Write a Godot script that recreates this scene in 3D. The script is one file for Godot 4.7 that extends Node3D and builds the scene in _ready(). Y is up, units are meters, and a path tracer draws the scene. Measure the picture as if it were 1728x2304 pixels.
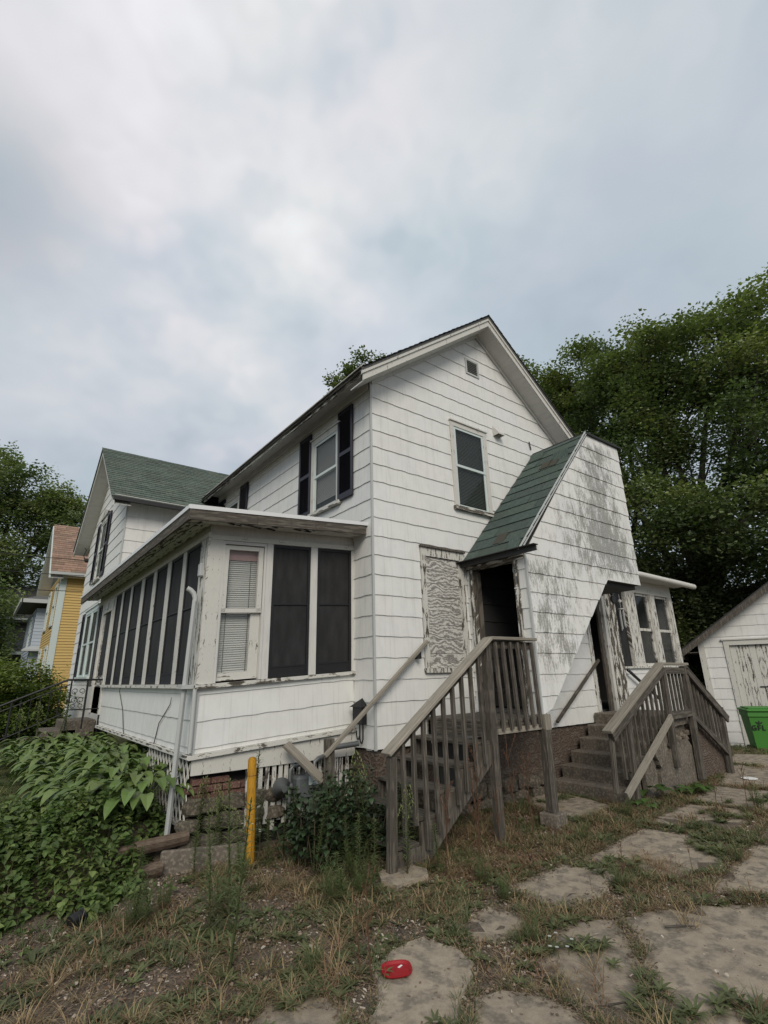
extends Node3D
# An abandoned white house with a sagging porch, seen from its overgrown side yard.
# Axes: the gable wall lies in z = 0 (x from 0 to 5), the long side wall in x = 0 (z < 0); y = 0 is just above the foundation.

var rng := RandomNumberGenerator.new()
var M := {}                 # materials
var taken := {}             # top-level names in use
var offset_of := {}         # things whose parts are given in world coordinates
const UP := Vector3(0, 1, 0)
const COURSE := 0.27

func _ready():
	rng.seed = 20417
	var cam := Camera3D.new()
	cam.name = "camera"
	cam.position = Vector3(-3.9835, 1.119, 5.4334)
	cam.rotation = Vector3(0.3132, -0.6569, -0.0227)
	cam.fov = 90.565
	cam.near = 0.05
	cam.far = 900.0
	add_child(cam)
	cam.current = true
	var env := Environment.new()
	env.background_mode = Environment.BG_SKY
	env.tonemap_mode = Environment.TONE_MAPPER_LINEAR
	env.tonemap_exposure = EXPOSURE
	env.sdfgi_enabled = true
	env.ssao_enabled = true
	env.ssil_enabled = true
	env.sky = Sky.new()
	var sm := PanoramaSkyMaterial.new()
	sm.panorama = overcast_sky()
	env.sky.sky_material = sm
	var we := WorldEnvironment.new()
	we.name = "environment"
	we.environment = env
	add_child(we)
	var sun := DirectionalLight3D.new()
	sun.name = "sun"
	sun.light_energy = SUN_ENERGY
	sun.light_color = Color(1.0, 0.965, 0.91)
	sun.light_angular_distance = 28.0
	sun.shadow_enabled = true
	add_child(sun)
	sun.look_at_from_position(SUN_FROM, Vector3.ZERO)
	make_materials()
	build_ground()
	build_house()
	build_neighbours()
	build_garage()
	build_trees()
	build_wooden_stair()
	build_concrete_stair()
	build_yard_things()
	build_plants()
	build_litter()

const EXPOSURE := 1.0
const SUN_ENERGY := 0.66
const SUN_FROM := Vector3(-5.0, 6.5, 8.0)

# ---------------------------------------------------------------- sky
func overcast_sky() -> ImageTexture:
	var w := 1280
	var h := 640
	var fb := noise(5, 1.6, 4)
	var fb2 := noise(9, 4.2, 4)
	var hue := noise(15, 2.2, 3)
	# broad lighter and darker banks of cloud: direction, spread, brightness, warmth
	var banks := []
	for b in SKY_BANKS:
		var az := deg_to_rad(b[0])
		var el := deg_to_rad(b[1])
		banks.append([Vector3(sin(az) * cos(el), sin(el), -cos(az) * cos(el)), b[2], b[3], b[4]])
	var data := PackedFloat32Array()
	data.resize(w * h * 3)
	var at := 0
	for j in h:
		var el := PI * (0.5 - (j + 0.5) / h)
		var y := sin(el)
		var ring := cos(el)
		for i in w:
			var a := TAU * ((i + 0.5) / w - 0.25)
			var d := Vector3(cos(a) * ring, y, sin(a) * ring)
			var up: float = clampf(y, 0.0, 1.0)
			# flatten the noise towards the horizon, as a layer of cloud is
			var q := Vector3(d.x, d.y * 1.7, d.z) / (0.45 + 0.75 * up)
			var warp := fb2.get_noise_3dv(q + Vector3(7, 3, 1))
			var n := fb.get_noise_3dv(q + Vector3(warp, -warp, warp) * 0.16) + 0.55 * fb2.get_noise_3dv(q)
			var violet := hue.get_noise_3dv(q)
			var lum: float = lerpf(0.548, 0.605, smoothstep(0.25, 0.75, up)) + 0.085 * n
			var blue: float = lerpf(0.122, 0.098, smoothstep(0.1, 0.9, up)) - 0.05 * n
			for b in banks:
				var k: float = exp(-(1.0 - d.dot(b[0])) * 2.0 / (b[1] * b[1])) * (1.0 + 0.9 * n)
				lum += b[2] * k
				blue += b[3] * k
			blue = clampf(blue, 0.02, 0.14)
			data[at] = lum * (1.0 - blue * 1.15)
			data[at + 1] = lum * (1.0 - 0.016 - 0.030 * violet)
			data[at + 2] = lum * (1.0 + blue * 0.85)
			at += 3
	var im := Image.create_from_data(w, h, false, Image.FORMAT_RGBF, data.to_byte_array())
	return ImageTexture.create_from_image(im)

const SKY_BANKS := [[16.0, 46.0, 0.36, 0.11, -0.04], [26.0, 62.0, 0.50, 0.08, -0.04], [14.0, 34.0, 0.22, 0.05, -0.03], [-7.0, 41.0, 0.13, -0.17, 0.02],
	[72.0, 45.0, 0.40, -0.05, 0.02], [50.0, 28.0, 0.30, -0.02, 0.03], [150.0, 50.0, 0.5, 0.06, -0.03], [-120.0, 40.0, 0.5, 0.03, 0.0], [-70.0, 55.0, 0.4, -0.05, 0.02], [200.0, 30.0, 0.4, -0.03, 0.02]]

# ---------------------------------------------------------------- noise, textures, materials
func noise(s: int, freq: float, oct := 3) -> FastNoiseLite:
	var f := FastNoiseLite.new()
	f.seed = s
	f.noise_type = FastNoiseLite.TYPE_SIMPLEX_SMOOTH
	f.frequency = freq
	f.fractal_octaves = oct
	return f

func picture(w: int, h: int, fn: Callable) -> ImageTexture:
	# linear colours in, an sRGB picture out; mirrored sampling makes it repeat without a seam
	var data := PackedByteArray()
	data.resize(w * h * 3)
	var at := 0
	for j in h:
		var y := absf(j - h * 0.5) * 2.0
		for i in w:
			var c: Color = fn.call(absf(i - w * 0.5) * 2.0, y)
			c = c.linear_to_srgb()
			data[at] = int(clampf(c.r, 0, 1) * 255.0)
			data[at + 1] = int(clampf(c.g, 0, 1) * 255.0)
			data[at + 2] = int(clampf(c.b, 0, 1) * 255.0)
			at += 3
	return ImageTexture.create_from_image(Image.create_from_data(w, h, false, Image.FORMAT_RGB8, data))

func picture_once(w: int, h: int, fn: Callable) -> ImageTexture:
	var data := PackedByteArray()
	data.resize(w * h * 3)
	var at := 0
	for j in h:
		for i in w:
			var c: Color = fn.call(float(i), float(j))
			c = c.linear_to_srgb()
			data[at] = int(clampf(c.r, 0, 1) * 255.0)
			data[at + 1] = int(clampf(c.g, 0, 1) * 255.0)
			data[at + 2] = int(clampf(c.b, 0, 1) * 255.0)
			at += 3
	return ImageTexture.create_from_image(Image.create_from_data(w, h, false, Image.FORMAT_RGB8, data))

func relief(w: int, h: int, fn: Callable) -> ImageTexture:
	var data := PackedByteArray()
	data.resize(w * h)
	var at := 0
	for j in h:
		var y := absf(j - h * 0.5) * 2.0
		for i in w:
			data[at] = int(clampf(fn.call(absf(i - w * 0.5) * 2.0, y), 0, 1) * 255.0)
			at += 1
	return ImageTexture.create_from_image(Image.create_from_data(w, h, false, Image.FORMAT_L8, data))

func plain(called: String, c: Color, rough := 0.8, metal := 0.0) -> StandardMaterial3D:
	var m := StandardMaterial3D.new()
	m.resource_name = called
	m.albedo_color = c.linear_to_srgb()
	m.roughness = rough
	m.metallic = metal
	m.vertex_color_use_as_albedo = true
	M[called] = m
	return m

func textured(called: String, tex: Texture2D, metres: Vector2, rough := 0.85, world := false) -> StandardMaterial3D:
	var m := plain(called, Color(1, 1, 1), rough)
	m.albedo_texture = tex
	m.uv1_scale = Vector3(1.0 / metres.x, 1.0 / metres.y, 1.0 / metres.x)
	if world:
		m.uv1_triplanar = true
		m.uv1_world_triplanar = true
		m.uv1_triplanar_sharpness = 4.0
	return m

func add_relief(m: StandardMaterial3D, tex: Texture2D, cm: float):
	m.heightmap_enabled = true
	m.heightmap_texture = tex
	m.heightmap_scale = cm

func make_materials():
	var a := noise(11, 0.012, 4)
	var b := noise(12, 0.05, 3)
	var f := noise(13, 0.23, 2)
	var big := noise(14, 0.004, 3)
	# pressed siding shingles: off-white paint, fine vertical combing, rain streaks and soot
	var siding_fn := func(x: float, y: float) -> Color:
		var comb := f.get_noise_2d(x * 1.3, y * 0.035)
		var streak := b.get_noise_2d(x * 0.55, y * 0.028)
		var cloud := a.get_noise_2d(x * 0.6, y * 0.5)
		var speck := f.get_noise_2d(x * 0.9 + 300, y * 0.9)
		var v := 0.715 + 0.020 * comb - 0.04 * maxf(0.0, streak - 0.05) + 0.05 * cloud
		if speck > 0.62:
			v *= 0.86
		var grime := clampf((streak - 0.22) * 1.4, 0, 1) * 0.20 + clampf((cloud - 0.25) * 1.2, 0, 1) * 0.12
		return Color(v, v * 1.0, v * 0.97).lerp(Color(0.30, 0.29, 0.24), grime)
	textured("siding", picture(640, 640, siding_fn), Vector2(2.3, 2.3), 0.78, true)
	# the same with black mould in ragged runs, for the stair enclosure; laid once over the whole face
	var mould := noise(31, 0.028, 4)
	var runs := noise(32, 0.11, 4)
	var fine := noise(33, 0.30, 3)
	var face_fn := func(i: float, j: float) -> Color:
		var x := i / 448.0          # 0..1 across 3.3 m
		var y := j / 608.0          # 0..1 down 4.7 m
		var base: Color = siding_fn.call(i * 1.1, j * 1.1)
		var zone := 0.0
		# a wide run below the roof edge to the right, and mottling lower down
		zone += 1.00 * exp(-pow((x - 0.80 + 0.10 * sin(y * 6.0)) / 0.16, 2)) * smoothstep(0.02, 0.10, y) * (1.0 - smoothstep(0.42, 0.60, y))
		zone += 0.72 * exp(-pow((x - 0.50) / 0.20, 2)) * exp(-pow((y - 0.43) / 0.12, 2))
		zone += 0.55 * exp(-pow((x - 0.74) / 0.2, 2)) * exp(-pow((y - 0.50) / 0.08, 2))
		zone += 0.62 * exp(-pow((x - 0.16) / 0.20, 2)) * smoothstep(0.50, 0.60, y) * (1.0 - smoothstep(0.80, 0.95, y))
		zone += 0.12
		var n := runs.get_noise_2d(i * 1.5, j * 0.30) * 0.75 + fine.get_noise_2d(i * 1.0, j * 0.55) * 0.5 + mould.get_noise_2d(i, j * 0.6) * 0.8
		var k := smoothstep(0.15, 1.25, zone * 0.95 + n * 1.15 * clampf(zone + 0.25, 0, 1)) * (0.78 + 0.5 * fine.get_noise_2d(i * 1.6, j * 0.8))
		return base.lerp(Color(0.085, 0.09, 0.075), clampf(k * 1.15, 0, 1) * 0.74).lerp(Color(0.30, 0.24, 0.13), 0.10 * smoothstep(0.1, 0.5, n))
	var mf := textured("mouldy_siding", picture_once(448, 608, face_fn), Vector2(1, 1), 0.85)
	mf.texture_repeat = false
	# grey weathered lumber, grain along v
	var g1 := noise(41, 0.16, 4)
	var g2 := noise(42, 0.03, 3)
	var wood_fn := func(x: float, y: float) -> Color:
		var g := g1.get_noise_2d(x, y * 0.045)
		var p := g2.get_noise_2d(x * 0.6, y * 0.12)
		var c := Color(0.112, 0.095, 0.076).lerp(Color(0.036, 0.030, 0.025), clampf(0.5 + g * 1.3, 0, 1))
		c = c.lerp(Color(0.19, 0.168, 0.138), clampf(p * 1.5, 0, 0.55))
		return c.lerp(Color(0.065, 0.066, 0.045), clampf(-p * 1.2 - 0.2, 0, 0.5))
	var wood_tex := picture(320, 640, wood_fn)
	var wood_relief := relief(256, 512, func(x: float, y: float) -> float: return 0.5 + g1.get_noise_2d(x * 1.25, y * 0.055) * 0.7)
	add_relief(textured("wood", wood_tex, Vector2(0.5, 1.6), 0.9), wood_relief, 0.25)
	var pale_fn := func(x: float, y: float) -> Color:
		var c: Color = wood_fn.call(x, y)
		return c.lerp(Color(0.50, 0.45, 0.37), 0.46 + 0.35 * g1.get_noise_2d(x * 0.8, y * 0.03))
	add_relief(textured("pale_wood", picture(256, 512, pale_fn), Vector2(0.5, 1.6), 0.9), wood_relief, 0.3)
	# white paint that flakes off grey wood, little and much
	var fl := noise(51, 0.035, 4)
	var fe := noise(52, 0.16, 3)
	var flake := func(x: float, y: float, amount: float) -> Color:
		var n := fl.get_noise_2d(x * 0.36, y * 0.11) + 0.42 * fe.get_noise_2d(x * 0.6, y * 0.18)
		var v := 0.57 + 0.05 * f.get_noise_2d(x * 0.5, y * 0.06)
		var paint := Color(v, v * 0.975, v * 0.90)
		var bare: Color = wood_fn.call(x * 0.8, y)
		var k := smoothstep(amount - 0.03, amount + 0.03, n)
		var rim := smoothstep(amount - 0.10, amount - 0.03, n) * (1.0 - k)
		return paint.lerp(bare, k).lerp(Color(0.30, 0.27, 0.2), rim * 0.45)
	textured("peel_light", picture(384, 640, func(x: float, y: float) -> Color: return flake.call(x, y, 0.60)), Vector2(0.6, 1.5), 0.75)
	textured("peel", picture(384, 640, func(x: float, y: float) -> Color: return flake.call(x + 700, y, 0.26)), Vector2(0.6, 1.5), 0.8)
	textured("peel_heavy", picture(384, 640, func(x: float, y: float) -> Color: return flake.call(x + 1700, y, -0.05)), Vector2(0.6, 1.5), 0.85)
	# plywood whose paint has gone from the soft grain
	var ply_fn := func(x: float, y: float) -> Color:
		var s := 0.62 * sin(y * 0.165 + 13.0 * fl.get_noise_2d(x * 0.05, y * 0.12 + floorf(y / 128.0) * 77.0)) + 1.25 * fe.get_noise_2d(x * 0.07, y * 0.8) + 0.5 * fe.get_noise_2d(x * 0.3, y * 0.5 + 400)
		var k := smoothstep(-0.45, 0.35, s) * (0.78 + 0.5 * fe.get_noise_2d(x * 0.5, y * 0.4))
		var v := 0.60 + 0.08 * f.get_noise_2d(x, y)
		return Color(v, v * 0.97, v * 0.90).lerp(Color(0.065, 0.058, 0.05), k * 0.92)
	textured("plywood", picture_once(384, 512, func(i: float, j: float) -> Color: return ply_fn.call(i * 2.0 + 300.0, j * 2.0)), Vector2(0.72, 1.6), 0.85)
	# painted trim that is merely dirty
	textured("trim", picture(256, 512, func(x: float, y: float) -> Color:
		var v := 0.575 + 0.05 * a.get_noise_2d(x, y * 0.4) - 0.12 * maxf(0, b.get_noise_2d(x * 0.7, y * 0.1) - 0.1)
		return Color(v, v * 0.98, v * 0.925)), Vector2(0.7, 2.0), 0.7)
	# asphalt shingles
	var gran := noise(61, 0.6, 2)
	var asphalt := func(x: float, y: float, c: Color, moss: Color) -> Color:
		var s := gran.get_noise_2d(x, y)
		var w := a.get_noise_2d(x * 1.6, y * 1.6)
		var st := b.get_noise_2d(x * 1.1, y * 0.3)
		return (c * (1.0 + 0.55 * s + 0.22 * w)).lerp(moss, clampf(st * 1.3, 0, 0.6))
	textured("green_shingle", picture(384, 384, func(x: float, y: float) -> Color: return asphalt.call(x, y, Color(0.076, 0.108, 0.093), Color(0.040, 0.046, 0.044))), Vector2(1.3, 1.3), 0.95, true)
	textured("wing_shingle", picture(256, 256, func(x: float, y: float) -> Color: return asphalt.call(x, y, Color(0.108, 0.138, 0.112), Color(0.06, 0.066, 0.058))), Vector2(1.3, 1.3), 0.95, true)
	textured("grey_shingle", picture(256, 256, func(x: float, y: float) -> Color: return asphalt.call(x, y, Color(0.10, 0.10, 0.095), Color(0.05, 0.05, 0.045))), Vector2(1.6, 1.6), 0.95, true)
	textured("brown_shingle", picture(256, 256, func(x: float, y: float) -> Color: return asphalt.call(x, y, Color(0.31, 0.20, 0.145), Color(0.24, 0.155, 0.115))), Vector2(1.6, 1.6), 0.95, true)
	# concrete and masonry
	var cs := noise(71, 0.35, 3)
	var concrete := func(x: float, y: float, c: Color) -> Color:
		var s := cs.get_noise_2d(x, y)
		var w := a.get_noise_2d(x * 0.7, y * 0.7)
		var st := big.get_noise_2d(x * 2.0, y * 2.0) + 0.12 * b.get_noise_2d(x * 1.2 + 50, y * 0.9)
		var d := b.get_noise_2d(x * 0.7 + 900, y * 0.7)
		var v := 1.0 + 0.28 * s + 0.30 * w
		if s > 0.42:
			v *= 0.66
		elif s < -0.5:
			v *= 1.22
		return (c * v).lerp(Color(0.082, 0.073, 0.060), clampf(st * 1.3 + 0.1, 0, 0.55)).lerp(Color(0.36, 0.31, 0.24), clampf(d * 0.9, 0, 0.4))
	var pit := relief(384, 384, func(x: float, y: float) -> float: return 0.5 + 0.35 * cs.get_noise_2d(x * 1.3, y * 1.3) + 0.35 * a.get_noise_2d(x, y))
	add_relief(textured("concrete", picture(640, 640, func(x: float, y: float) -> Color: return concrete.call(x, y, Color(0.330, 0.272, 0.205))), Vector2(1.9, 1.9), 0.92, true), pit, 0.5)
	add_relief(textured("old_concrete", picture(384, 384, func(x: float, y: float) -> Color: return concrete.call(x + 2000, y, Color(0.140, 0.118, 0.096))), Vector2(1.3, 1.3), 0.92, true), pit, 0.6)
	var lump := noise(81, 0.03, 4)
	var stucco_relief := relief(384, 384, func(x: float, y: float) -> float: return 0.5 + 0.75 * lump.get_noise_2d(x, y * 1.3) + 0.15 * cs.get_noise_2d(x, y))
	add_relief(textured("stucco", picture(384, 384, func(x: float, y: float) -> Color:
		var w := lump.get_noise_2d(x, y * 1.3)
		var s := cs.get_noise_2d(x, y)
		return (Color(0.098, 0.070, 0.053) * (1.0 + 0.35 * w + 0.25 * s)).lerp(Color(0.21, 0.19, 0.16), clampf(a.get_noise_2d(x + 500, y) * 1.0, 0, 0.3))), Vector2(1.2, 1.2), 0.95, true), stucco_relief, 2.0)
	add_relief(textured("stone", picture(256, 256, func(x: float, y: float) -> Color: return concrete.call(x + 4000, y, Color(0.095, 0.083, 0.066))), Vector2(0.9, 0.9), 0.95, true), pit, 1.0)
	add_relief(textured("brick", picture(256, 256, func(x: float, y: float) -> Color:
		var w := a.get_noise_2d(x * 2.0, y * 2.0)
		return (Color(0.135, 0.062, 0.046) * (1.0 + 0.5 * w + 0.3 * cs.get_noise_2d(x, y))).lerp(Color(0.3, 0.26, 0.22), clampf(b.get_noise_2d(x, y) * 1.3 - 0.1, 0, 0.6))), Vector2(0.5, 0.5), 0.95, true), pit, 0.6)
	# bare earth with old leaf mould
	var earth_fn := func(x: float, y: float) -> Color:
		var s := cs.get_noise_2d(x * 1.6, y * 1.6)
		var w := a.get_noise_2d(x, y)
		return (Color(0.098, 0.076, 0.056) * (1.0 + 0.7 * s + 0.5 * w)).lerp(Color(0.20, 0.17, 0.13), clampf(b.get_noise_2d(x * 1.5, y * 1.5) * 1.2, 0, 0.45))
	add_relief(textured("earth", picture(640, 640, earth_fn), Vector2(1.7, 1.7), 1.0, true), pit, 2.5)
	# bark
	textured("bark", picture(128, 256, func(x: float, y: float) -> Color: return Color(0.055, 0.046, 0.037) * (1.0 + 0.9 * g1.get_noise_2d(x, y * 0.12))), Vector2(0.5, 1.0), 0.95, true)
	# plain ones
	plain("black_frame", Color(0.006, 0.006, 0.008), 0.6)
	textured("screen", picture(256, 512, func(x: float, y: float) -> Color:
		var v := 0.0145 + 0.010 * clampf(a.get_noise_2d(x * 0.8, y * 0.25) * 1.3, -0.5, 1.0) + 0.004 * f.get_noise_2d(x * 3.0, y * 3.0) + (0.004 if int(x) % 8 < 2 else 0.0)
		return Color(v, v * 0.97, v * 1.02)), Vector2(0.9, 1.8), 0.8)
	plain("shutter", Color(0.013, 0.012, 0.022), 0.45)
	plain("shade_painted_siding", Color(0.035, 0.034, 0.034), 0.9)  # siding colour darkened to paint in the shade inside the stair enclosure
	plain("vinyl", Color(0.55, 0.62, 0.60), 0.4)
	plain("metal_white", Color(0.44, 0.45, 0.44), 0.5)
	plain("drip_edge", Color(0.70, 0.70, 0.70), 0.35)
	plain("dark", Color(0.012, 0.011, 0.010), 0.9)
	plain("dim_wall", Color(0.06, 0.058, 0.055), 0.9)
	plain("blind", Color(0.46, 0.46, 0.43), 0.6)
	plain("darkened_blind", Color(0.045, 0.052, 0.043), 0.6)  # blind colour darkened to stand in for dark trees mirrored in the gable glass
	plain("pink_cloth", Color(0.34, 0.22, 0.21), 0.8)
	plain("black_metal", Color(0.012, 0.012, 0.013), 0.45)
	plain("tar", Color(0.018, 0.017, 0.018), 0.6)
	plain("grey_pipe", Color(0.16, 0.17, 0.17), 0.45, 0.4)
	plain("meter_grey", Color(0.10, 0.11, 0.115), 0.55)
	plain("rust", Color(0.16, 0.07, 0.035), 0.85)
	textured("yellow", picture(128, 256, func(x: float, y: float) -> Color:
		var v := 1.0 + 0.25 * a.get_noise_2d(x * 2.0, y)
		return (Color(0.50, 0.245, 0.012) * v).lerp(Color(0.13, 0.085, 0.03), clampf(b.get_noise_2d(x * 1.4, y * 0.5) * 1.5 - 0.15, 0, 0.6))), Vector2(0.3, 1.2), 0.6)
	plain("red_plastic", Color(0.30, 0.006, 0.012), 0.5)
	plain("bin_green", Color(0.050, 0.205, 0.026), 0.55)
	plain("black_print", Color(0.01, 0.012, 0.01), 0.6)
	plain("white_print", Color(0.62, 0.62, 0.60), 0.6)
	plain("paper", Color(0.78, 0.78, 0.76), 0.7)
	plain("yellow_board", Color(0.56, 0.385, 0.135), 0.7)
	plain("blue_board", Color(0.40, 0.45, 0.50), 0.7)
	plain("taupe_board", Color(0.11, 0.105, 0.095), 0.75)
	plain("brown_old", Color(0.055, 0.052, 0.038), 0.95)
	plain("blue_store", Color(0.02, 0.05, 0.11), 0.7)
	plain("dark_glass", Color(0.03, 0.035, 0.04), 0.08)
	textured("rusty_tin", picture(128, 256, func(x: float, y: float) -> Color: return Color(0.155, 0.115, 0.085).lerp(Color(0.085, 0.055, 0.036), clampf(0.5 + 1.2 * a.get_noise_2d(x * 3.0, y * 2.0) + 0.6 * cs.get_noise_2d(x, y), 0, 1))), Vector2(0.4, 0.8), 0.75)
	plain("wire", Color(0.01, 0.01, 0.01), 0.7)
	var p := StandardMaterial3D.new()
	p.resource_name = "pane"
	p.albedo_color = Color(0.5, 0.55, 0.54, 0.025)
	p.transparency = BaseMaterial3D.TRANSPARENCY_ALPHA
	p.roughness = 0.04
	p.metallic_specular = 0.26
	M["pane"] = p
	for l in [["leaf", 0.55, 0.32], ["glossy_leaf", 0.40, 0.14], ["dry_leaf", 0.9, 0.02]]:
		var m := plain(l[0], Color(1, 1, 1), l[1])
		m.backlight_enabled = true
		m.backlight = Color(l[2] * 1.8, l[2] * 2.2, l[2] * 0.8).linear_to_srgb()

# ---------------------------------------------------------------- mesh building
class MB:
	var v := PackedVector3Array()
	var n := PackedVector3Array()
	var t := PackedVector2Array()
	var c := PackedColorArray()
	var ix := PackedInt32Array()
	var col := Color.WHITE
	var uvo := Vector2.ZERO
	var shear := 0.0        # y rises by this much for each metre of x (the porch has settled)

	func place(p: Vector3) -> Vector3:
		return Vector3(p.x, p.y + shear * p.x, p.z)

	# corners counter-clockwise as seen from outside
	func face(ps: Array, us: Array = []):
		var q := []
		for p in ps:
			q.append(place(p))
		var nor := Vector3.ZERO
		for i in q.size():
			nor += (q[i] as Vector3).cross(q[(i + 1) % q.size()])
		nor = nor.normalized()
		var at := v.size()
		for i in q.size():
			v.append(q[i])
			n.append(nor)
			t.append((us[i] if us.size() else Vector2.ZERO) + uvo)
			c.append(col)
		for i in range(1, q.size() - 1):
			ix.append_array([at, at + i + 1, at + i])

	func box(xf: Transform3D, s: Vector3, bevel := 0.0):
		var h := s * 0.5
		var long := 1
		if s.x >= s.y and s.x >= s.z: long = 0
		elif s.z >= s.y: long = 2
		for ax in 3:
			var u := (ax + 1) % 3
			var w := (ax + 2) % 3
			for sg in [-1.0, 1.0]:
				var ps := []
				var us := []
				for k in [[-1, -1], [1, -1], [1, 1], [-1, 1]]:
					var p := Vector3.ZERO
					p[ax] = h[ax] * sg
					p[u] = (h[u] - bevel) * k[0]
					p[w] = (h[w] - bevel) * k[1]
					ps.append(xf * p)
					us.append(Vector2(p[w], p[u]) if u == long else Vector2(p[u], p[w]))
				if sg < 0:
					ps.reverse()
					us.reverse()
				face(ps, us)
		if bevel <= 0.0:
			return
		for k in 3:                       # edges along axis k
			var i := (k + 1) % 3
			var j := (k + 2) % 3
			for si in [-1.0, 1.0]:
				for sj in [-1.0, 1.0]:
					var ps := []
					var us := []
					for e in [[0, -1.0], [0, 1.0], [1, 1.0], [1, -1.0]]:
						var p := Vector3.ZERO
						p[k] = (h[k] - bevel) * e[1]
						p[i] = (h[i] - (bevel if e[0] == 1 else 0.0)) * si
						p[j] = (h[j] - (bevel if e[0] == 0 else 0.0)) * sj
						ps.append(xf * p)
						us.append(Vector2(e[0] * bevel, p[k]))
					if si * sj > 0:
						ps.reverse()
						us.reverse()
					face(ps, us)
		for sx in [-1.0, 1.0]:
			for sy in [-1.0, 1.0]:
				for sz in [-1.0, 1.0]:
					var g := Vector3(sx, sy, sz)
					var ps := []
					for ax in 3:
						var p := (h - Vector3.ONE * bevel) * g
						p[ax] = h[ax] * g[ax]
						ps.append(xf * p)
					if sx * sy * sz < 0:
						ps.reverse()
					face(ps)

	func slab(a: Vector3, b: Vector3, bevel := 0.0):      # an upright box from corner to corner
		box(Transform3D(Basis(), (a + b) * 0.5), (b - a).abs(), bevel)

	func beam(p: Vector3, q: Vector3, w: float, d: float, ref := Vector3(0, 0, 1), bevel := 0.0):
		var y := (q - p).normalized()
		var z := (ref - y * ref.dot(y)).normalized()
		box(Transform3D(Basis(y.cross(z), y, z), (p + q) * 0.5), Vector3(w, (q - p).length(), d), bevel)

	func tube(path: Array, radii: Array, sides := 8, cap := true):
		var rings := path.size()
		var at := v.size()
		var y: Vector3 = (path[1] - path[0]).normalized()
		var x: Vector3 = y.cross(Vector3(0.31, 0.12, 0.94)).normalized()
		var run := 0.0
		for i in rings:
			var d: Vector3 = (path[mini(i + 1, rings - 1)] - path[maxi(i - 1, 0)])
			d = d.normalized() if d.length() > 1e-6 else y
			x = (x - d * x.dot(d)).normalized()
			var z: Vector3 = x.cross(d)
			if i > 0:
				run += (path[i] - path[i - 1]).length()
			for s in sides + 1:
				var a := TAU * s / sides
				var o: Vector3 = x * cos(a) + z * sin(a)
				v.append(place(path[i] + o * radii[i]))
				n.append(o)
				t.append(Vector2(a * radii[i], run) + uvo)
				c.append(col)
		for i in rings - 1:
			for s in sides:
				var k := at + i * (sides + 1) + s
				ix.append_array([k, k + 1, k + sides + 1, k + 1, k + sides + 2, k + sides + 1])
		if cap:
			for e in [0, rings - 1]:
				if radii[e] < 0.003:
					continue
				var d2: Vector3 = (path[1] - path[0]) if e == 0 else (path[rings - 1] - path[rings - 2])
				d2 = d2.normalized() * (-1.0 if e == 0 else 1.0)
				var base := v.size()
				for s in sides:
					v.append(v[at + e * (sides + 1) + s])
					n.append(d2)
					t.append(Vector2.ZERO)
					c.append(col)
				for s in range(1, sides - 1):
					if e == 0:
						ix.append_array([base, base + s + 1, base + s])
					else:
						ix.append_array([base, base + s, base + s + 1])

	# a flat outline in the plane O + U u + V v, thickened from depth d0 to d1 along N = U x V
	func plate(o: Vector3, u: Vector3, w: Vector3, poly: PackedVector2Array, d0: float, d1: float, back := true):
		var nn := u.cross(w)
		var p := poly
		if Geometry2D.is_polygon_clockwise(p):
			p = p.duplicate()
			p.reverse()
		var tri := Geometry2D.triangulate_polygon(p)
		for i in range(0, tri.size(), 3):
			var q := [p[tri[i]], p[tri[i + 1]], p[tri[i + 2]]]
			if (q[1] - q[0]).cross(q[2] - q[0]) < 0:
				q.reverse()
			face([o + u * q[0].x + w * q[0].y + nn * d1, o + u * q[1].x + w * q[1].y + nn * d1, o + u * q[2].x + w * q[2].y + nn * d1], q)
			if back:
				face([o + u * q[2].x + w * q[2].y + nn * d0, o + u * q[1].x + w * q[1].y + nn * d0, o + u * q[0].x + w * q[0].y + nn * d0], [q[2], q[1], q[0]])
		for i in p.size():
			var a := p[i]
			var b := p[(i + 1) % p.size()]
			var pa := o + u * a.x + w * a.y
			var pb := o + u * b.x + w * b.y
			face([pa + nn * d0, pb + nn * d0, pb + nn * d1, pa + nn * d1], [a, b, b + Vector2(0, d1 - d0), a + Vector2(0, d1 - d0)])

	func mesh(mat: Material, with_color := true) -> ArrayMesh:
		var arr := []
		arr.resize(Mesh.ARRAY_MAX)
		arr[Mesh.ARRAY_VERTEX] = v
		arr[Mesh.ARRAY_NORMAL] = n
		arr[Mesh.ARRAY_TEX_UV] = t
		if with_color:
			arr[Mesh.ARRAY_COLOR] = c
		arr[Mesh.ARRAY_INDEX] = ix
		var m := ArrayMesh.new()
		m.add_surface_from_arrays(Mesh.PRIMITIVE_TRIANGLES, arr)
		m.surface_set_material(0, mat)
		return m

# ---------------------------------------------------------------- naming and parenting
func numbered(called: String) -> String:
	if not taken.has(called):
		taken[called] = 0
		return called
	taken[called] += 1
	return "%s_%03d" % [called, taken[called]]

func tag(o: Node, label := "", category := "", group := "", kind := ""):
	if label: o.set_meta("label", label)
	if category: o.set_meta("category", category)
	if group: o.set_meta("group", group)
	if kind: o.set_meta("kind", kind)
	return o

# a thing whose parts are given in world coordinates; the node itself stands at the thing's base
func thing(called: String, at: Vector3, label: String, category: String, group := "") -> Node3D:
	var o := Node3D.new()
	o.name = numbered(called)
	add_child(o)
	o.position = at
	offset_of[o] = at
	tag(o, label, category, group)
	return o

# a thing whose parts are given in its own coordinates
func local_thing(called: String, xf: Transform3D, label: String, category: String, group := "") -> Node3D:
	var o := Node3D.new()
	o.name = numbered(called)
	add_child(o)
	o.transform = xf
	tag(o, label, category, group)
	return o

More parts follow.
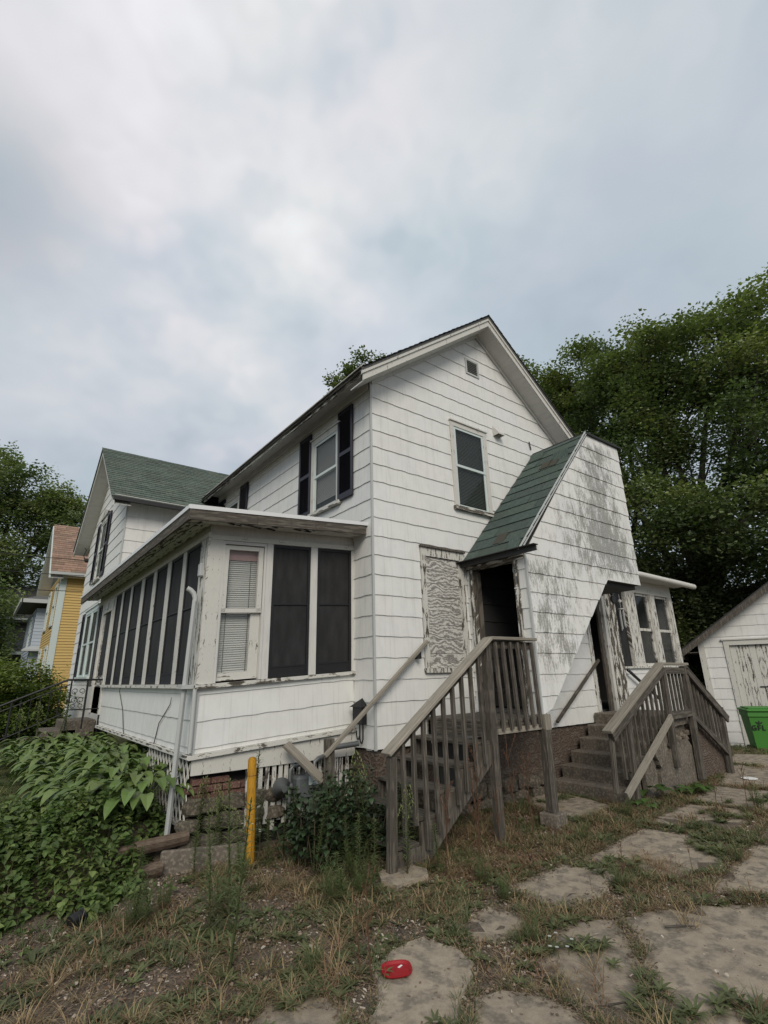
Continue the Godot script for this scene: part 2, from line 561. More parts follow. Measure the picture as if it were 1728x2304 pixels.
func part(mb: MB, called: String, parent: Node3D, mat: String, label := "", kind := "") -> MeshInstance3D:
	return show_mesh(mb.mesh(M[mat]), called, parent, label, kind)

func show_mesh(mesh: Mesh, called: String, parent: Node3D, label := "", kind := "") -> MeshInstance3D:
	var o := MeshInstance3D.new()
	o.mesh = mesh
	if parent == self:
		o.name = numbered(called)
		add_child(o)
	else:
		o.name = called
		parent.add_child(o, true)
		if offset_of.has(parent):
			o.position = -offset_of[parent]
	tag(o, label, "", "", kind)
	return o

func swarm(called: String, parent: Node3D, mesh: Mesh, where: Array, colors: Array) -> MultiMeshInstance3D:
	var mm := MultiMesh.new()
	mm.transform_format = MultiMesh.TRANSFORM_3D
	mm.use_colors = true
	mm.mesh = mesh
	mm.instance_count = where.size()
	for i in where.size():
		mm.set_instance_transform(i, where[i])
		mm.set_instance_color(i, colors[i])
	var o := MultiMeshInstance3D.new()
	o.multimesh = mm
	if parent == self:
		o.name = numbered(called)
		add_child(o)
	else:
		o.name = called
		parent.add_child(o, true)
		if offset_of.has(parent):
			o.position = -offset_of[parent]
	o.set_meta("kind", "stuff")
	return o

func rnd(a: float, b: float) -> float:
	return rng.randf_range(a, b)

func tint(base: Color, spread: float) -> Color:
	var k := 1.0 + rnd(-spread, spread)
	return Color(base.r * k * (1.0 + rnd(-spread, spread) * 0.3), base.g * k, base.b * k * (1.0 + rnd(-spread, spread) * 0.3))

func fresh(uv := true) -> MB:
	var mb := MB.new()
	if uv:
		mb.uvo = Vector2(rnd(0, 3), rnd(0, 3))
	return mb

func rect(a: float, b: float, c: float, d: float) -> PackedVector2Array:     # u from a to b, v from c to d
	return PackedVector2Array([Vector2(a, c), Vector2(b, c), Vector2(b, d), Vector2(a, d)])

func one(mat: String, called: String, parent: Node3D, a: Vector3, b: Vector3, bevel := 0.0, shear := 0.0) -> MeshInstance3D:
	var mb := fresh()
	mb.shear = shear
	mb.slab(a, b, bevel)
	return part(mb, called, parent, mat)

func one_beam(mat: String, called: String, parent: Node3D, p: Vector3, q: Vector3, w: float, d: float, ref := Vector3(0, 0, 1), bevel := 0.0) -> MeshInstance3D:
	var mb := fresh()
	var k := rnd(0.82, 1.0)
	mb.col = Color(k, k, k)
	mb.beam(p, q, w, d, ref, bevel)
	return part(mb, called, parent, mat)

# ---------------------------------------------------------------- siding shingles
# Courses of wavy-edged shingles over an outline in the plane O + U u + Y v (U x Y faces out). Every shingle is a piece of its own.
var wave := noise(77, 1.0, 2)
func siding(host: Node3D, o: Vector3, u: Vector3, outline: PackedVector2Array, holes: Array, top: float, mat := "siding", shear := 0.0, width := 0.61, named := true, face_uv := Rect2(), course := COURSE):
	var lo := Vector2(1e9, 1e9)
	var hi := Vector2(-1e9, -1e9)
	for p in outline:
		lo = lo.min(p)
		hi = hi.max(p)
	var nn := u.cross(UP)
	var rest := fresh(false)
	rest.shear = shear
	var k := int(floor((top - hi.y) / course)) - 1
	while top - k * course > lo.y:
		var vt := top - k * course
		var vb := vt - course
		var start := lo.x - (0.5 * width if k % 2 == 0 else 0.0) - 0.07 * (k % 3)
		var a := start
		while a < hi.x:
			var b := a + width
			var q := PackedVector2Array()
			q.append(Vector2(b - 0.0012, vt + 0.01))
			q.append(Vector2(a, vt + 0.01))
			for s in 8:
				var x := lerpf(a, b - 0.0012, s / 7.0)
				q.append(Vector2(x, vb + 0.0055 * wave.get_noise_2d(x * 3.1, k * 7.0) + 0.0035 * sin(x * 21.0 + k * 2.1)))
			var bits: Array = Geometry2D.intersect_polygons(q, outline)
			for hole in holes:
				var next := []
				for bit in bits:
					for r in Geometry2D.clip_polygons(bit, hole):
						if not Geometry2D.is_polygon_clockwise(r):
							next.append(r)
				bits = next
			for bit in bits:
				if absf(area(bit)) < 0.0015:
					continue
				var mb := fresh(false) if named else rest
				mb.shear = shear
				var g := rnd(0.97, 1.0)
				mb.col = Color(g, g * rnd(0.99, 1.0), g * rnd(0.975, 1.0))
				var warp := rnd(-0.001, 0.001)
				var dep := func(p: Vector2) -> float: return 0.003 + (0.0135 + warp) * clampf((vt - p.y) / course, 0, 1)
				var at := func(p: Vector2) -> Vector3: return o + u * p.x + UP * p.y + nn * (dep.call(p) as float)
				var uv := func(p: Vector2) -> Vector2: return p if face_uv.size.x == 0 else Vector2((p.x - face_uv.position.x) / face_uv.size.x, 1.0 - (p.y - face_uv.position.y) / face_uv.size.y)
				var tri := Geometry2D.triangulate_polygon(bit)
				for i in range(0, tri.size(), 3):
					var z := [bit[tri[i]], bit[tri[i + 1]], bit[tri[i + 2]]]
					if (z[1] - z[0]).cross(z[2] - z[0]) < 0:
						z.reverse()
					mb.face([at.call(z[0]), at.call(z[1]), at.call(z[2])], [uv.call(z[0]), uv.call(z[1]), uv.call(z[2])])
				for i in bit.size():
					var e: Vector2 = bit[i]
					var f: Vector2 = bit[(i + 1) % bit.size()]
					var p0: Vector3 = o + u * e.x + UP * e.y
					var p1: Vector3 = o + u * f.x + UP * f.y
					mb.face([p0, p1, at.call(f), at.call(e)], [uv.call(e), uv.call(f), uv.call(f), uv.call(e)])
				if named:
					part(mb, "siding_shingle", host, mat)
			a = b
		k += 1
	if not named and rest.v.size():
		part(rest, "siding_shingles", host, mat, "", "stuff")

func area(p: PackedVector2Array) -> float:
	var s := 0.0
	for i in p.size():
		s += p[i].cross(p[(i + 1) % p.size()])
	return s * 0.5

# a double-hung window in the plane O + U u + Y v: casing, sill, two sashes with panes and a blind behind
func sash_window(house: Node3D, o: Vector3, u: Vector3, r: Rect2, trim: String, blind: String, sill_mat: String, casing := 0.09, shear := 0.0, blind_drop := 1.0, sash_mat := "vinyl") -> MeshInstance3D:
	var nn := u.cross(UP)
	var x0 := r.position.x
	var x1 := r.end.x
	var y0 := r.position.y
	var y1 := r.end.y
	var xf := Transform3D(Basis(u, UP, nn), o)
	var mb := fresh()
	mb.shear = shear
	var add := func(m: MB, a0: float, b0: float, a1: float, b1: float, d0: float, d1: float):
		m.box(xf * Transform3D(Basis(), Vector3((a0 + a1) * 0.5, (b0 + b1) * 0.5, (d0 + d1) * 0.5)), Vector3(absf(a1 - a0), absf(b1 - b0), absf(d1 - d0)))
	add.call(mb, x0, y0 + 0.06, x0 + casing, y1 - casing, 0.002, 0.036)
	add.call(mb, x1 - casing, y0 + 0.06, x1, y1 - casing, 0.002, 0.036)
	add.call(mb, x0, y1 - casing, x1, y1, 0.002, 0.038)
	add.call(mb, x0 - 0.015, y1, x1 + 0.015, y1 + 0.022, 0.002, 0.062)
	var w := part(mb, "window", house, trim)
	mb = fresh()
	mb.shear = shear
	add.call(mb, x0 - 0.02, y0, x1 + 0.02, y0 + 0.06, 0.002, 0.075)
	part(mb, "sill", w, sill_mat)
	var a := x0 + casing
	var b := x1 - casing
	var lo := y0 + 0.06
	var hi := y1 - casing
	var mid := lo + (hi - lo) * 0.505
	for s in 2:
		var d := 0.012 if s == 0 else 0.002            # the upper sash stands in front of the lower
		var l: float = mid - 0.02 if s == 0 else lo
		var h: float = hi if s == 0 else mid + 0.018
		mb = fresh()
		mb.shear = shear
		var f := 0.042
		add.call(mb, a, l, a + f, h, d, d + 0.014)
		add.call(mb, b - f, l, b, h, d, d + 0.014)
		add.call(mb, a + f, h - f, b - f, h, d, d + 0.014)
		add.call(mb, a + f, l, b - f, l + f, d, d + 0.016)
		var sash := part(mb, "sash", w, sash_mat)
		mb = fresh()
		mb.shear = shear
		add.call(mb, a + f, l + f, b - f, h - f, d + 0.006, d + 0.008)
		part(mb, "pane", w, "pane")
	# slats of the blind behind the glass, and the dark room behind them
	mb = fresh()
	mb.shear = shear
	var step := 0.026
	var y := hi - 0.02
	var stop := hi - (hi - lo) * blind_drop
	while y > stop:
		var g := rnd(0.88, 1.0)
		mb.col = Color(g, g, g)
		mb.box(xf * Transform3D(Basis(Vector3.RIGHT, 0.95), Vector3((a + b) * 0.5, y, -0.030)), Vector3(b - a - 0.03, 0.0015, 0.027))
		y -= step
	part(mb, "blind", w, blind)
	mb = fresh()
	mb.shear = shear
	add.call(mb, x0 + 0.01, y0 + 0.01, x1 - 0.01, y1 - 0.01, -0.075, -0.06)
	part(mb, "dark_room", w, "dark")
	return w

func shutter(house: Node3D, o: Vector3, u: Vector3, r: Rect2):
	var nn := u.cross(UP)
	var xf := Transform3D(Basis(u, UP, nn), o)
	var mb := fresh()
	var x0 := r.position.x
	var x1 := r.end.x
	var y0 := r.position.y
	var y1 := r.end.y
	var bar := func(a0: float, b0: float, a1: float, b1: float):
		mb.box(xf * Transform3D(Basis(), Vector3((a0 + a1) * 0.5, (b0 + b1) * 0.5, 0.038)), Vector3(a1 - a0, b1 - b0, 0.03), 0.004)
	bar.call(x0, y0, x0 + 0.05, y1)
	bar.call(x1 - 0.05, y0, x1, y1)
	var mid := (y0 + y1) * 0.5
	for yy in [y0, mid - 0.04, y1 - 0.07]:
		bar.call(x0 + 0.05, yy, x1 - 0.05, yy + (0.10 if yy == y0 else 0.07))
	mb.box(xf * Transform3D(Basis(), Vector3((x0 + x1) * 0.5, mid, 0.024)), Vector3(x1 - x0 - 0.08, y1 - y0 - 0.1, 0.004))
	var s := part(mb, "shutter", house, "shutter")
	var l := fresh()
	for span in [[y0 + 0.11, mid - 0.045], [mid + 0.035, y1 - 0.075]]:
		var y: float = span[0]
		while y < span[1]:
			l.box(xf * Transform3D(Basis(Vector3.RIGHT, 0.75), Vector3((x0 + x1) * 0.5, y + 0.014, 0.036)), Vector3(x1 - x0 - 0.1, 0.007, 0.032))
			y += 0.034
	part(l, "louvres", s, "shutter")

func build_house():
	var house := thing("house", Vector3(2.5, -0.62, -5.0), "abandoned white two-storey house with dirty siding shingles, sagging enclosed porch and green roofed stair enclosure", "house")
	var X := Vector3(1, 0, 0)
	var Z := Vector3(0, 0, 1)
	var O := Vector3.ZERO
	# ---- gable wall
	var gable := PackedVector2Array([Vector2(0, 0.27), Vector2(5.0, 0.27), Vector2(5.0, 5.42), Vector2(2.5, 7.345), Vector2(0, 5.42)])
	var mb := fresh()
	var backing := PackedVector2Array([Vector2(0.12, 0.25), Vector2(4.9, 0.25), Vector2(5.0, 5.40), Vector2(2.5, 7.33), Vector2(0.0, 5.40), Vector2(0.0, 0.25)])
	mb.plate(O, X, UP, backing, -0.2, -0.08)
	var wall := part(mb, "gable_wall", house, "trim")
	var win := rect(1.63, 2.53, 3.64, 5.23)
	var board := rect(0.84, 1.735, 1.15, 2.93)
	var vent := rect(2.155, 2.505, 6.355, 6.685)
	var sheath := fresh()
	for r in [rect(0.0, 0.84, 0.27, 5.4), rect(0.84, 1.63, 2.93, 5.4), rect(1.63, 2.53, 0.27, 3.64), rect(0.84, 1.63, 0.27, 1.15), rect(2.53, 5.0, 0.27, 5.4), rect(1.63, 2.53, 5.23, 5.4)]:
		sheath.plate(O, X, UP, r, -0.079, 0.0)
	sheath.plate(O, X, UP, PackedVector2Array([Vector2(0, 5.4), Vector2(5.0, 5.4), Vector2(2.5, 7.33)]), -0.079, 0.0)
	part(sheath, "sheathing", wall, "dim_wall")
	var inside := PackedVector2Array([Vector2(1.86, 0.72), Vector2(2.02, 0.72), Vector2(3.86, 2.56), Vector2(4.90, 2.56), Vector2(4.90, 5.05), Vector2(3.92, 5.05), Vector2(1.86, 2.66)])
	siding(wall, O, X, gable, [win, board, vent, inside], 5.40)
	# the corner strip where the two walls meet
	one("metal_white", "corner_strip", wall, Vector3(-0.026, 0.26, 0.0), Vector3(0.006, 5.40, 0.024))
	# ---- long side wall, above the porch roof and the strip beside the porch
	mb = fresh()
	mb.plate(O, Z, UP, rect(-6.4, 0.0, 0.25, 5.40), -0.2, -0.09)
	var side := part(mb, "side_wall", house, "dim_wall")
	var w1 := rect(-1.715, -0.80, 3.65, 5.04)
	var w2 := rect(-5.80, -4.93, 3.65, 5.04)
	mb = fresh()
	for r in [rect(-6.4, -5.8, 0.3, 5.4), rect(-4.93, -1.715, 0.3, 5.4), rect(-0.80, -0.0, 0.27, 5.4), rect(-5.8, -4.93, 5.04, 5.4), rect(-1.715, -0.8, 5.04, 5.4), rect(-5.8, -4.93, 0.3, 3.65), rect(-1.715, -0.8, 0.3, 3.65)]:
		mb.plate(O, Z, UP, r, -0.089, 0.0)
	part(mb, "sheathing", side, "dim_wall")
	siding(side, O, Z, rect(-6.38, -0.0, 3.02, 5.40), [w1, w2], 5.40, "siding", 0.0, 0.78)
	siding(side, O, Z, rect(-0.455, -0.0, 0.27, 3.02), [], 5.40)
	sash_window(house, O, Z, Rect2(-1.715, 3.65, 0.915, 1.39), "peel_light", "blind", "peel", 0.095, 0.0, 0.86)
	sash_window(house, O, Z, Rect2(-5.80, 3.65, 0.87, 1.39), "peel_light", "darkened_blind", "peel", 0.09)
	for s in [-2.135, -0.845, -6.26, -4.91]:
		shutter(house, O, Z, Rect2(s, 3.69, 0.415, 1.52))
	# ---- gable openings
	sash_window(house, O, X, Rect2(1.63, 3.64, 0.90, 1.59), "peel_light", "darkened_blind", "peel_heavy", 0.085)  # the darkened blind paints in the reflection of trees
	boarded_window(house)
	mb = fresh()
	for f in [[2.155, 2.19, 6.355, 6.685], [2.47, 2.505, 6.355, 6.685], [2.19, 2.47, 6.355, 6.39], [2.19, 2.47, 6.65, 6.685]]:
		mb.plate(O, X, UP, rect(f[0], f[1], f[2], f[3]), 0.0, 0.028)
	var gv := part(mb, "gable_vent", house, "metal_white")
	one("dark", "vent_opening", gv, Vector3(2.16, 6.36, -0.06), Vector3(2.50, 6.68, -0.02))
	for i in 7:
		mb = fresh()
		mb.box(Transform3D(Basis(X, 0.75), Vector3(2.33, 6.405 + i * 0.038, 0.004)), Vector3(0.28, 0.006, 0.034))
		part(mb, "vent_slat", gv, "metal_white")
	mb = fresh()                                  # dryer hood
	mb.face([Vector3(2.76, 5.45, 0.02), Vector3(2.76, 5.29, 0.14), Vector3(2.93, 5.29, 0.14), Vector3(2.93, 5.45, 0.02)])
	mb.face([Vector3(2.76, 5.29, 0.14), Vector3(2.76, 5.26, 0.14), Vector3(2.93, 5.26, 0.14), Vector3(2.93, 5.29, 0.14)])
	mb.face([Vector3(2.76, 5.45, 0.02), Vector3(2.76, 5.26, 0.02), Vector3(2.76, 5.26, 0.14), Vector3(2.76, 5.29, 0.14)])
	mb.face([Vector3(2.93, 5.45, 0.02), Vector3(2.93, 5.29, 0.14), Vector3(2.93, 5.26, 0.14), Vector3(2.93, 5.26, 0.02)])
	mb.slab(Vector3(2.75, 5.25, 0.003), Vector3(2.94, 5.46, 0.019))
	part(mb, "vent_hood", house, "trim")
	main_roof(house)
	wing(house)
	foundation(house)
	enclosed_porch(house)
	stair_enclosure(house)
	rear_porch(house)

func boarded_window(house: Node3D):
	var X := Vector3(1, 0, 0)
	var O := Vector3.ZERO
	var mb := fresh()
	mb.plate(O, X, UP, rect(0.85, 0.935, 1.21, 2.79), 0.0, 0.034)
	mb.plate(O, X, UP, rect(1.615, 1.725, 1.21, 2.79), 0.0, 0.034)
	mb.plate(O, X, UP, rect(0.85, 1.725, 2.79, 2.915), 0.0, 0.036)
	var w := part(mb, "boarded_window", house, "peel", "tall window opening closed with flaking horizontal boards")
	mb = fresh()
	mb.plate(O, X, UP, rect(0.83, 1.745, 2.916, 2.945), 0.0, 0.065)
	part(mb, "drip_cap", w, "wood")
	mb = fresh()
	mb.plate(O, X, UP, rect(0.83, 1.735, 1.15, 1.208), 0.0, 0.06)
	part(mb, "sill", w, "peel")
	var y := 1.21
	for i in 8:
		var h := 1.58 / 8.0
		mb = fresh()
		mb.uvo = Vector2(-0.92, -1.2)
		mb.plate(O, X, UP, rect(0.936, 1.614, y + 0.003, y + h - 0.003), -0.04, 0.008 + rnd(0, 0.006))
		part(mb, "board", w, "plywood")
		y += h
	one("dark", "opening", w, Vector3(0.86, 1.16, -0.07), Vector3(1.72, 2.92, -0.045))

# shingles laid on a slope: origin at the low left corner, e along the eave, s up the slope; each tab is a piece
func shingle_field(host: Node3D, o: Vector3, e: Vector3, s: Vector3, length: float, rise: float, mat: String, tab := 0.305, expo := 0.135, keep = null, skip := 0.0, named := true):
	var nn := e.cross(s)
	if nn.y < 0:
		nn = -nn
	var joined := fresh(false)
	var rows := int(rise / expo + 0.99)
	for r in rows:
		var a := -tab * (0.5 if r % 2 == 0 else 0.0) - tab * 0.13 * (r % 3)
		while a < length:
			var lo := maxf(a, 0.0)
			var hi := minf(a + tab - 0.004, length)
			a += tab
			if hi - lo < 0.03:
				continue
			var y0 := r * expo + rnd(-0.004, 0.004)
			var y1 := minf((r + 1) * expo + 0.02, rise)
			if keep != null and not keep.call((lo + hi) * 0.5, (y0 + y1) * 0.5):
				continue
			if rnd(0, 1) < skip:
				continue
			var mb := fresh(false) if named else joined
			var g := rnd(0.70, 1.0)
			if rnd(0, 1) < 0.05:
				g = rnd(1.1, 1.5)
			mb.col = Color(g * rnd(0.95, 1.05), g, g * rnd(0.95, 1.05))
			var p0 := o + e * lo + s * y0
			var p1 := o + e * hi + s * y0
			var p2 := o + e * hi + s * y1
			var p3 := o + e * lo + s * y1
			var t := 0.013 + rnd(0, 0.006)
			var l0 := nn * t
			var q := [p0 + l0, p1 + nn * (t + rnd(-0.002, 0.004)), p2 + nn * 0.003, p3 + nn * 0.003]
			var flip: bool = e.cross(s).dot(nn) < 0
			var add := func(ps: Array):
				if flip:
					ps.reverse()
				mb.face(ps)
			add.call(q)
			add.call([p0, p1, q[1], q[0]])
			add.call([p1, p2, q[2], q[1]])
			add.call([p3, p0, q[0], q[3]])
			if named:
				part(mb, "roof_shingle", host, mat)
	if not named:
		part(joined, "roof_shingles", host, mat, "", "stuff")

func main_roof(house: Node3D):
	var k := 0.77
	var zf := 0.38
	var zb := -9.0
	# deck of each slope
	var mb := fresh()
	for s in [-1.0, 1.0]:
		var pts := PackedVector2Array()
		var end := 2.905
		pts = PackedVector2Array([Vector2(2.5, 7.53), Vector2(2.5 + s * end, 7.53 - k * end), Vector2(2.5 + s * end, 7.485 - k * end), Vector2(2.5, 7.485)])
		mb.plate(Vector3(0, 0, 0), Vector3(1, 0, 0), UP, pts, zb, zf)
	var roof := part(mb, "roof", house, "grey_shingle")
	shingle_field(roof, Vector3(-0.40, 7.532 - k * 2.9, 0.40), Vector3(0, 0, -1), Vector3(1, k, 0).normalized(), 6.9, 3.68, "grey_shingle", 0.305, 0.14, null, 0.0, false)
	shingle_field(roof, Vector3(5.40, 7.532 - k * 2.9, 0.40), Vector3(0, 0, -1), Vector3(-1, k, 0).normalized(), 9.3, 3.68, "grey_shingle", 0.305, 0.14, null, 0.0, false)
	mb = fresh()                                   # ridge cap
	var z := zf - 0.15
	while z > -6.5:
		var d := 0.02 + rnd(0, 0.008)
		mb.beam(Vector3(2.5, 7.536 + d * 0.5, z), Vector3(2.5 - 0.13, 7.536 + d * 0.5 - 0.1, z), 0.29, 0.008, Vector3(1, k, 0).normalized().cross(Vector3(0, 0, 1)) * -1.0)
		mb.beam(Vector3(2.5, 7.536 + d * 0.5, z), Vector3(2.5 + 0.13, 7.536 + d * 0.5 - 0.1, z), 0.29, 0.008, Vector3(1, -k, 0).normalized().cross(Vector3(0, 0, 1)) * -1.0)
		z -= 0.3
	part(mb, "ridge_cap", roof, "grey_shingle")
	# raking boards on the gable: crown, frieze and the wide soffit
	for s in [-1.0, 1.0]:
		var strip := func(lo0: float, lo1: float, z0: float, z1: float, called: String, mat: String, end: float):
			var m := fresh()
			var steps := 6
			for i in steps:                        # short lengths, so that the grain runs along the slope
				var a := end * i / steps
				var b := end * (i + 1) / steps
				m.plate(Vector3.ZERO, Vector3(1, 0, 0), UP, PackedVector2Array([Vector2(2.5 + s * a, 7.485 - lo0 - k * a), Vector2(2.5 + s * b, 7.485 - lo0 - k * b), Vector2(2.5 + s * b, 7.485 - lo1 - k * b), Vector2(2.5 + s * a, 7.485 - lo1 - k * a)]), z0, z1)
			part(m, called, house, mat)
		strip.call(0.0, 0.055, 0.335, 0.372, "rake_moulding", "peel_light", 2.905)
		strip.call(0.055, 0.165, 0.330, 0.352, "rake_board", "peel_light", 2.88)
		strip.call(0.155, 0.175, 0.0, 0.330, "rake_soffit", "trim", 2.86)
		strip.call(0.165, 0.23, 0.02, 0.046, "frieze", "trim", 2.5)
	# eaves along the side wall: level soffit, fascia that is rotting, loose lath
	var nz := noise(91, 1.4, 3)
	mb = fresh()
	mb.slab(Vector3(-0.36, 5.375, -6.3), Vector3(-0.001, 5.395, 0.33))
	part(mb, "eave_soffit", house, "trim")
	mb = fresh()
	mb.slab(Vector3(-0.045, 5.26, -6.3), Vector3(-0.024, 5.374, -0.02))
	part(mb, "eave_frieze", house, "trim")
	for i in 9:
		mb = fresh()
		var z0 := 0.36 - i * 0.75
		var z1 := z0 - 0.745
		var dy := rnd(-0.012, 0.006)
		mb.slab(Vector3(-0.372, 5.215 + dy, z1), Vector3(-0.348, 5.305 + dy, z0))
		part(mb, "fascia", house, "peel_heavy" if i < 3 or i > 5 else "peel")
		mb = fresh()
		mb.slab(Vector3(-0.43, 5.285 + dy * 0.5, z1), Vector3(-0.374, 5.302, z0))
		part(mb, "eave_moulding", house, "wood")
	mb = fresh()
	for i in 26:
		var zz := 0.3 - i * 0.25 + rnd(-0.1, 0.1)
		mb.beam(Vector3(-0.39 - rnd(0, 0.03), 5.305 + rnd(-0.05, 0.01), zz), Vector3(-0.39 - rnd(0, 0.02), 5.30 + rnd(-0.05, 0.01), zz - rnd(0.15, 0.4)), rnd(0.008, 0.02), rnd(0.01, 0.03))
	part(mb, "loose_lath", house, "wood")
	# right eave
	mb = fresh()
	mb.slab(Vector3(5.001, 5.375, -8.5), Vector3(5.36, 5.395, 0.33))
	mb.slab(Vector3(5.35, 5.22, -8.5), Vector3(5.375, 5.30, 0.36))
	part(mb, "eave_soffit", house, "trim")

func wing(house: Node3D):
	var Z := Vector3(0, 0, 1)
	var X := Vector3(1, 0, 0)
	var k := 0.77
	var xw := -2.0
	var mb := fresh()
	var out := PackedVector2Array([Vector2(-11.4, -0.1), Vector2(-6.4, -0.1), Vector2(-6.4, 4.98), Vector2(-8.9, 6.9), Vector2(-11.4, 4.98)])
	mb.plate(Vector3(xw, 0, 0), Z, UP, out, -0.2, 0.0)
	var w := part(mb, "wing_gable_wall", house, "dim_wall")
	var uw := rect(-9.60, -8.67, 3.55, 5.28)
	var lw := rect(-9.90, -8.02, 1.20, 2.86)
	siding(w, Vector3(xw, 0, 0), Z, out, [uw, lw], 5.40, "siding", 0.0, 1.22, false)
	mb = fresh()
	mb.plate(Vector3(0, 0, -6.4), X, UP, rect(xw + 0.003, 0.2, 2.9, 5.0), -0.2, 0.0)
	var w2 := part(mb, "wing_side_wall", house, "dim_wall")
	siding(w2, Vector3(0, 0, -6.4), X, rect(xw, 0.0, 3.0, 5.0), [], 5.40, "siding", 0.0, 0.9, false)
	one("metal_white", "corner_strip", w, Vector3(xw - 0.026, 0.2, -6.4), Vector3(xw + 0.004, 4.98, -6.376))
	# roof: the slope that faces the yard, and the far one
	mb = fresh()
	for s in [-1.0, 1.0]:
		mb.plate(Vector3(xw - 0.39, 0, 0), Z, UP, PackedVector2Array([Vector2(-8.9, 7.09), Vector2(-8.9 + s * 2.88, 7.09 - k * 2.88), Vector2(-8.9 + s * 2.88, 7.045 - k * 2.88), Vector2(-8.9, 7.045)]), -9.0, 0.0)
	var roof := part(mb, "wing_roof", house, "wing_shingle")
	shingle_field(roof, Vector3(xw - 0.40, 7.092 - k * 2.88, -8.9 + 2.88), X, Vector3(0, k, -1).normalized(), 4.1, 3.63, "wing_shingle", 0.32, 0.145, func(a: float, b: float) -> bool: return a < 1.6 + b * 0.78, 0.01)
	for s in [-1.0, 1.0]:
		mb = fresh()
		mb.plate(Vector3(xw - 0.36, 0, 0), Z, UP, PackedVector2Array([Vector2(-8.9, 7.044), Vector2(-8.9 + s * 2.88, 7.044 - k * 2.88), Vector2(-8.9 + s * 2.88, 6.90 - k * 2.88), Vector2(-8.9, 6.90)]), -0.03, 0.0)
		part(mb, "rake_board", house, "trim")
		mb = fresh()
		mb.plate(Vector3(xw, 0, 0), Z, UP, PackedVector2Array([Vector2(-8.9, 6.93), Vector2(-8.9 + s * 2.84, 6.93 - k * 2.84), Vector2(-8.9 + s * 2.84, 6.91 - k * 2.84), Vector2(-8.9, 6.91)]), 0.0, 0.335)
		part(mb, "rake_soffit", house, "trim")
	mb = fresh()
	mb.slab(Vector3(xw - 0.36, 4.80, -6.06), Vector3(0.0, 4.885, -5.985))
	part(mb, "eave_gutter", house, "tar")
	mb = fresh()
	mb.slab(Vector3(xw - 0.33, 4.93, -6.376), Vector3(0.0, 4.945, -6.065))
	part(mb, "eave_soffit", house, "trim")
	# windows of the wing
	sash_window(house, Vector3(xw, 0, 0), Z, Rect2(-9.60, 3.55, 0.93, 1.70), "peel", "darkened_blind", "peel", 0.12)
	mb = fresh()
	mb.plate(Vector3(xw, 0, 0), Z, UP, PackedVector2Array([Vector2(-9.66, 5.26), Vector2(-8.61, 5.26), Vector2(-8.61, 5.31), Vector2(-9.135, 5.50), Vector2(-9.66, 5.31)]), 0.0, 0.07)
	part(mb, "window_hood", house, "peel")
	for s in [-10.06, -8.64]:
		shutter(house, Vector3(xw, 0, 0), Z, Rect2(s, 3.60, 0.42, 1.62))
	for i in 2:
		sash_window(house, Vector3(xw, 0, 0), Z, Rect2(-9.90 + i * 0.94, 1.20, 0.94, 1.66), "vinyl", "blind", "vinyl", 0.09)
	for s in [-10.33, -7.52]:
		shutter(house, Vector3(xw, 0, 0), Z, Rect2(s, 1.18, 0.42, 1.66))

func foundation(house: Node3D):
	var mb := fresh()
	mb.plate(Vector3.ZERO, Vector3(1, 0, 0), UP, rect(0.02, 5.0, -0.95, 0.255), -0.3, -0.03)
	mb.plate(Vector3(0, 0, 0), Vector3(0, 0, 1), UP, rect(-6.4, -0.301, -0.95, 0.245), -0.3, -0.03)
	var f := part(mb, "foundation", house, "stucco")
	# rubble that shows at its foot below the landing
	var r2 := RandomNumberGenerator.new()
	r2.seed = 3
	for i in 22:
		var x := 0.15 + (i % 11) * 0.30 + r2.randf_range(-0.06, 0.06)
		var y := -0.60 + 0.20 * (i / 11) + r2.randf_range(-0.03, 0.03)
		part(rock(r2, Vector3(x, y, 0.02), Vector3(r2.randf_range(0.13, 0.18), r2.randf_range(0.09, 0.12), 0.12)), "foundation_stone", f, "stone")
	one("dim_wall", "cellar_panel", f, Vector3(1.02, -0.50, -0.028), Vector3(1.50, 0.22, 0.015))

func rock(r: RandomNumberGenerator, at: Vector3, size: Vector3) -> MB:
	# a lumpy stone: a sphere pushed about by noise
	var mb := MB.new()
	var k := r.randf_range(0.75, 1.05)
	mb.col = Color(k, k * 0.97, k * 0.93)
	var nz := noise(r.randi() % 9999, 0.9, 2)
	var rows := 6
	var cols := 8
	var pt := func(i: int, j: int) -> Vector3:
		var th := PI * i / rows
		var ph := TAU * (j % cols) / cols
		var d := Vector3(sin(th) * cos(ph), cos(th), sin(th) * sin(ph))
		var q := Vector3(signf(d.x) * pow(absf(d.x), 0.6), signf(d.y) * pow(absf(d.y), 0.6), signf(d.z) * pow(absf(d.z), 0.6))
		return at + q * size * (1.0 + 0.35 * nz.get_noise_3dv(d * 1.5))
	for i in rows:
		for j in cols:
			var a: Vector3 = pt.call(i, j)
			var b: Vector3 = pt.call(i, j + 1)
			var c: Vector3 = pt.call(i + 1, j + 1)
			var d: Vector3 = pt.call(i + 1, j)
			if i == 0:
				mb.face([a, c, d])
			elif i == rows - 1:
				mb.face([a, b, c])
			else:
				mb.face([a, b, c, d])
	return mb

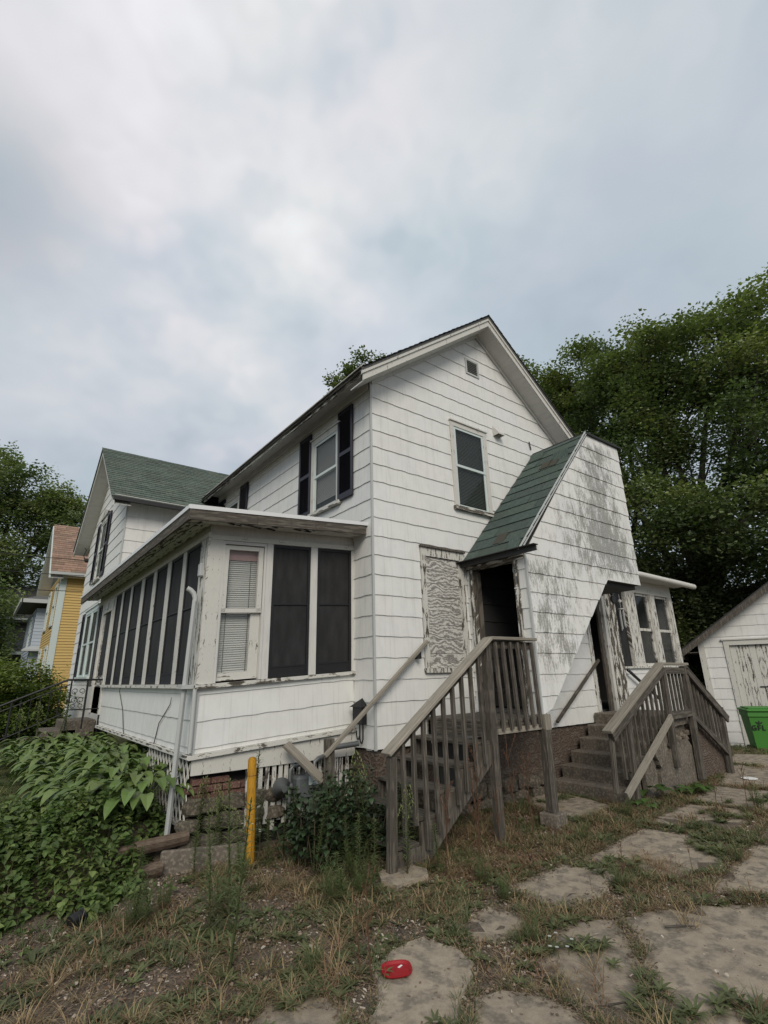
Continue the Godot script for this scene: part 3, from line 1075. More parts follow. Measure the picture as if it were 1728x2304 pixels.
func enclosed_porch(house: Node3D):
	var X := Vector3(1, 0, 0)
	var Z := Vector3(0, 0, 1)
	var zf := -0.47
	var xs := -2.06
	var S := 0.06                                   # settlement of the porch
	# solid walls below the sills and above the heads; the openings between are real
	var mb := fresh()
	mb.shear = S
	mb.plate(Vector3(0, 0, zf), X, UP, rect(xs, -0.001, 0.50, 1.15), -0.12, 0.0)
	var front := part(mb, "porch_front_wall", house, "trim")
	mb = fresh()
	mb.shear = S
	mb.plate(Vector3(0, 0, zf), X, UP, rect(xs, -0.001, 2.84, 3.06), -0.12, 0.0)
	part(mb, "porch_frieze", front, "trim")
	siding(front, Vector3(0, 0, zf), X, rect(xs, -0.01, 0.50, 1.15), [], 1.36, "siding", S, 1.05)
	mb = fresh()
	mb.plate(Vector3(xs, 0, 0), Z, UP, rect(-7.65, zf - 0.121, 0.36, 1.04), -0.12, 0.0)
	var side := part(mb, "porch_side_wall", house, "trim")
	mb = fresh()
	mb.plate(Vector3(xs, 0, 0), Z, UP, rect(-7.65, zf - 0.121, 2.74, 2.98), -0.12, 0.0)
	part(mb, "porch_frieze", side, "trim")
	siding(side, Vector3(xs, 0, 0), Z, rect(-5.85, zf, 0.375, 1.04), [], 1.25, "siding", 0.0, 1.05)
	one("metal_white", "corner_strip", front, Vector3(xs - 0.03, 0.50, zf + 0.002), Vector3(xs + 0.012, 1.14, zf + 0.03), 0.0, S)
	# water table and skirt
	one("peel", "water_table", front, Vector3(xs - 0.05, 0.455, zf), Vector3(0.0, 0.498, zf + 0.065), 0.0, S)
	mb = fresh()
	mb.plate(Vector3(0, 0, zf), X, UP, PackedVector2Array([Vector2(xs, 0.175), Vector2(-0.06, 0.175), Vector2(0.0, 0.19), Vector2(0.0, 0.462), Vector2(xs, 0.338)]), 0.0, 0.022)
	part(mb, "skirt_board", front, "peel_light")
	one("peel", "water_table", side, Vector3(xs - 0.065, 0.335, -5.85), Vector3(xs, 0.374, zf + 0.06))
	# corner post, mullions, sills, heads
	mb = fresh()
	mb.shear = S
	for r in [rect(xs, -1.905, 1.197, 2.841), rect(-1.335, -1.250, 1.197, 2.841), rect(-0.70, -0.60, 1.197, 2.841), rect(-0.052, -0.002, 1.197, 2.841)]:
		mb = fresh()
		mb.shear = S
		mb.plate(Vector3(0, 0, zf), X, UP, r, -0.10, 0.022)
		part(mb, "porch_mullion", front, "peel_light" if r[0].x < -2.0 else "trim")
	mb = fresh()
	mb.plate(Vector3(xs, 0, 0), Z, UP, rect(zf - 0.24, zf + 0.022, 1.08, 2.74), 0.0, 0.024)
	part(mb, "corner_post", side, "peel", "corner post whose paint has flaked off towards its foot")
	one("peel_heavy", "porch_sill", front, Vector3(xs - 0.05, 1.152, zf - 0.02), Vector3(-1.1, 1.196, zf + 0.07), 0.0, S)
	one("peel", "porch_sill", front, Vector3(-1.1, 1.152, zf - 0.02), Vector3(-0.005, 1.194, zf + 0.065), 0.0, S)
	one("peel_light", "porch_head", front, Vector3(xs, 2.842, zf), Vector3(-0.005, 2.90, zf + 0.03), 0.0, S)
	one("peel", "porch_sill", side, Vector3(xs - 0.075, 1.035, -5.85), Vector3(xs + 0.02, 1.078, zf - 0.0))
	one("peel_light", "porch_head", side, Vector3(xs - 0.03, 2.742, -7.65), Vector3(xs, 2.80, zf + 0.03))
	# the hung window with its blind, then the two screens beside it
	porch_window(house, Vector3(0, 0, zf), X, rect(-1.905, -1.335, 1.20, 2.838), S)
	for r in [[-1.248, -0.702], [-0.598, -0.054]]:
		screen(house, Vector3(0, 0, zf), X, Rect2(r[0], 1.20, r[1] - r[0], 1.635), S)
	var spans := [[-1.29, -0.715], [-1.985, -1.435], [-2.755, -2.165], [-3.49, -2.935], [-4.32, -3.69], [-5.05, -4.47], [-5.75, -5.21]]
	mb = fresh()
	for i in spans.size():
		screen(house, Vector3(xs, 0, 0), Z, Rect2(spans[i][0], 1.08, spans[i][1] - spans[i][0], 1.658), 0.0)
		var near: float = spans[i][0]
		var far: float = spans[i + 1][1] if i < spans.size() - 1 else -5.87
		mb = fresh()
		mb.plate(Vector3(xs, 0, 0), Z, UP, rect(far + 0.002, near - 0.002, 1.08, 2.74), -0.10, 0.020)
		part(mb, "porch_mullion", side, "peel_light")
	# door at the far end of the side
	mb = fresh()
	mb.plate(Vector3(xs, 0, 0), Z, UP, rect(-7.05, -6.93, 0.55, 2.74), -0.1, 0.035)
	mb.plate(Vector3(xs, 0, 0), Z, UP, rect(-6.00, -5.88, 0.55, 2.74), -0.1, 0.035)
	mb.plate(Vector3(xs, 0, 0), Z, UP, rect(-6.93, -6.00, 2.50, 2.739), -0.1, 0.03)
	var door := part(mb, "porch_door", house, "peel_light")
	one("peel_heavy", "door_panel", door, Vector3(xs - 0.0, 0.55, -6.93), Vector3(xs + 0.04, 1.25, -6.0))
	one("peel", "door_stile", door, Vector3(xs - 0.0, 1.25, -6.16), Vector3(xs + 0.04, 2.50, -6.0))
	one("peel", "door_stile", door, Vector3(xs - 0.0, 1.25, -6.93), Vector3(xs + 0.04, 2.50, -6.8))
	one("screen", "door_screen", door, Vector3(xs + 0.01, 1.25, -6.80), Vector3(xs + 0.025, 2.50, -6.16))
	one("trim", "number_plate", door, Vector3(xs - 0.05, 2.56, -6.55), Vector3(xs - 0.031, 2.68, -6.38))
	# floor, far wall and inner wall close the porch
	mb = fresh()
	mb.slab(Vector3(xs + 0.122, 0.40, -7.65), Vector3(-0.003, 0.46, zf - 0.122))
	mb.slab(Vector3(xs + 0.002, 0.2, -7.75), Vector3(-0.003, 2.98, -7.652))
	part(mb, "porch_floor", house, "dim_wall")
	# roof: shallow, falling away from the house and with the settlement
	var a := Vector3(-0.002, 3.175, 0)
	var b := Vector3(-2.44, 2.985, 0)
	mb = fresh()
	mb.plate(Vector3.ZERO, X, UP, PackedVector2Array([Vector2(a.x, a.y - 0.05), Vector2(b.x + 0.03, b.y - 0.05), Vector2(b.x + 0.03, b.y - 0.003), Vector2(a.x, a.y - 0.003)]), -7.93, -0.13)
	var roof := part(mb, "porch_roof", house, "tar")
	mb = fresh()                                     # white drip edge
	mb.plate(Vector3.ZERO, X, UP, PackedVector2Array([Vector2(a.x, a.y - 0.045), Vector2(b.x, b.y - 0.045), Vector2(b.x, b.y + 0.004), Vector2(a.x, a.y + 0.004)]), -0.128, -0.098)
	mb.slab(Vector3(b.x - 0.003, b.y - 0.045, -7.94), Vector3(b.x + 0.026, b.y + 0.004, -0.099))
	part(mb, "drip_edge", roof, "drip_edge")
	mb = fresh()
	for i in 3:
		var x0 := lerpf(b.x + 0.012, -0.03, i / 3.0)
		var x1 := lerpf(b.x + 0.012, -0.03, (i + 1) / 3.0) - 0.003
		var y0 := lerpf(b.y, a.y, (x0 - b.x) / (a.x - b.x)) - 0.046
		var y1 := lerpf(b.y, a.y, (x1 - b.x) / (a.x - b.x)) - 0.046
		mb.uvo = Vector2(rnd(0, 3), rnd(0, 3))
		mb.beam(Vector3(x0, y0 - 0.06, -0.122), Vector3(x1, y1 - 0.06, -0.122), 0.12, 0.026)
	part(mb, "fascia", roof, "wood")
	mb = fresh()
	for i in 4:
		mb.uvo = Vector2(rnd(0, 3), rnd(0, 3))
		var z0 := -0.11 - i * 1.95
		mb.beam(Vector3(b.x + 0.022, b.y - 0.105, z0), Vector3(b.x + 0.022, b.y - 0.105, z0 - 1.945), 0.026, 0.12, UP)
	part(mb, "fascia", roof, "wood")
	# soffit boards, running along each side, their paint hanging in scabs
	for i in 4:
		var t0 := i / 4.0
		var t1 := (i + 0.97) / 4.0
		mb = fresh()                                # along the front
		var zz0 := lerpf(-0.136, zf + 0.03, t0)
		var zz1 := lerpf(-0.136, zf + 0.03, t1)
		mb.beam(Vector3(-2.38, 2.862 + 0.03 * t0, (zz0 + zz1) * 0.5), Vector3(-0.005, 3.025 + 0.01 * t0, (zz0 + zz1) * 0.5), 0.014, zz0 - zz1)
		part(mb, "soffit_board", roof, "peel" if i < 2 else "peel_light")
		mb = fresh()                                # along the side
		var x0 := lerpf(-2.405, xs - 0.03, t0)
		var x1 := lerpf(-2.405, xs - 0.03, t1)
		mb.beam(Vector3((x0 + x1) * 0.5, 2.865 + 0.028 * t0, zf + 0.05), Vector3((x0 + x1) * 0.5, 2.90 + 0.028 * t0, -7.9), x1 - x0, 0.014, UP)
		part(mb, "soffit_board", roof, "peel_heavy" if i == 1 else "peel")
	paint_scabs(roof)
	# what stands under the porch: brick and stone pier, loose vertical slats, lattice at the corner
	var pier := thing_part_bricks(house)
	slats_and_lattice(house)

func paint_scabs(roof: Node3D):
	# curls of old paint and dark wood where the soffit has let go
	var r := RandomNumberGenerator.new()
	r.seed = 8
	var mb := MB.new()
	for i in 70:
		var p: Vector3
		if i % 3 == 0:
			p = Vector3(r.randf_range(-2.3, -0.8), 0, r.randf_range(-0.36, -0.16))
			p.y = lerpf(2.875, 3.03, (p.x + 2.4) / 2.4) - 0.006
		else:
			p = Vector3(r.randf_range(-2.38, -2.12), 2.862, -0.3 - 7.0 * pow(r.randf(), 1.4))
			p.y = 2.868 - 0.005 * p.z + 0.02 * clampf((p.x + 2.4) * 3.0, 0, 1)
		var s := r.randf_range(0.03, 0.10)
		var along := Vector3(1, 0, 0) if i % 3 == 0 else Vector3(0, 0, 1)
		mb.beam(p - along * s, p + along * s + Vector3(0, -r.randf_range(0.0, 0.02), 0), r.randf_range(0.008, 0.05), 0.004, UP)
	part(mb, "bare_patches", roof, "dark", "", "stuff")

func porch_window(house: Node3D, o: Vector3, u: Vector3, outline: PackedVector2Array, shear: float):
	var xf := Transform3D(Basis(u, UP, u.cross(UP)), o)
	var x0 := -1.903
	var x1 := -1.337
	var add := func(m: MB, a0: float, b0: float, a1: float, b1: float, d0: float, d1: float):
		m.shear = shear
		m.box(xf * Transform3D(Basis(), Vector3((a0 + a1) * 0.5, (b0 + b1) * 0.5, (d0 + d1) * 0.5)), Vector3(absf(a1 - a0), absf(b1 - b0), absf(d1 - d0)))
	var mb := fresh()
	add.call(mb, x0, 1.20, x0 + 0.03, 2.838, -0.09, 0.018)
	add.call(mb, x1 - 0.03, 1.20, x1, 2.838, -0.09, 0.018)
	add.call(mb, x0 + 0.03, 2.80, x1 - 0.03, 2.838, -0.09, 0.018)
	var w := part(mb, "porch_window", house, "trim", "hung window with a white blind beside the corner post")
	mb = fresh()                              # upper sash stands outside and has slipped a little
	for q in [[x0 + 0.03, 1.985, x0 + 0.085, 2.785], [x1 - 0.10, 1.985, x1 - 0.04, 2.785], [x0 + 0.085, 2.735, x1 - 0.10, 2.785], [x0 + 0.02, 1.975, x1 - 0.035, 2.025]]:
		add.call(mb, q[0], q[1], q[2], q[3], -0.03, 0.012)
	part(mb, "sash", w, "peel_light")
	mb = fresh()
	for q in [[x0 + 0.03, 1.255, x0 + 0.055, 1.984], [x1 - 0.15, 1.255, x1 - 0.032, 1.974]]:
		add.call(mb, q[0], q[1], q[2], q[3], -0.065, -0.035)
	part(mb, "sash", w, "peel_light")
	mb = fresh()
	add.call(mb, x0 + 0.03, 1.215, x1 - 0.032, 1.254, -0.065, -0.03)
	add.call(mb, x0 + 0.056, 1.254, x1 - 0.151, 1.30, -0.065, -0.03)
	part(mb, "sash_rail", w, "peel")
	mb = fresh()
	add.call(mb, x0 + 0.085, 2.025, x1 - 0.10, 2.735, -0.012, -0.009)
	add.call(mb, x0 + 0.055, 1.30, x1 - 0.15, 1.975, -0.052, -0.049)
	part(mb, "pane", w, "pane")
	mb = fresh()
	mb.shear = shear
	var y := 2.74
	while y > 1.28:
		var g := rnd(0.86, 1.0)
		mb.col = Color(g, g, g)
		mb.box(xf * Transform3D(Basis(Vector3.RIGHT, 1.12), Vector3((x0 + x1) * 0.5 - 0.01, y, -0.085)), Vector3(x1 - x0 - 0.11, 0.0015, 0.026))
		y -= 0.0255
	part(mb, "blind", w, "blind")
	mb = fresh()
	for xx in [x0 + 0.12, x1 - 0.17]:
		add.call(mb, xx, 1.28, xx + 0.005, 2.74, -0.074, -0.071)
	part(mb, "blind_cord", w, "darkened_blind")
	mb = fresh()
	add.call(mb, x0 + 0.06, 2.62, x1 - 0.08, 2.79, -0.070, -0.066)
	part(mb, "valance", w, "pink_cloth")
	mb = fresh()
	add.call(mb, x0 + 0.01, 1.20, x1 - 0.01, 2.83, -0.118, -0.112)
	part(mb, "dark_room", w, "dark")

func screen(house: Node3D, o: Vector3, u: Vector3, r: Rect2, shear: float):
	var xf := Transform3D(Basis(u, UP, u.cross(UP)), o)
	var mb := fresh()
	mb.shear = shear
	var x0 := r.position.x + 0.002
	var x1 := r.end.x - 0.002
	var y0 := r.position.y
	var y1 := r.end.y
	var d := rnd(-0.004, 0.004)
	var add := func(m: MB, a0: float, b0: float, a1: float, b1: float, d0: float, d1: float):
		m.box(xf * Transform3D(Basis(), Vector3((a0 + a1) * 0.5, (b0 + b1) * 0.5, (d0 + d1) * 0.5)), Vector3(absf(a1 - a0), absf(b1 - b0), absf(d1 - d0)))
	var t := 0.035
	add.call(mb, x0, y0, x0 + t, y1, -0.012 + d, 0.014 + d)
	add.call(mb, x1 - t, y0, x1, y1, -0.012 + d, 0.014 + d)
	add.call(mb, x0 + t, y1 - t, x1 - t, y1, -0.012 + d, 0.014 + d)
	add.call(mb, x0 + t, y0, x1 - t, y0 + 0.115, -0.012 + d, 0.010 + d)
	add.call(mb, x0 + t, y0 + 0.115, x1 - t, y0 + 0.132, -0.012 + d, 0.016 + d)
	var mid := y0 + (y1 - y0) * 0.53
	add.call(mb, x0 + t, mid, x1 - t, mid + 0.018, -0.010 + d, 0.013 + d)
	var s := part(mb, "window_screen", house, "black_frame")
	mb = fresh()
	mb.shear = shear
	add.call(mb, x0 + t, y0 + 0.132, x1 - t, y1 - t, -0.004 + d, -0.001 + d)
	part(mb, "screen_mesh", s, "screen")
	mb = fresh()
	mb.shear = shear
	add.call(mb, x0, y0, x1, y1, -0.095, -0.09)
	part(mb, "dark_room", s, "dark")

func thing_part_bricks(house: Node3D) -> Node3D:
	var mb := fresh()
	mb.slab(Vector3(-2.02, -0.9, -0.75), Vector3(-0.02, 0.17, -0.60))
	var pier := part(mb, "porch_pier", house, "dark")
	var r := RandomNumberGenerator.new()
	r.seed = 12
	var y := 0.10
	for row in 3:
		var x := -2.02 - 0.08 * (row % 2)
		while x < -1.42:
			var w := 0.205
			if not (row == 0 and x > -1.80):
				mb = fresh()
				var k := r.randf_range(0.7, 1.05)
				mb.col = Color(k, k, k)
				mb.box(Transform3D(Basis(Vector3(0, 1, 0), r.randf_range(-0.04, 0.04)), Vector3(maxf(x, -2.1) + w * 0.5, y + r.randf_range(-0.004, 0.004), -0.55 + r.randf_range(-0.012, 0.02))), Vector3(w - 0.012, 0.062, 0.1), 0.006)
				part(mb, "brick", pier, "brick")
			x += w
		y -= 0.074
	for i in 14:
		var rr := i / 5
		var x2 := -1.98 + (i % 5) * 0.22 + r.randf_range(-0.04, 0.04)
		part(rock(r, Vector3(x2, -0.13 - rr * 0.17, -0.53), Vector3(r.randf_range(0.10, 0.15), r.randf_range(0.06, 0.09), 0.09)), "pier_stone", pier, "stone")
	return pier

func slats_and_lattice(house: Node3D):
	var r := RandomNumberGenerator.new()
	r.seed = 21
	var mb := fresh()
	mb.slab(Vector3(-1.45, -0.28, -0.53), Vector3(0.0, -0.20, -0.50))
	var sk := part(mb, "slat_skirting", house, "wood")
	var x := -1.42
	while x < -0.03:
		mb = fresh()
		var lean := r.randf_range(-0.015, 0.015)
		mb.beam(Vector3(x + lean, -0.42 + r.randf_range(-0.06, 0.03), -0.49), Vector3(x, 0.19, -0.475), 0.048, 0.012)
		part(mb, "slat", sk, "peel" if r.randf() < 0.6 else "peel_heavy")
		x += r.randf_range(0.066, 0.088)
	one("wood", "slat_rail", sk, Vector3(-1.45, 0.02, -0.505), Vector3(0.0, 0.07, -0.485))
	# lattice on the side of the porch
	mb = fresh()
	mb.slab(Vector3(-2.075, -0.33, -2.2), Vector3(-2.055, -0.30, -0.49))
	var lat := part(mb, "lattice", house, "peel_light")
	var p := -2.9
	while p < 0.6:
		for s in [-1.0, 1.0]:
			var a := Vector2(p, -0.32)
			var b := Vector2(p + s * 0.40, 0.335)
			if s < 0:
				a.x += 0.4
				b.x += 0.4
			# clip to the panel
			var lo := maxf(minf(a.x, b.x), -2.2)
			var hi := minf(maxf(a.x, b.x), -0.48)
			if hi - lo < 0.03:
				continue
			var sl := (b.y - a.y) / (b.x - a.x)
			mb = fresh()
			var off: float = 0.006 * s
			mb.beam(Vector3(-2.066 + off, a.y + sl * (lo - a.x), lo), Vector3(-2.066 + off, a.y + sl * (hi - a.x), hi), 0.030, 0.007, Vector3(1, 0, 0))
			part(mb, "lattice_strip", lat, "peel_light")
		p += 0.128

func stair_enclosure(house: Node3D):
	var X := Vector3(1, 0, 0)
	var Z := Vector3(0, 0, 1)
	var zf := 1.13
	var face := PackedVector2Array([Vector2(1.80, 0.60), Vector2(2.03, 0.68), Vector2(3.885, 2.53), Vector2(4.95, 2.53), Vector2(4.98, 5.15), Vector2(3.90, 5.15), Vector2(1.80, 2.72)])
	var mb := fresh()
	mb.plate(Vector3(0, 0, zf), X, UP, face, -0.10, 0.0)
	var wall := part(mb, "enclosure_wall", house, "dim_wall")
	siding(wall, Vector3(0, 0, zf), X, face, [], 5.42, "mouldy_siding", 0.0, 0.61, true, Rect2(1.75, 0.55, 3.3, 4.7))
	one("metal_white", "corner_strip", wall, Vector3(1.776, 0.60, zf - 0.0), Vector3(1.805, 2.70, zf + 0.026))
	# the end wall with the doorway, facing the street side
	mb = fresh()
	mb.plate(Vector3(1.80, 0, 0), Z, UP, rect(0.021, 0.13, 0.60, 2.68), -0.08, 0.0)
	mb.plate(Vector3(1.80, 0, 0), Z, UP, rect(0.965, zf - 0.101, 0.60, 2.68), -0.08, 0.0)
	var end := part(mb, "enclosure_end_wall", house, "dim_wall")
	siding(end, Vector3(1.80, 0, 0), Z, rect(0.021, 0.085, 0.60, 2.68), [], 5.47, "siding", 0.0, 0.61)
	siding(end, Vector3(1.80, 0, 0), Z, rect(1.0, zf + 0.0, 0.60, 2.68), [], 5.47, "siding", 0.0, 0.61)
	mb = fresh()
	mb.plate(Vector3(1.80, 0, 0), Z, UP, rect(0.085, 0.165, 0.60, 2.64), -0.10, 0.032)
	mb.plate(Vector3(1.80, 0, 0), Z, UP, rect(0.925, 1.0, 0.60, 2.64), -0.10, 0.032)
	var frame := part(mb, "door_frame", house, "peel_heavy", "weathered frame of the open upper-flat doorway")
	one("peel_heavy", "head_casing", frame, Vector3(1.765, 2.641, 0.03), Vector3(1.90, 2.72, 1.13))
	mb = fresh()
	mb.plate(Vector3(1.80, 0, 0), Z, UP, rect(0.166, 0.20, 0.60, 2.60), -0.10, -0.02)
	mb.plate(Vector3(1.80, 0, 0), Z, UP, rect(0.89, 0.924, 0.60, 2.60), -0.10, -0.02)
	part(mb, "door_stop", frame, "wood")
	# the house number on the right jamb: 6, 1, 7 from the top down
	var ys := [2.50, 2.36, 2.205]
	var digits := ["6", "1", "7"]
	for i in 3:
		var tm := TextMesh.new()
		tm.text = digits[i]
		var fnt := SystemFont.new()
		fnt.font_names = PackedStringArray(["Droid Sans"])
		fnt.font_weight = 700
		tm.font = fnt
		tm.font_size = 32
		tm.pixel_size = 0.0042
		tm.depth = 0.008
		tm.material = M["white_print"] if i == 2 else M["grey_pipe"]
		var num := show_mesh(tm, "house_number", frame)
		num.transform = Transform3D(Basis(Vector3(0, 0, 1), Vector3(0, 1, 0), Vector3(-1, 0, 0)), Vector3(1.762, ys[i], 0.962))
	# the stair inside: dark treads and a stringer that rise to the right
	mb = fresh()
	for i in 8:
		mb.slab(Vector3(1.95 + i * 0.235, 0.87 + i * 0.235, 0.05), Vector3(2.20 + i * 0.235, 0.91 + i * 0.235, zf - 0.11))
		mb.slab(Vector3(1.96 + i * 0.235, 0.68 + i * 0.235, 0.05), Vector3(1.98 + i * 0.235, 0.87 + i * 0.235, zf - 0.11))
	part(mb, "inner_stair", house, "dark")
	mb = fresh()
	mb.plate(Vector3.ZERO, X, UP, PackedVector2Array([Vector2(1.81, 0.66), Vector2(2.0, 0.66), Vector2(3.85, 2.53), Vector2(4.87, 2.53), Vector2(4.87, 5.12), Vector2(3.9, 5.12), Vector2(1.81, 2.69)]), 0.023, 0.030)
	var lining := part(mb, "shade_lining", house, "shade_painted_siding")  # added lining; its near-black colour stands in for the indoor shade
	siding(lining, Vector3(0, 0, 0.031), X, PackedVector2Array([Vector2(1.83, 0.70), Vector2(2.0, 0.70), Vector2(3.83, 2.56), Vector2(4.85, 2.56), Vector2(4.85, 5.10), Vector2(3.9, 5.10), Vector2(1.83, 2.66)]), [], 5.40, "shade_painted_siding", 0.0, 0.61, false)
	# floor and underside
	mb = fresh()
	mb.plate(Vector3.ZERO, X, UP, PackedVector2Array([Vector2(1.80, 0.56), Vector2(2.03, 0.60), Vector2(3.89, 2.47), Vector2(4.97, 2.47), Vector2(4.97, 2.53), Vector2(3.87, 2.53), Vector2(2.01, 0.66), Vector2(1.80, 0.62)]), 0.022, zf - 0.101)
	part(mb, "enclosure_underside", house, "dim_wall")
	mb = fresh()
	mb.plate(Vector3(4.88, 0, 0), Vector3(0, 0, -1), UP, rect(-(zf - 0.101), -0.022, 2.531, 5.14), 0.0, 0.09)
	part(mb, "enclosure_far_wall", house, "trim")
	# roof: steep green slope, edge metal, then the flat top
	var lo := Vector3(1.67, 2.745, 0.022)
	var hi := Vector3(3.90, 5.175, 0.022)
	var s := (hi - lo)
	mb = fresh()
	var dirv := s.normalized()
	var nrm := Vector3(-dirv.y, dirv.x, 0)
	mb.plate(Vector3(0, 0, 0), X, UP, PackedVector2Array([Vector2(lo.x, lo.y), Vector2(lo.x, lo.y) - Vector2(nrm.x, nrm.y) * 0.05, Vector2(hi.x, hi.y) - Vector2(nrm.x, nrm.y) * 0.05, Vector2(hi.x, hi.y)]), 0.022, zf + 0.02)
	var roof := part(mb, "enclosure_roof", house, "tar")
	var missing := [[0.34, 0.62, 0.30, 0.52], [0.52, 0.74, 2.70, 2.90], [0.40, 0.55, 2.70, 2.90], [0.95, 1.14, 2.86, 3.04]]
	var keep := func(a: float, b: float) -> bool:
		for m in missing:
			if a > m[0] and a < m[1] and b > m[2] and b < m[3]:
				return false
		return true
	shingle_field(roof, lo + nrm * 0.002 + Vector3(0, 0, zf + 0.02), Vector3(0, 0, -1), dirv, 1.13, s.length() + 0.02, "green_shingle", 0.60, 0.262, null, 0.0)
	# places where a tab is gone and the older brown layer shows, and tabs that have lifted
	for q in [[0.42, 0.20, 0.285, 0.245], [0.45, 0.18, 2.40, 0.22], [0.27, 0.16, 2.38, 0.24]]:
		mb = fresh()
		var c: Vector3 = lo + dirv * (q[2] + q[3] * 0.5) + nrm * 0.022 + Vector3(0, 0, zf - q[0] - q[1] * 0.5)
		mb.box(Transform3D(Basis(Vector3(0, 0, 1), dirv, nrm * -1.0), c), Vector3(q[1], q[3], 0.004))
		part(mb, "bare_tab", roof, "brown_old")
	for q in [[0.10, 0.30, 2.62, 0.5], [0.02, 0.2, 0.12, 0.25], [0.75, 0.3, 3.0, 0.25]]:
		mb = fresh()
		var c2: Vector3 = lo + dirv * q[2] + nrm * 0.05 + Vector3(0, 0, zf - q[0] - q[1] * 0.5)
		mb.box(Transform3D(Basis(Vector3(0, 0, 1), dirv.rotated(Vector3(0, 0, 1), q[3]), (nrm * -1.0).rotated(Vector3(0, 0, 1), q[3])), c2), Vector3(q[1], 0.20, 0.006))
		part(mb, "lifted_shingle", roof, "green_shingle")
	mb = fresh()
	mb.beam(lo - dirv * 0.02 + Vector3(0, 0, zf + 0.005) + nrm * 0.002, hi + Vector3(0, 0, zf + 0.005) + nrm * 0.002, 0.055, 0.022)
	part(mb, "rake_metal", roof, "metal_white")
	mb = fresh()
	mb.beam(lo + Vector3(-0.015, -0.028, -0.03), lo + Vector3(-0.015, -0.028, zf + 0.28), 0.03, 0.075, UP)
	mb.beam(lo + Vector3(-0.05, 0.012, -0.03), lo + Vector3(-0.04, 0.012, zf + 0.30), 0.10, 0.012, UP)
	part(mb, "eave_strip", roof, "tar")
	mb = fresh()
	mb.slab(Vector3(3.88, 5.155, 0.02), Vector3(5.06, 5.185, zf + 0.05))
	part(mb, "flat_roof", house, "tar")
	mb = fresh()
	mb.beam(Vector3(3.84, 5.26, 0.03), Vector3(3.80, 5.42, 0.035), 0.03, 0.004)
	part(mb, "flashing_corner", roof, "tar")

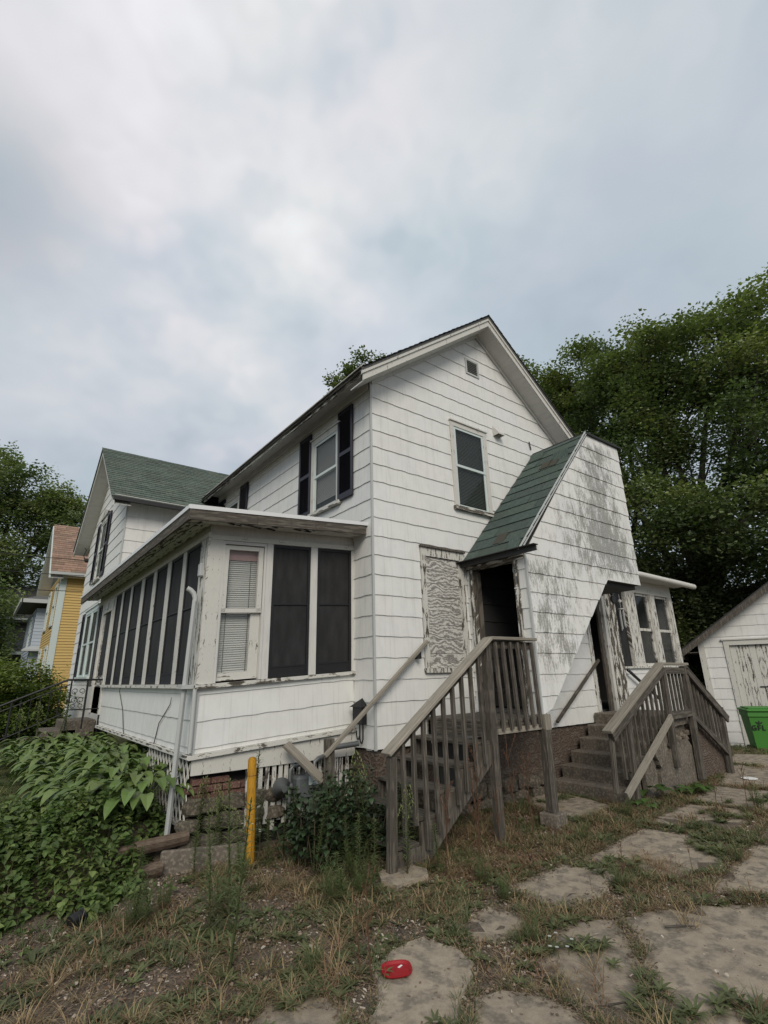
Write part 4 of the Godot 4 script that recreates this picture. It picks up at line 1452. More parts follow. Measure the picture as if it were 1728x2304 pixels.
func rear_porch(house: Node3D):
	var X := Vector3(1, 0, 0)
	var O := Vector3(0, 0, 0)
	var mb := fresh()
	# side wall below the windows, head, posts
	mb.plate(O, X, UP, rect(6.02, 8.63, 0.20, 1.16), -0.12, 0.0)
	var wall := part(mb, "rear_porch_wall", house, "dim_wall")
	siding(wall, O, X, rect(6.02, 8.63, 0.22, 1.16), [], 1.33, "siding")
	mb = fresh()
	mb.plate(O, X, UP, rect(5.0, 8.63, 2.72, 3.0), -0.12, 0.022)
	part(mb, "rear_porch_head", house, "peel_light")
	mb = fresh()
	for r in [[6.50, 6.92], [7.56, 7.80], [8.48, 8.64]]:
		mb = fresh()
		mb.plate(O, X, UP, rect(r[0], r[1], 1.20, 2.719), -0.11, 0.02)
		part(mb, "rear_porch_post", house, "peel")
	mb = fresh()
	mb.plate(O, X, UP, rect(6.02, 8.66, 1.161, 1.20), -0.11, 0.06)
	part(mb, "rear_porch_sill", house, "peel")
	for r in [[6.92, 7.56], [7.80, 8.48]]:
		mb = fresh()
		var x0: float = r[0]
		var x1: float = r[1]
		for q in [[x0, 1.20, x0 + 0.05, 2.719], [x1 - 0.05, 1.20, x1, 2.719], [x0 + 0.05, 2.67, x1 - 0.05, 2.719], [x0 + 0.05, 1.92, x1 - 0.05, 1.975], [x0 + 0.05, 1.20, x1 - 0.05, 1.26]]:
			mb.plate(O, X, UP, rect(q[0], q[2], q[1], q[3]), -0.06, -0.025)
		var w := part(mb, "rear_porch_window", house, "peel")
		mb = fresh()
		mb.plate(O, X, UP, rect(x0 + 0.05, x1 - 0.05, 1.26, 1.92), -0.045, -0.042)
		mb.plate(O, X, UP, rect(x0 + 0.05, x1 - 0.05, 1.975, 2.67), -0.045, -0.042)
		part(mb, "pane", w, "pane")
	# screened gap with a chime hanging in it
	mb = fresh()
	mb.plate(O, X, UP, rect(6.03, 6.50, 1.20, 2.719), -0.05, -0.046)
	part(mb, "screen_mesh", house, "screen")
	mb = fresh()
	mb.plate(O, X, UP, rect(5.94, 6.05, 0.40, 2.719), -0.11, 0.024)
	part(mb, "door_post", house, "peel_heavy")
	# the weathered door that stands half open, and its white stile
	mb = fresh()
	mb.beam(Vector3(5.72, 0.42, 0.02), Vector3(5.72, 2.66, 0.02), 0.44, 0.04, Vector3(-0.25, 0, 1).normalized())
	var door := part(mb, "rear_door", house, "peel_heavy", "rear door whose paint has gone, standing ajar")
	mb = fresh()
	mb.beam(Vector3(5.42, 0.42, 0.10), Vector3(5.44, 2.52, 0.10), 0.085, 0.05)
	part(mb, "white_stile", door, "peel_light")
	mb = fresh()
	mb.beam(Vector3(5.33, 0.42, 0.04), Vector3(5.34, 2.52, 0.04), 0.10, 0.04)
	part(mb, "door_edge", door, "wood")
	mb = fresh()
	mb.plate(O, X, UP, rect(4.93, 5.03, 0.28, 2.719), -0.1, 0.03)
	part(mb, "door_jamb", house, "peel")
	# room behind
	mb = fresh()
	mb.slab(Vector3(5.0, 0.40, -2.6), Vector3(8.6, 0.44, -0.13))
	mb.slab(Vector3(5.0, 0.44, -2.7), Vector3(8.6, 3.0, -2.6))
	mb.slab(Vector3(8.50, 0.2, -2.6), Vector3(8.62, 3.0, -0.121))
	part(mb, "rear_porch_room", house, "dim_wall")
	mb = fresh()
	mb.slab(Vector3(5.04, 0.44, -0.60), Vector3(5.35, 0.74, -0.20), 0.02)
	mb.slab(Vector3(5.06, 1.0, -0.62), Vector3(5.32, 1.36, -0.3), 0.02)
	part(mb, "stored_boxes", house, "blue_store")
	# roof with its bent gutter
	mb = fresh()
	mb.plate(O, X, UP, PackedVector2Array([Vector2(5.0, 3.06), Vector2(9.02, 3.0), Vector2(9.02, 3.05), Vector2(5.0, 3.12)]), -2.9, 0.33)
	var roof := part(mb, "rear_porch_roof", house, "tar")
	mb = fresh()
	mb.slab(Vector3(5.0, 2.985, -0.02), Vector3(9.0, 3.0, 0.32))
	part(mb, "soffit", roof, "trim")
	mb = fresh()
	mb.tube([Vector3(5.0, 3.02, 0.37), Vector3(6.6, 3.02, 0.37), Vector3(7.6, 3.00, 0.38), Vector3(8.3, 2.985, 0.38), Vector3(9.15, 2.975, 0.36)], [0.06, 0.06, 0.058, 0.062, 0.06], 10)
	part(mb, "gutter", roof, "peel_light")
	mb = fresh()
	mb.plate(O, X, UP, rect(5.02, 8.63, -0.9, 0.20), -0.3, -0.03)
	part(mb, "rear_foundation", house, "stucco")

# ---------------------------------------------------------------- the ground
var bump := noise(101, 0.9, 3)
func ground_y(x: float, z: float) -> float:
	var yard := smoothstep(-1.75, -2.35, x)
	var h := -0.62
	var zc := lerpf(0.30, -0.42, smoothstep(-3.1, -2.5, x))
	h += yard * (0.36 * smoothstep(zc, zc - lerpf(0.9, 0.35, smoothstep(-3.1, -2.5, x)), z) + 0.24 * smoothstep(-1.0, -6.0, z))
	h -= 0.20 * smoothstep(5.5, 12.0, x)
	h += 0.018 * bump.get_noise_2d(x * 1.2, z * 1.2) + 0.02 * bump.get_noise_2d(x * 0.3, z * 0.3)
	return h

func lawn(x: float, z: float) -> float:
	return smoothstep(-2.5, -2.9, x) * smoothstep(0.2, -0.6, z + 0.3 * bump.get_noise_2d(x, z)) + smoothstep(13.0, 16.0, x) + smoothstep(-9.0, -12.0, z)

func build_ground():
	var xs := [-260.0, -130.0, -70.0, -40.0, -25.0, -16.0, -12.0]
	var zs := [-320.0, -180.0, -110.0, -70.0, -45.0, -32.0, -25.0, -20.0, -17.0]
	var q := -9.0
	while q < 13.0:
		xs.append(q)
		q += 0.16
	xs.append_array([14.0, 16.0, 20.0, 26.0, 36.0, 60.0, 110.0, 260.0])
	q = -15.0
	while q < 7.0:
		zs.append(q)
		q += 0.16
	zs.append_array([8.0, 10.0, 14.0, 20.0, 32.0, 60.0, 130.0, 260.0])
	var mb := MB.new()
	for j in zs.size():
		for i in xs.size():
			var x: float = xs[i]
			var z: float = zs[j]
			mb.v.append(Vector3(x, ground_y(x, z), z))
			var dx := ground_y(x + 0.08, z) - ground_y(x - 0.08, z)
			var dz := ground_y(x, z + 0.08) - ground_y(x, z - 0.08)
			mb.n.append(Vector3(-dx, 0.16, -dz).normalized())
			mb.t.append(Vector2(x, z))
			var g := clampf(lawn(x, z), 0, 1)
			mb.c.append(Color(1, 1, 1).lerp(Color(0.75, 1.0, 0.45), g))
	var w := xs.size()
	for j in zs.size() - 1:
		for i in w - 1:
			var k := j * w + i
			mb.ix.append_array([k, k + 1, k + w, k + 1, k + w + 1, k + w])
	mb.t.resize(mb.v.size())
	var g := part(mb, "ground", self, "earth", "bare earth and thin turf of the side yard", "structure")
	# broken slabs of the old drive, each with a ragged outline
	var drive := Node3D.new()
	drive.name = "driveway"
	add_child(drive)
	tag(drive, "broken concrete driveway slabs overgrown along their cracks", "driveway", "", "structure")
	var r := RandomNumberGenerator.new()
	r.seed = 55
	for i in SLABS.size():
		var mid := Vector2.ZERO
		for c in SLABS[i]:
			mid += Vector2(c[0], c[1]) / SLABS[i].size()
		var grown := []
		var f := 1.0
		for c in SLABS[i]:
			grown.append([mid.x + (c[0] - mid.x) * f, mid.y + (c[1] - mid.y) * f])
		var poly := ragged(grown, r)
		mb = fresh()
		var k := r.randf_range(0.84, 1.0)
		mb.col = Color(k, k, k)
		var y: float = -0.610 + r.randf_range(-0.006, 0.010)
		var bits: Array = [poly]
		for bit in bits:
			if absf(area(bit)) < 0.004 or Geometry2D.triangulate_polygon(bit).is_empty():
				continue
			mb = fresh()
			var k2 := k * r.randf_range(0.93, 1.0)
			mb.col = Color(k2, k2, k2)
			slab_block(mb, bit, y + r.randf_range(-0.005, 0.005), Vector2(r.randf_range(-0.012, 0.012), r.randf_range(-0.012, 0.012)))
			part(mb, "concrete_slab", drive, "concrete")
		slab_shapes.append(poly)
	# path to the street door on the left
	mb = fresh()
	mb.plate(Vector3(0, 0.035, 0), Vector3(1, 0, 0), Vector3(0, 0, -1), PackedVector2Array([Vector2(-14, 9.0), Vector2(-3.2, 9.1), Vector2(-3.2, 10.4), Vector2(-14, 10.4)]), -0.1, 0.0)
	part(mb, "path", self, "concrete", "pale concrete path to the street door", "structure")

var slab_shapes := []
const SLABS := [
	[[-0.41, 2.64], [-0.26, 2.68], [0.02, 2.90], [-0.10, 3.02], [-0.30, 3.21], [-0.57, 3.40], [-0.99, 3.68], [-1.16, 3.46], [-1.05, 3.22], [-0.95, 3.04], [-0.88, 2.84], [-0.62, 2.80]],
	[[0.06, 2.88], [0.44, 3.02], [0.74, 3.18], [1.10, 3.45], [1.5, 4.1], [0.3, 5.2], [-0.8, 4.8], [-0.96, 3.72], [-0.54, 3.43], [-0.26, 3.25], [-0.05, 3.10]],
	[[-1.72, 2.26], [-1.52, 2.18], [-1.24, 2.20], [-1.16, 2.44], [-1.20, 2.66], [-1.36, 2.78], [-1.50, 2.84], [-1.66, 3.0], [-1.95, 3.15], [-2.18, 2.94], [-2.08, 2.70], [-1.86, 2.52]],
	[[-2.52, 2.27], [-2.33, 2.17], [-2.15, 2.20], [-2.08, 2.40], [-2.14, 2.66], [-2.3, 2.78], [-2.66, 2.52]],
	[[-1.46, 2.90], [-1.30, 2.95], [-1.16, 3.10], [-1.14, 3.40], [-1.24, 3.65], [-1.7, 3.65], [-1.86, 3.22], [-1.62, 3.0]],
	[[-0.92, 2.16], [-0.52, 2.12], [-0.40, 2.36], [-0.54, 2.54], [-0.86, 2.60], [-1.04, 2.42]],
	[[-0.06, 1.98], [0.72, 1.98], [0.92, 2.42], [0.30, 2.62], [-0.16, 2.52]],
	[[0.98, 2.02], [2.40, 1.90], [2.60, 2.42], [2.40, 2.80], [1.55, 2.98], [1.12, 2.70]],
	[[2.62, 1.80], [3.95, 1.72], [4.14, 2.34], [3.50, 2.62], [2.82, 2.62]],
	[[4.14, 1.66], [5.40, 1.50], [5.62, 2.42], [4.30, 2.72]],
	[[1.10, 3.08], [1.75, 3.02], [2.66, 2.90], [3.05, 3.45], [2.2, 4.2], [1.55, 3.95]],
	[[2.70, 0.12], [3.22, 0.10], [3.2, 0.75], [3.05, 1.12], [2.41, 1.22], [1.98, 1.22], [2.20, 0.55]],
	[[5.6, 1.48], [8.9, 0.55], [9.6, 1.55], [7.5, 2.1], [5.82, 2.42]],
	[[2.82, 2.84], [4.40, 2.78], [5.10, 3.45], [3.5, 4.1], [3.2, 3.5]],
	[[4.62, 2.78], [7.2, 2.25], [8.6, 3.1], [6.4, 3.8], [5.3, 3.4]]]

# a slab with a worn, rounded arris, lying a little out of level
func slab_block(mb: MB, poly: PackedVector2Array, y: float, tilt: Vector2):
	var mid := Vector2.ZERO
	for p in poly:
		mid += p / poly.size()
	var high := func(p: Vector2) -> float: return y + (p - mid).dot(tilt)
	var inner := PackedVector2Array()
	var n := poly.size()
	var turn := 1.0 if area(poly) > 0 else -1.0
	for i in n:
		var d := (poly[(i + 1) % n] - poly[(i + n - 1) % n]).normalized()
		inner.append(poly[i] + Vector2(-d.y, d.x) * turn * 0.012)
	var tri := Geometry2D.triangulate_polygon(inner)
	for i in range(0, tri.size(), 3):
		var q := [inner[tri[i]], inner[tri[i + 1]], inner[tri[i + 2]]]
		if (q[1] - q[0]).cross(q[2] - q[0]) > 0:
			q.reverse()
		mb.face([Vector3(q[0].x, high.call(q[0]), q[0].y), Vector3(q[1].x, high.call(q[1]), q[1].y), Vector3(q[2].x, high.call(q[2]), q[2].y)])
	for i in n:
		var k := (i + 1) % n
		var ring := [Vector3(poly[i].x, y - 0.12, poly[i].y), Vector3(poly[k].x, y - 0.12, poly[k].y), Vector3(poly[k].x, high.call(poly[k]) - 0.013, poly[k].y), Vector3(poly[i].x, high.call(poly[i]) - 0.013, poly[i].y)]
		var lip := [ring[3], ring[2], Vector3(inner[k].x, high.call(inner[k]), inner[k].y), Vector3(inner[i].x, high.call(inner[i]), inner[i].y)]
		if turn > 0:
			ring.reverse()
			lip.reverse()
		mb.face(ring)
		mb.face(lip)

func ragged(pts: Array, r: RandomNumberGenerator) -> PackedVector2Array:
	var out := PackedVector2Array()
	for i in pts.size():
		var a := Vector2(pts[i][0], pts[i][1])
		var b := Vector2(pts[(i + 1) % pts.size()][0], pts[(i + 1) % pts.size()][1])
		var n := maxi(2, int(a.distance_to(b) / 0.06))
		var side := (b - a).normalized().orthogonal()
		for k in n:
			var t := float(k) / n
			var p := a.lerp(b, t)
			out.append(p + side * (r.randf_range(-0.009, 0.009) + 0.035 * bump.get_noise_2d(p.x * 4.0, p.y * 4.0)))
	return out

func flip_z(p: PackedVector2Array) -> PackedVector2Array:
	var q := PackedVector2Array()
	for v in p:
		q.append(Vector2(v.x, -v.y))
	return q

# ---------------------------------------------------------------- houses further along the street
func clapboards(host: Node3D, o: Vector3, u: Vector3, w0: float, w1: float, y0: float, y1: float, step: float, mat: String, holes: Array, base: Color):
	var nn := u.cross(UP)
	var y := y0
	while y < y1:
		var spans := [[w0, w1]]
		for h in holes:
			if y + step > h[2] and y < h[3]:
				var next := []
				for s in spans:
					if h[0] > s[0]:
						next.append([s[0], minf(s[1], h[0])])
					if h[1] < s[1]:
						next.append([maxf(s[0], h[1]), s[1]])
				spans = next
		for s in spans:
			if s[1] - s[0] < 0.05:
				continue
			var mb := fresh(false)
			mb.col = tint(base, 0.05)
			var a: Vector3 = o + u * s[0] + UP * y
			var b: Vector3 = o + u * s[1] + UP * y
			var t := UP * step
			mb.face([a + nn * 0.03, b + nn * 0.03, b + t + nn * 0.006, a + t + nn * 0.006])
			mb.face([a, b, b + nn * 0.03, a + nn * 0.03])
			part(mb, "clapboard", host, mat)
		y += step

func neighbour_window(host: Node3D, o: Vector3, u: Vector3, r: Rect2, trim := "vinyl"):
	var nn := u.cross(UP)
	var mb := fresh()
	var x0 := r.position.x
	var x1 := r.end.x
	var y0 := r.position.y
	var y1 := r.end.y
	for q in [rect(x0 - 0.1, x0, y0 - 0.1, y1 + 0.12), rect(x1, x1 + 0.1, y0 - 0.1, y1 + 0.12), rect(x0, x1, y1, y1 + 0.12), rect(x0, x1, y0 - 0.1, y0), rect(x0, x1, (y0 + y1) * 0.5 - 0.03, (y0 + y1) * 0.5 + 0.03)]:
		mb.plate(o, u, UP, q, -0.02, 0.05)
	var w := part(mb, "window", host, trim)
	mb = fresh()
	mb.plate(o, u, UP, rect(x0, x1, y0, y1), -0.01, 0.002)
	part(mb, "pane", w, "dark_glass")

func build_neighbours():
	var Z := Vector3(0, 0, 1)
	var X := Vector3(1, 0, 0)
	# the yellow house next door
	var h := thing("house", Vector3(0.5, 0.0, -19.0), "yellow clapboard house with white corner boards and tan shingle roof, next door on the left", "house")
	var xw := -2.14
	var zf := -16.5
	var mb := fresh()
	mb.plate(Vector3(0, 0, zf), X, UP, rect(xw, 6.0, -0.2, 4.95), -0.25, 0.0)
	var wf := part(mb, "side_wall", h, "dim_wall")
	clapboards(wf, Vector3(0, 0, zf), X, xw + 0.16, 2.0, 0.3, 4.9, 0.0985, "yellow_board", [], Color(1, 1, 1))
	mb = fresh()
	var zb := -20.9
	mb.plate(Vector3(xw, 0, 0), Z, UP, PackedVector2Array([Vector2(zb, -0.2), Vector2(zf - 0.251, -0.2), Vector2(zf - 0.251, 4.95), Vector2((zb + zf) * 0.5, 7.0), Vector2(zb, 4.95)]), -0.25, 0.0)
	var wg := part(mb, "street_wall", h, "dim_wall")
	var holes := [[-18.05, -17.15, 3.15, 4.75], [-18.05, -17.15, 0.85, 2.45], [-20.4, -19.5, 3.15, 4.75], [-20.4, -19.5, 0.85, 2.45]]
	clapboards(wg, Vector3(xw, 0, 0), Z, zb, zf - 0.16, 0.3, 4.95, 0.0985, "yellow_board", holes, Color(1, 1, 1))
	for q in holes:
		neighbour_window(h, Vector3(xw, 0, 0), Z, Rect2(q[0] + 0.1, q[2] + 0.1, q[1] - q[0] - 0.2, q[3] - q[2] - 0.22))
	mb = fresh()
	mb.slab(Vector3(xw - 0.04, -0.1, zf - 0.15), Vector3(xw, 4.9, zf + 0.04))
	mb.slab(Vector3(xw, -0.1, zf), Vector3(xw + 0.16, 4.9, zf + 0.04))
	part(mb, "corner_board", h, "vinyl")
	var zr := -18.6
	var k := 0.95
	for s in [1.0, -1.0]:
		mb = fresh()
		mb.plate(Vector3(xw - 0.42, 0, 0), Z, UP, PackedVector2Array([Vector2(zr, 7.35), Vector2(zr + s * 2.48, 7.35 - k * 2.48), Vector2(zr + s * 2.48, 7.28 - k * 2.48), Vector2(zr, 7.28)]), -9.0, 0.0)
		var rf := part(mb, "roof", h, "brown_shingle")
		if s > 0:
			shingle_field(rf, Vector3(xw - 0.43, 7.352 - k * 2.48, zr + 2.48), X, Vector3(0, k, -1).normalized(), 3.4, 3.42, "brown_shingle", 0.42, 0.15)
		mb = fresh()
		mb.plate(Vector3(xw - 0.43, 0, 0), Z, UP, PackedVector2Array([Vector2(zr, 7.28), Vector2(zr + s * 2.48, 7.28 - k * 2.48), Vector2(zr + s * 2.48, 7.10 - k * 2.48), Vector2(zr, 7.10)]), -0.03, 0.03)
		part(mb, "rake_board", h, "vinyl")
		mb = fresh()
		mb.plate(Vector3(xw, 0, 0), Z, UP, PackedVector2Array([Vector2(zr, 7.11), Vector2(zr + s * 2.45, 7.11 - k * 2.45), Vector2(zr + s * 2.45, 7.08 - k * 2.45), Vector2(zr, 7.08)]), 0.0, 0.40)
		part(mb, "rake_soffit", h, "trim")
	mb = fresh()
	mb.slab(Vector3(xw - 0.42, 4.86, zf + 0.36), Vector3(6.0, 4.98, zf + 0.47))
	part(mb, "gutter", h, "metal_white")
	mb = fresh()
	mb.slab(Vector3(xw - 0.40, 4.83, zf + 0.041), Vector3(6.0, 4.85, zf + 0.36))
	part(mb, "eave_soffit", h, "trim")
	# the pale blue house behind it, with a hipped roof
	var b := thing("house", Vector3(-2.0, 0.1, -31.5), "pale blue clapboard house with white gutters, beyond the yellow house", "house")
	xw = -2.15
	zf = -27.0
	mb = fresh()
	mb.plate(Vector3(0, 0, zf), X, UP, rect(xw, 4.0, -0.3, 4.95), -0.25, 0.0)
	wf = part(mb, "side_wall", b, "dim_wall")
	clapboards(wf, Vector3(0, 0, zf), X, xw, 0.6, 0.5, 4.9, 0.17, "blue_board", [], Color(1, 1, 1))
	mb = fresh()
	mb.plate(Vector3(xw, 0, 0), Z, UP, rect(-33.0, zf - 0.251, -0.3, 4.95), -0.25, 0.0)
	wg = part(mb, "street_wall", b, "dim_wall")
	clapboards(wg, Vector3(xw, 0, 0), Z, -33.0, zf, 0.5, 4.9, 0.17, "blue_board", [[-29.6, -28.5, 2.9, 4.6]], Color(0.8, 0.8, 0.82))
	neighbour_window(b, Vector3(xw, 0, 0), Z, Rect2(-29.5, 3.0, 0.9, 1.5))
	mb = fresh()
	mb.slab(Vector3(-1.62, 0.6, zf), Vector3(-1.50, 4.85, zf + 0.09))
	mb.slab(Vector3(-0.4, 2.75, zf), Vector3(-0.3, 4.85, zf + 0.05))
	part(mb, "downpipe", b, "metal_white")
	mb = fresh()
	mb.slab(Vector3(xw - 0.35, 2.72, zf), Vector3(1.0, 2.80, zf + 0.55))
	mb.face([Vector3(xw - 0.35, 2.80, zf + 0.55), Vector3(1.0, 2.80, zf + 0.55), Vector3(1.0, 3.0, zf), Vector3(xw, 3.0, zf)])
	part(mb, "pent_roof", b, "metal_white")
	mb = fresh()
	var e := [Vector3(xw - 0.7, 5.28, zf + 0.7), Vector3(5, 5.28, zf + 0.7), Vector3(5, 5.28, -33.7), Vector3(xw - 0.7, 5.28, -33.7)]
	var ap := Vector3(1.6, 7.2, -30.2)
	for i in 4:
		mb.face([e[i], e[(i + 1) % 4], ap])
	mb.face([e[3], e[2], e[1], e[0]])
	part(mb, "roof", b, "grey_shingle")
	mb = fresh()
	mb.slab(Vector3(xw - 0.75, 5.10, zf + 0.70), Vector3(5, 5.29, zf + 0.82))
	mb.slab(Vector3(xw - 0.80, 5.10, -33.7), Vector3(xw - 0.70, 5.29, zf + 0.82))
	part(mb, "gutter", b, "metal_white")
	# a dark house further on, with a hooded porch
	var c := thing("house", Vector3(-4.0, 0.1, -42.0), "dark taupe house with a white edged porch hood, furthest on the left", "house")
	xw = -3.9
	zf = -38.0
	mb = fresh()
	mb.plate(Vector3(0, 0, zf), X, UP, rect(xw, 6.0, -0.3, 5.0), -0.25, 0.0)
	wf = part(mb, "side_wall", c, "taupe_board")
	clapboards(wf, Vector3(0, 0, zf), X, xw, 1.0, 0.5, 5.0, 0.16, "taupe_board", [[-3.5, -2.9, 3.5, 5.0]], Color(1, 1, 1))
	neighbour_window(c, Vector3(0, 0, zf), X, Rect2(-3.4, 3.6, 0.4, 1.2))
	mb = fresh()
	for i in 2:
		mb.face([Vector3(xw - 0.5, 5.3, zf + 0.6), Vector3(6, 5.3, zf + 0.6), Vector3(6, 8.2, zf - 3.6), Vector3(xw - 0.5, 8.2, zf - 3.6)])
	mb.slab(Vector3(xw - 0.5, 5.15, zf + 0.02), Vector3(6, 5.29, zf + 0.6))
	part(mb, "roof", c, "grey_shingle")
	mb = fresh()
	mb.slab(Vector3(xw - 0.5, 5.3, zf + 0.61), Vector3(6, 5.42, zf + 0.7))
	part(mb, "gutter", c, "metal_white")
	mb = fresh()
	mb.face([Vector3(xw - 1.3, 3.1, zf + 2.4), Vector3(-1.0, 3.1, zf + 2.4), Vector3(-1.0, 4.1, zf), Vector3(xw - 0.4, 4.1, zf)])
	mb.face([Vector3(xw - 1.3, 3.1, zf + 2.4), Vector3(xw - 0.4, 4.1, zf), Vector3(xw - 0.4, 4.1, zf - 3), Vector3(xw - 1.3, 3.1, zf - 3)])
	part(mb, "porch_hood", c, "grey_shingle")
	mb = fresh()
	mb.slab(Vector3(xw - 1.35, 2.95, zf + 2.4), Vector3(-1.0, 3.13, zf + 2.5))
	mb.slab(Vector3(xw - 1.45, 2.95, zf - 3), Vector3(xw - 1.3, 3.13, zf + 2.5))
	part(mb, "hood_edge", c, "vinyl")
	# service wires to the wing's gable
	var wa := Vector3(-2.05, 4.52, -11.35)
	var i := 0
	for q in [[Vector3(-14.0, 6.6, -15.0), 0.45, "uppermost overhead service wire running to the wing's corner"], [Vector3(-14.0, 5.7, -14.5), 0.40, "middle overhead wire running to the wing's corner"], [Vector3(-14.0, 4.9, -14.0), 0.38, "lowest overhead wire running to the wing's corner"]]:
		mb = fresh()
		var path := []
		var rad := []
		var end: Vector3 = wa + Vector3(0, -0.45 * i, 0)
		for n in 15:
			var t := n / 14.0
			path.append((q[0] as Vector3).lerp(end, t) + Vector3(0, -4.0 * q[1] * t * (1.0 - t), 0))
			rad.append(0.010)
		mb.tube(path, rad, 5)
		var w := part(mb, "service_wire", self, "wire")
		tag(w, q[2], "wire", "overhead service wires")
		i += 1
	var ins := thing("insulator", wa, "small black insulator and looped wire on the wing's gable corner", "insulator")
	mb = fresh()
	mb.tube([wa + Vector3(0.06, 0, 0), wa + Vector3(-0.02, 0, 0), wa + Vector3(-0.06, 0, 0)], [0.05, 0.06, 0.03], 8)
	part(mb, "knob", ins, "wire")
	mb = fresh()
	mb.tube([wa + Vector3(-0.04, 0, 0), wa + Vector3(-0.10, 0.12, 0.05), wa + Vector3(-0.06, 0.28, 0.1), wa + Vector3(-0.1, 0.36, 0.02)], [0.012, 0.012, 0.012, 0.012], 6)
	part(mb, "loop", ins, "wire")

func build_garage():
	# its front looks back at the camera; local x runs along the front, local z out of it
	var th := deg_to_rad(-70.0)
	var xf := Transform3D(Basis(UP, th), Vector3(11.71, -0.86, -0.84))
	var g := local_thing("garage", xf, "small white garage with flaking double doors and a dark gable roof, at the right", "garage")
	var X := Vector3(1, 0, 0)
	var O := Vector3.ZERO
	var mb := fresh()
	var out := PackedVector2Array([Vector2(0, 0.02), Vector2(5.4, 0.02), Vector2(5.4, 2.62), Vector2(2.7, 4.52), Vector2(0, 2.62)])
	var door := rect(0.72, 3.6, 0.0, 2.57)
	for p in Geometry2D.clip_polygons(out, door):
		mb.plate(O, X, UP, p, -0.15, 0.0)
	var wall := part(mb, "front_wall", g, "dim_wall")
	var keep := Geometry2D.clip_polygons(out, rect(0.6, 3.72, -0.1, 2.71))
	for p in keep:
		if not Geometry2D.is_polygon_clockwise(p):
			siding(wall, O, X, p, [], 4.39, "siding", 0.0, 0.61, true, Rect2(), 0.265)
	mb = fresh()
	mb.plate(O, X, UP, rect(0.0, 0.15, 0.0, 2.68), 0.021, 0.045)
	part(mb, "corner_board", wall, "peel_light")
	mb = fresh()
	mb.plate(O, X, UP, rect(0.60, 0.72, 0.0, 2.57), 0.0, 0.04)
	mb.plate(O, X, UP, rect(0.60, 3.72, 2.57, 2.70), 0.0, 0.04)
	mb.plate(O, X, UP, rect(0.56, 3.76, 2.70, 2.735), 0.0, 0.07)
	mb.plate(O, X, UP, rect(3.60, 3.72, 0.0, 2.57), 0.0, 0.04)
	var fr := part(mb, "door_frame", g, "peel_light")
	var x := 0.725
	for i in 20:
		mb = fresh()
		mb.plate(O, X, UP, rect(x, x + 0.138, 0.03, 2.56), -0.06, -0.035 + rnd(-0.004, 0.004))
		part(mb, "door_board", fr, "peel" if i % 3 else "peel_light")
		x += 0.143
	one("black_metal", "door_hasp", fr, Vector3(1.45, 1.62, -0.03), Vector3(2.0, 1.655, -0.015))
	one("black_metal", "door_hinge", fr, Vector3(1.2, 1.50, -0.03), Vector3(1.7, 1.525, -0.015))
	one("black_metal", "door_latch", fr, Vector3(1.12, 0.42, -0.03), Vector3(1.22, 0.56, 0.0))
	mb = fresh()
	mb.slab(Vector3(0.01, 0.02, -6.0), Vector3(0.15, 2.6, -0.151))
	mb.slab(Vector3(5.25, 0.02, -6.0), Vector3(5.39, 2.6, -0.151))
	mb.slab(Vector3(0.01, 0.02, -6.1), Vector3(5.39, 2.6, -6.0))
	part(mb, "garage_walls", g, "siding")
	for s in [-1.0, 1.0]:
		mb = fresh()
		mb.plate(O, X, UP, PackedVector2Array([Vector2(2.7, 4.70), Vector2(2.7 + s * 3.2, 4.70 - 0.704 * 3.2), Vector2(2.7 + s * 3.2, 4.62 - 0.704 * 3.2), Vector2(2.7, 4.62)]), -6.4, 0.30)
		var rf := part(mb, "roof", g, "tar")
		mb = fresh()
		mb.plate(O, X, UP, PackedVector2Array([Vector2(2.7, 4.66), Vector2(2.7 + s * 3.22, 4.66 - 0.704 * 3.22), Vector2(2.7 + s * 3.22, 4.49 - 0.704 * 3.22), Vector2(2.7, 4.49)]), 0.301, 0.33)
		part(mb, "rake_board", rf, "wood")
	mb = fresh()
	mb.slab(Vector3(-0.42, 2.24, -6.2), Vector3(-0.38, 2.40, 0.28))
	mb.slab(Vector3(-0.38, 2.40, -6.2), Vector3(-0.01, 2.42, 0.29))
	part(mb, "eave", g, "wood")
	# wheeled bin before its doors
	build_bin(Transform3D(Basis(UP, deg_to_rad(-58.0)), Vector3(10.62, -0.835, 0.62)))

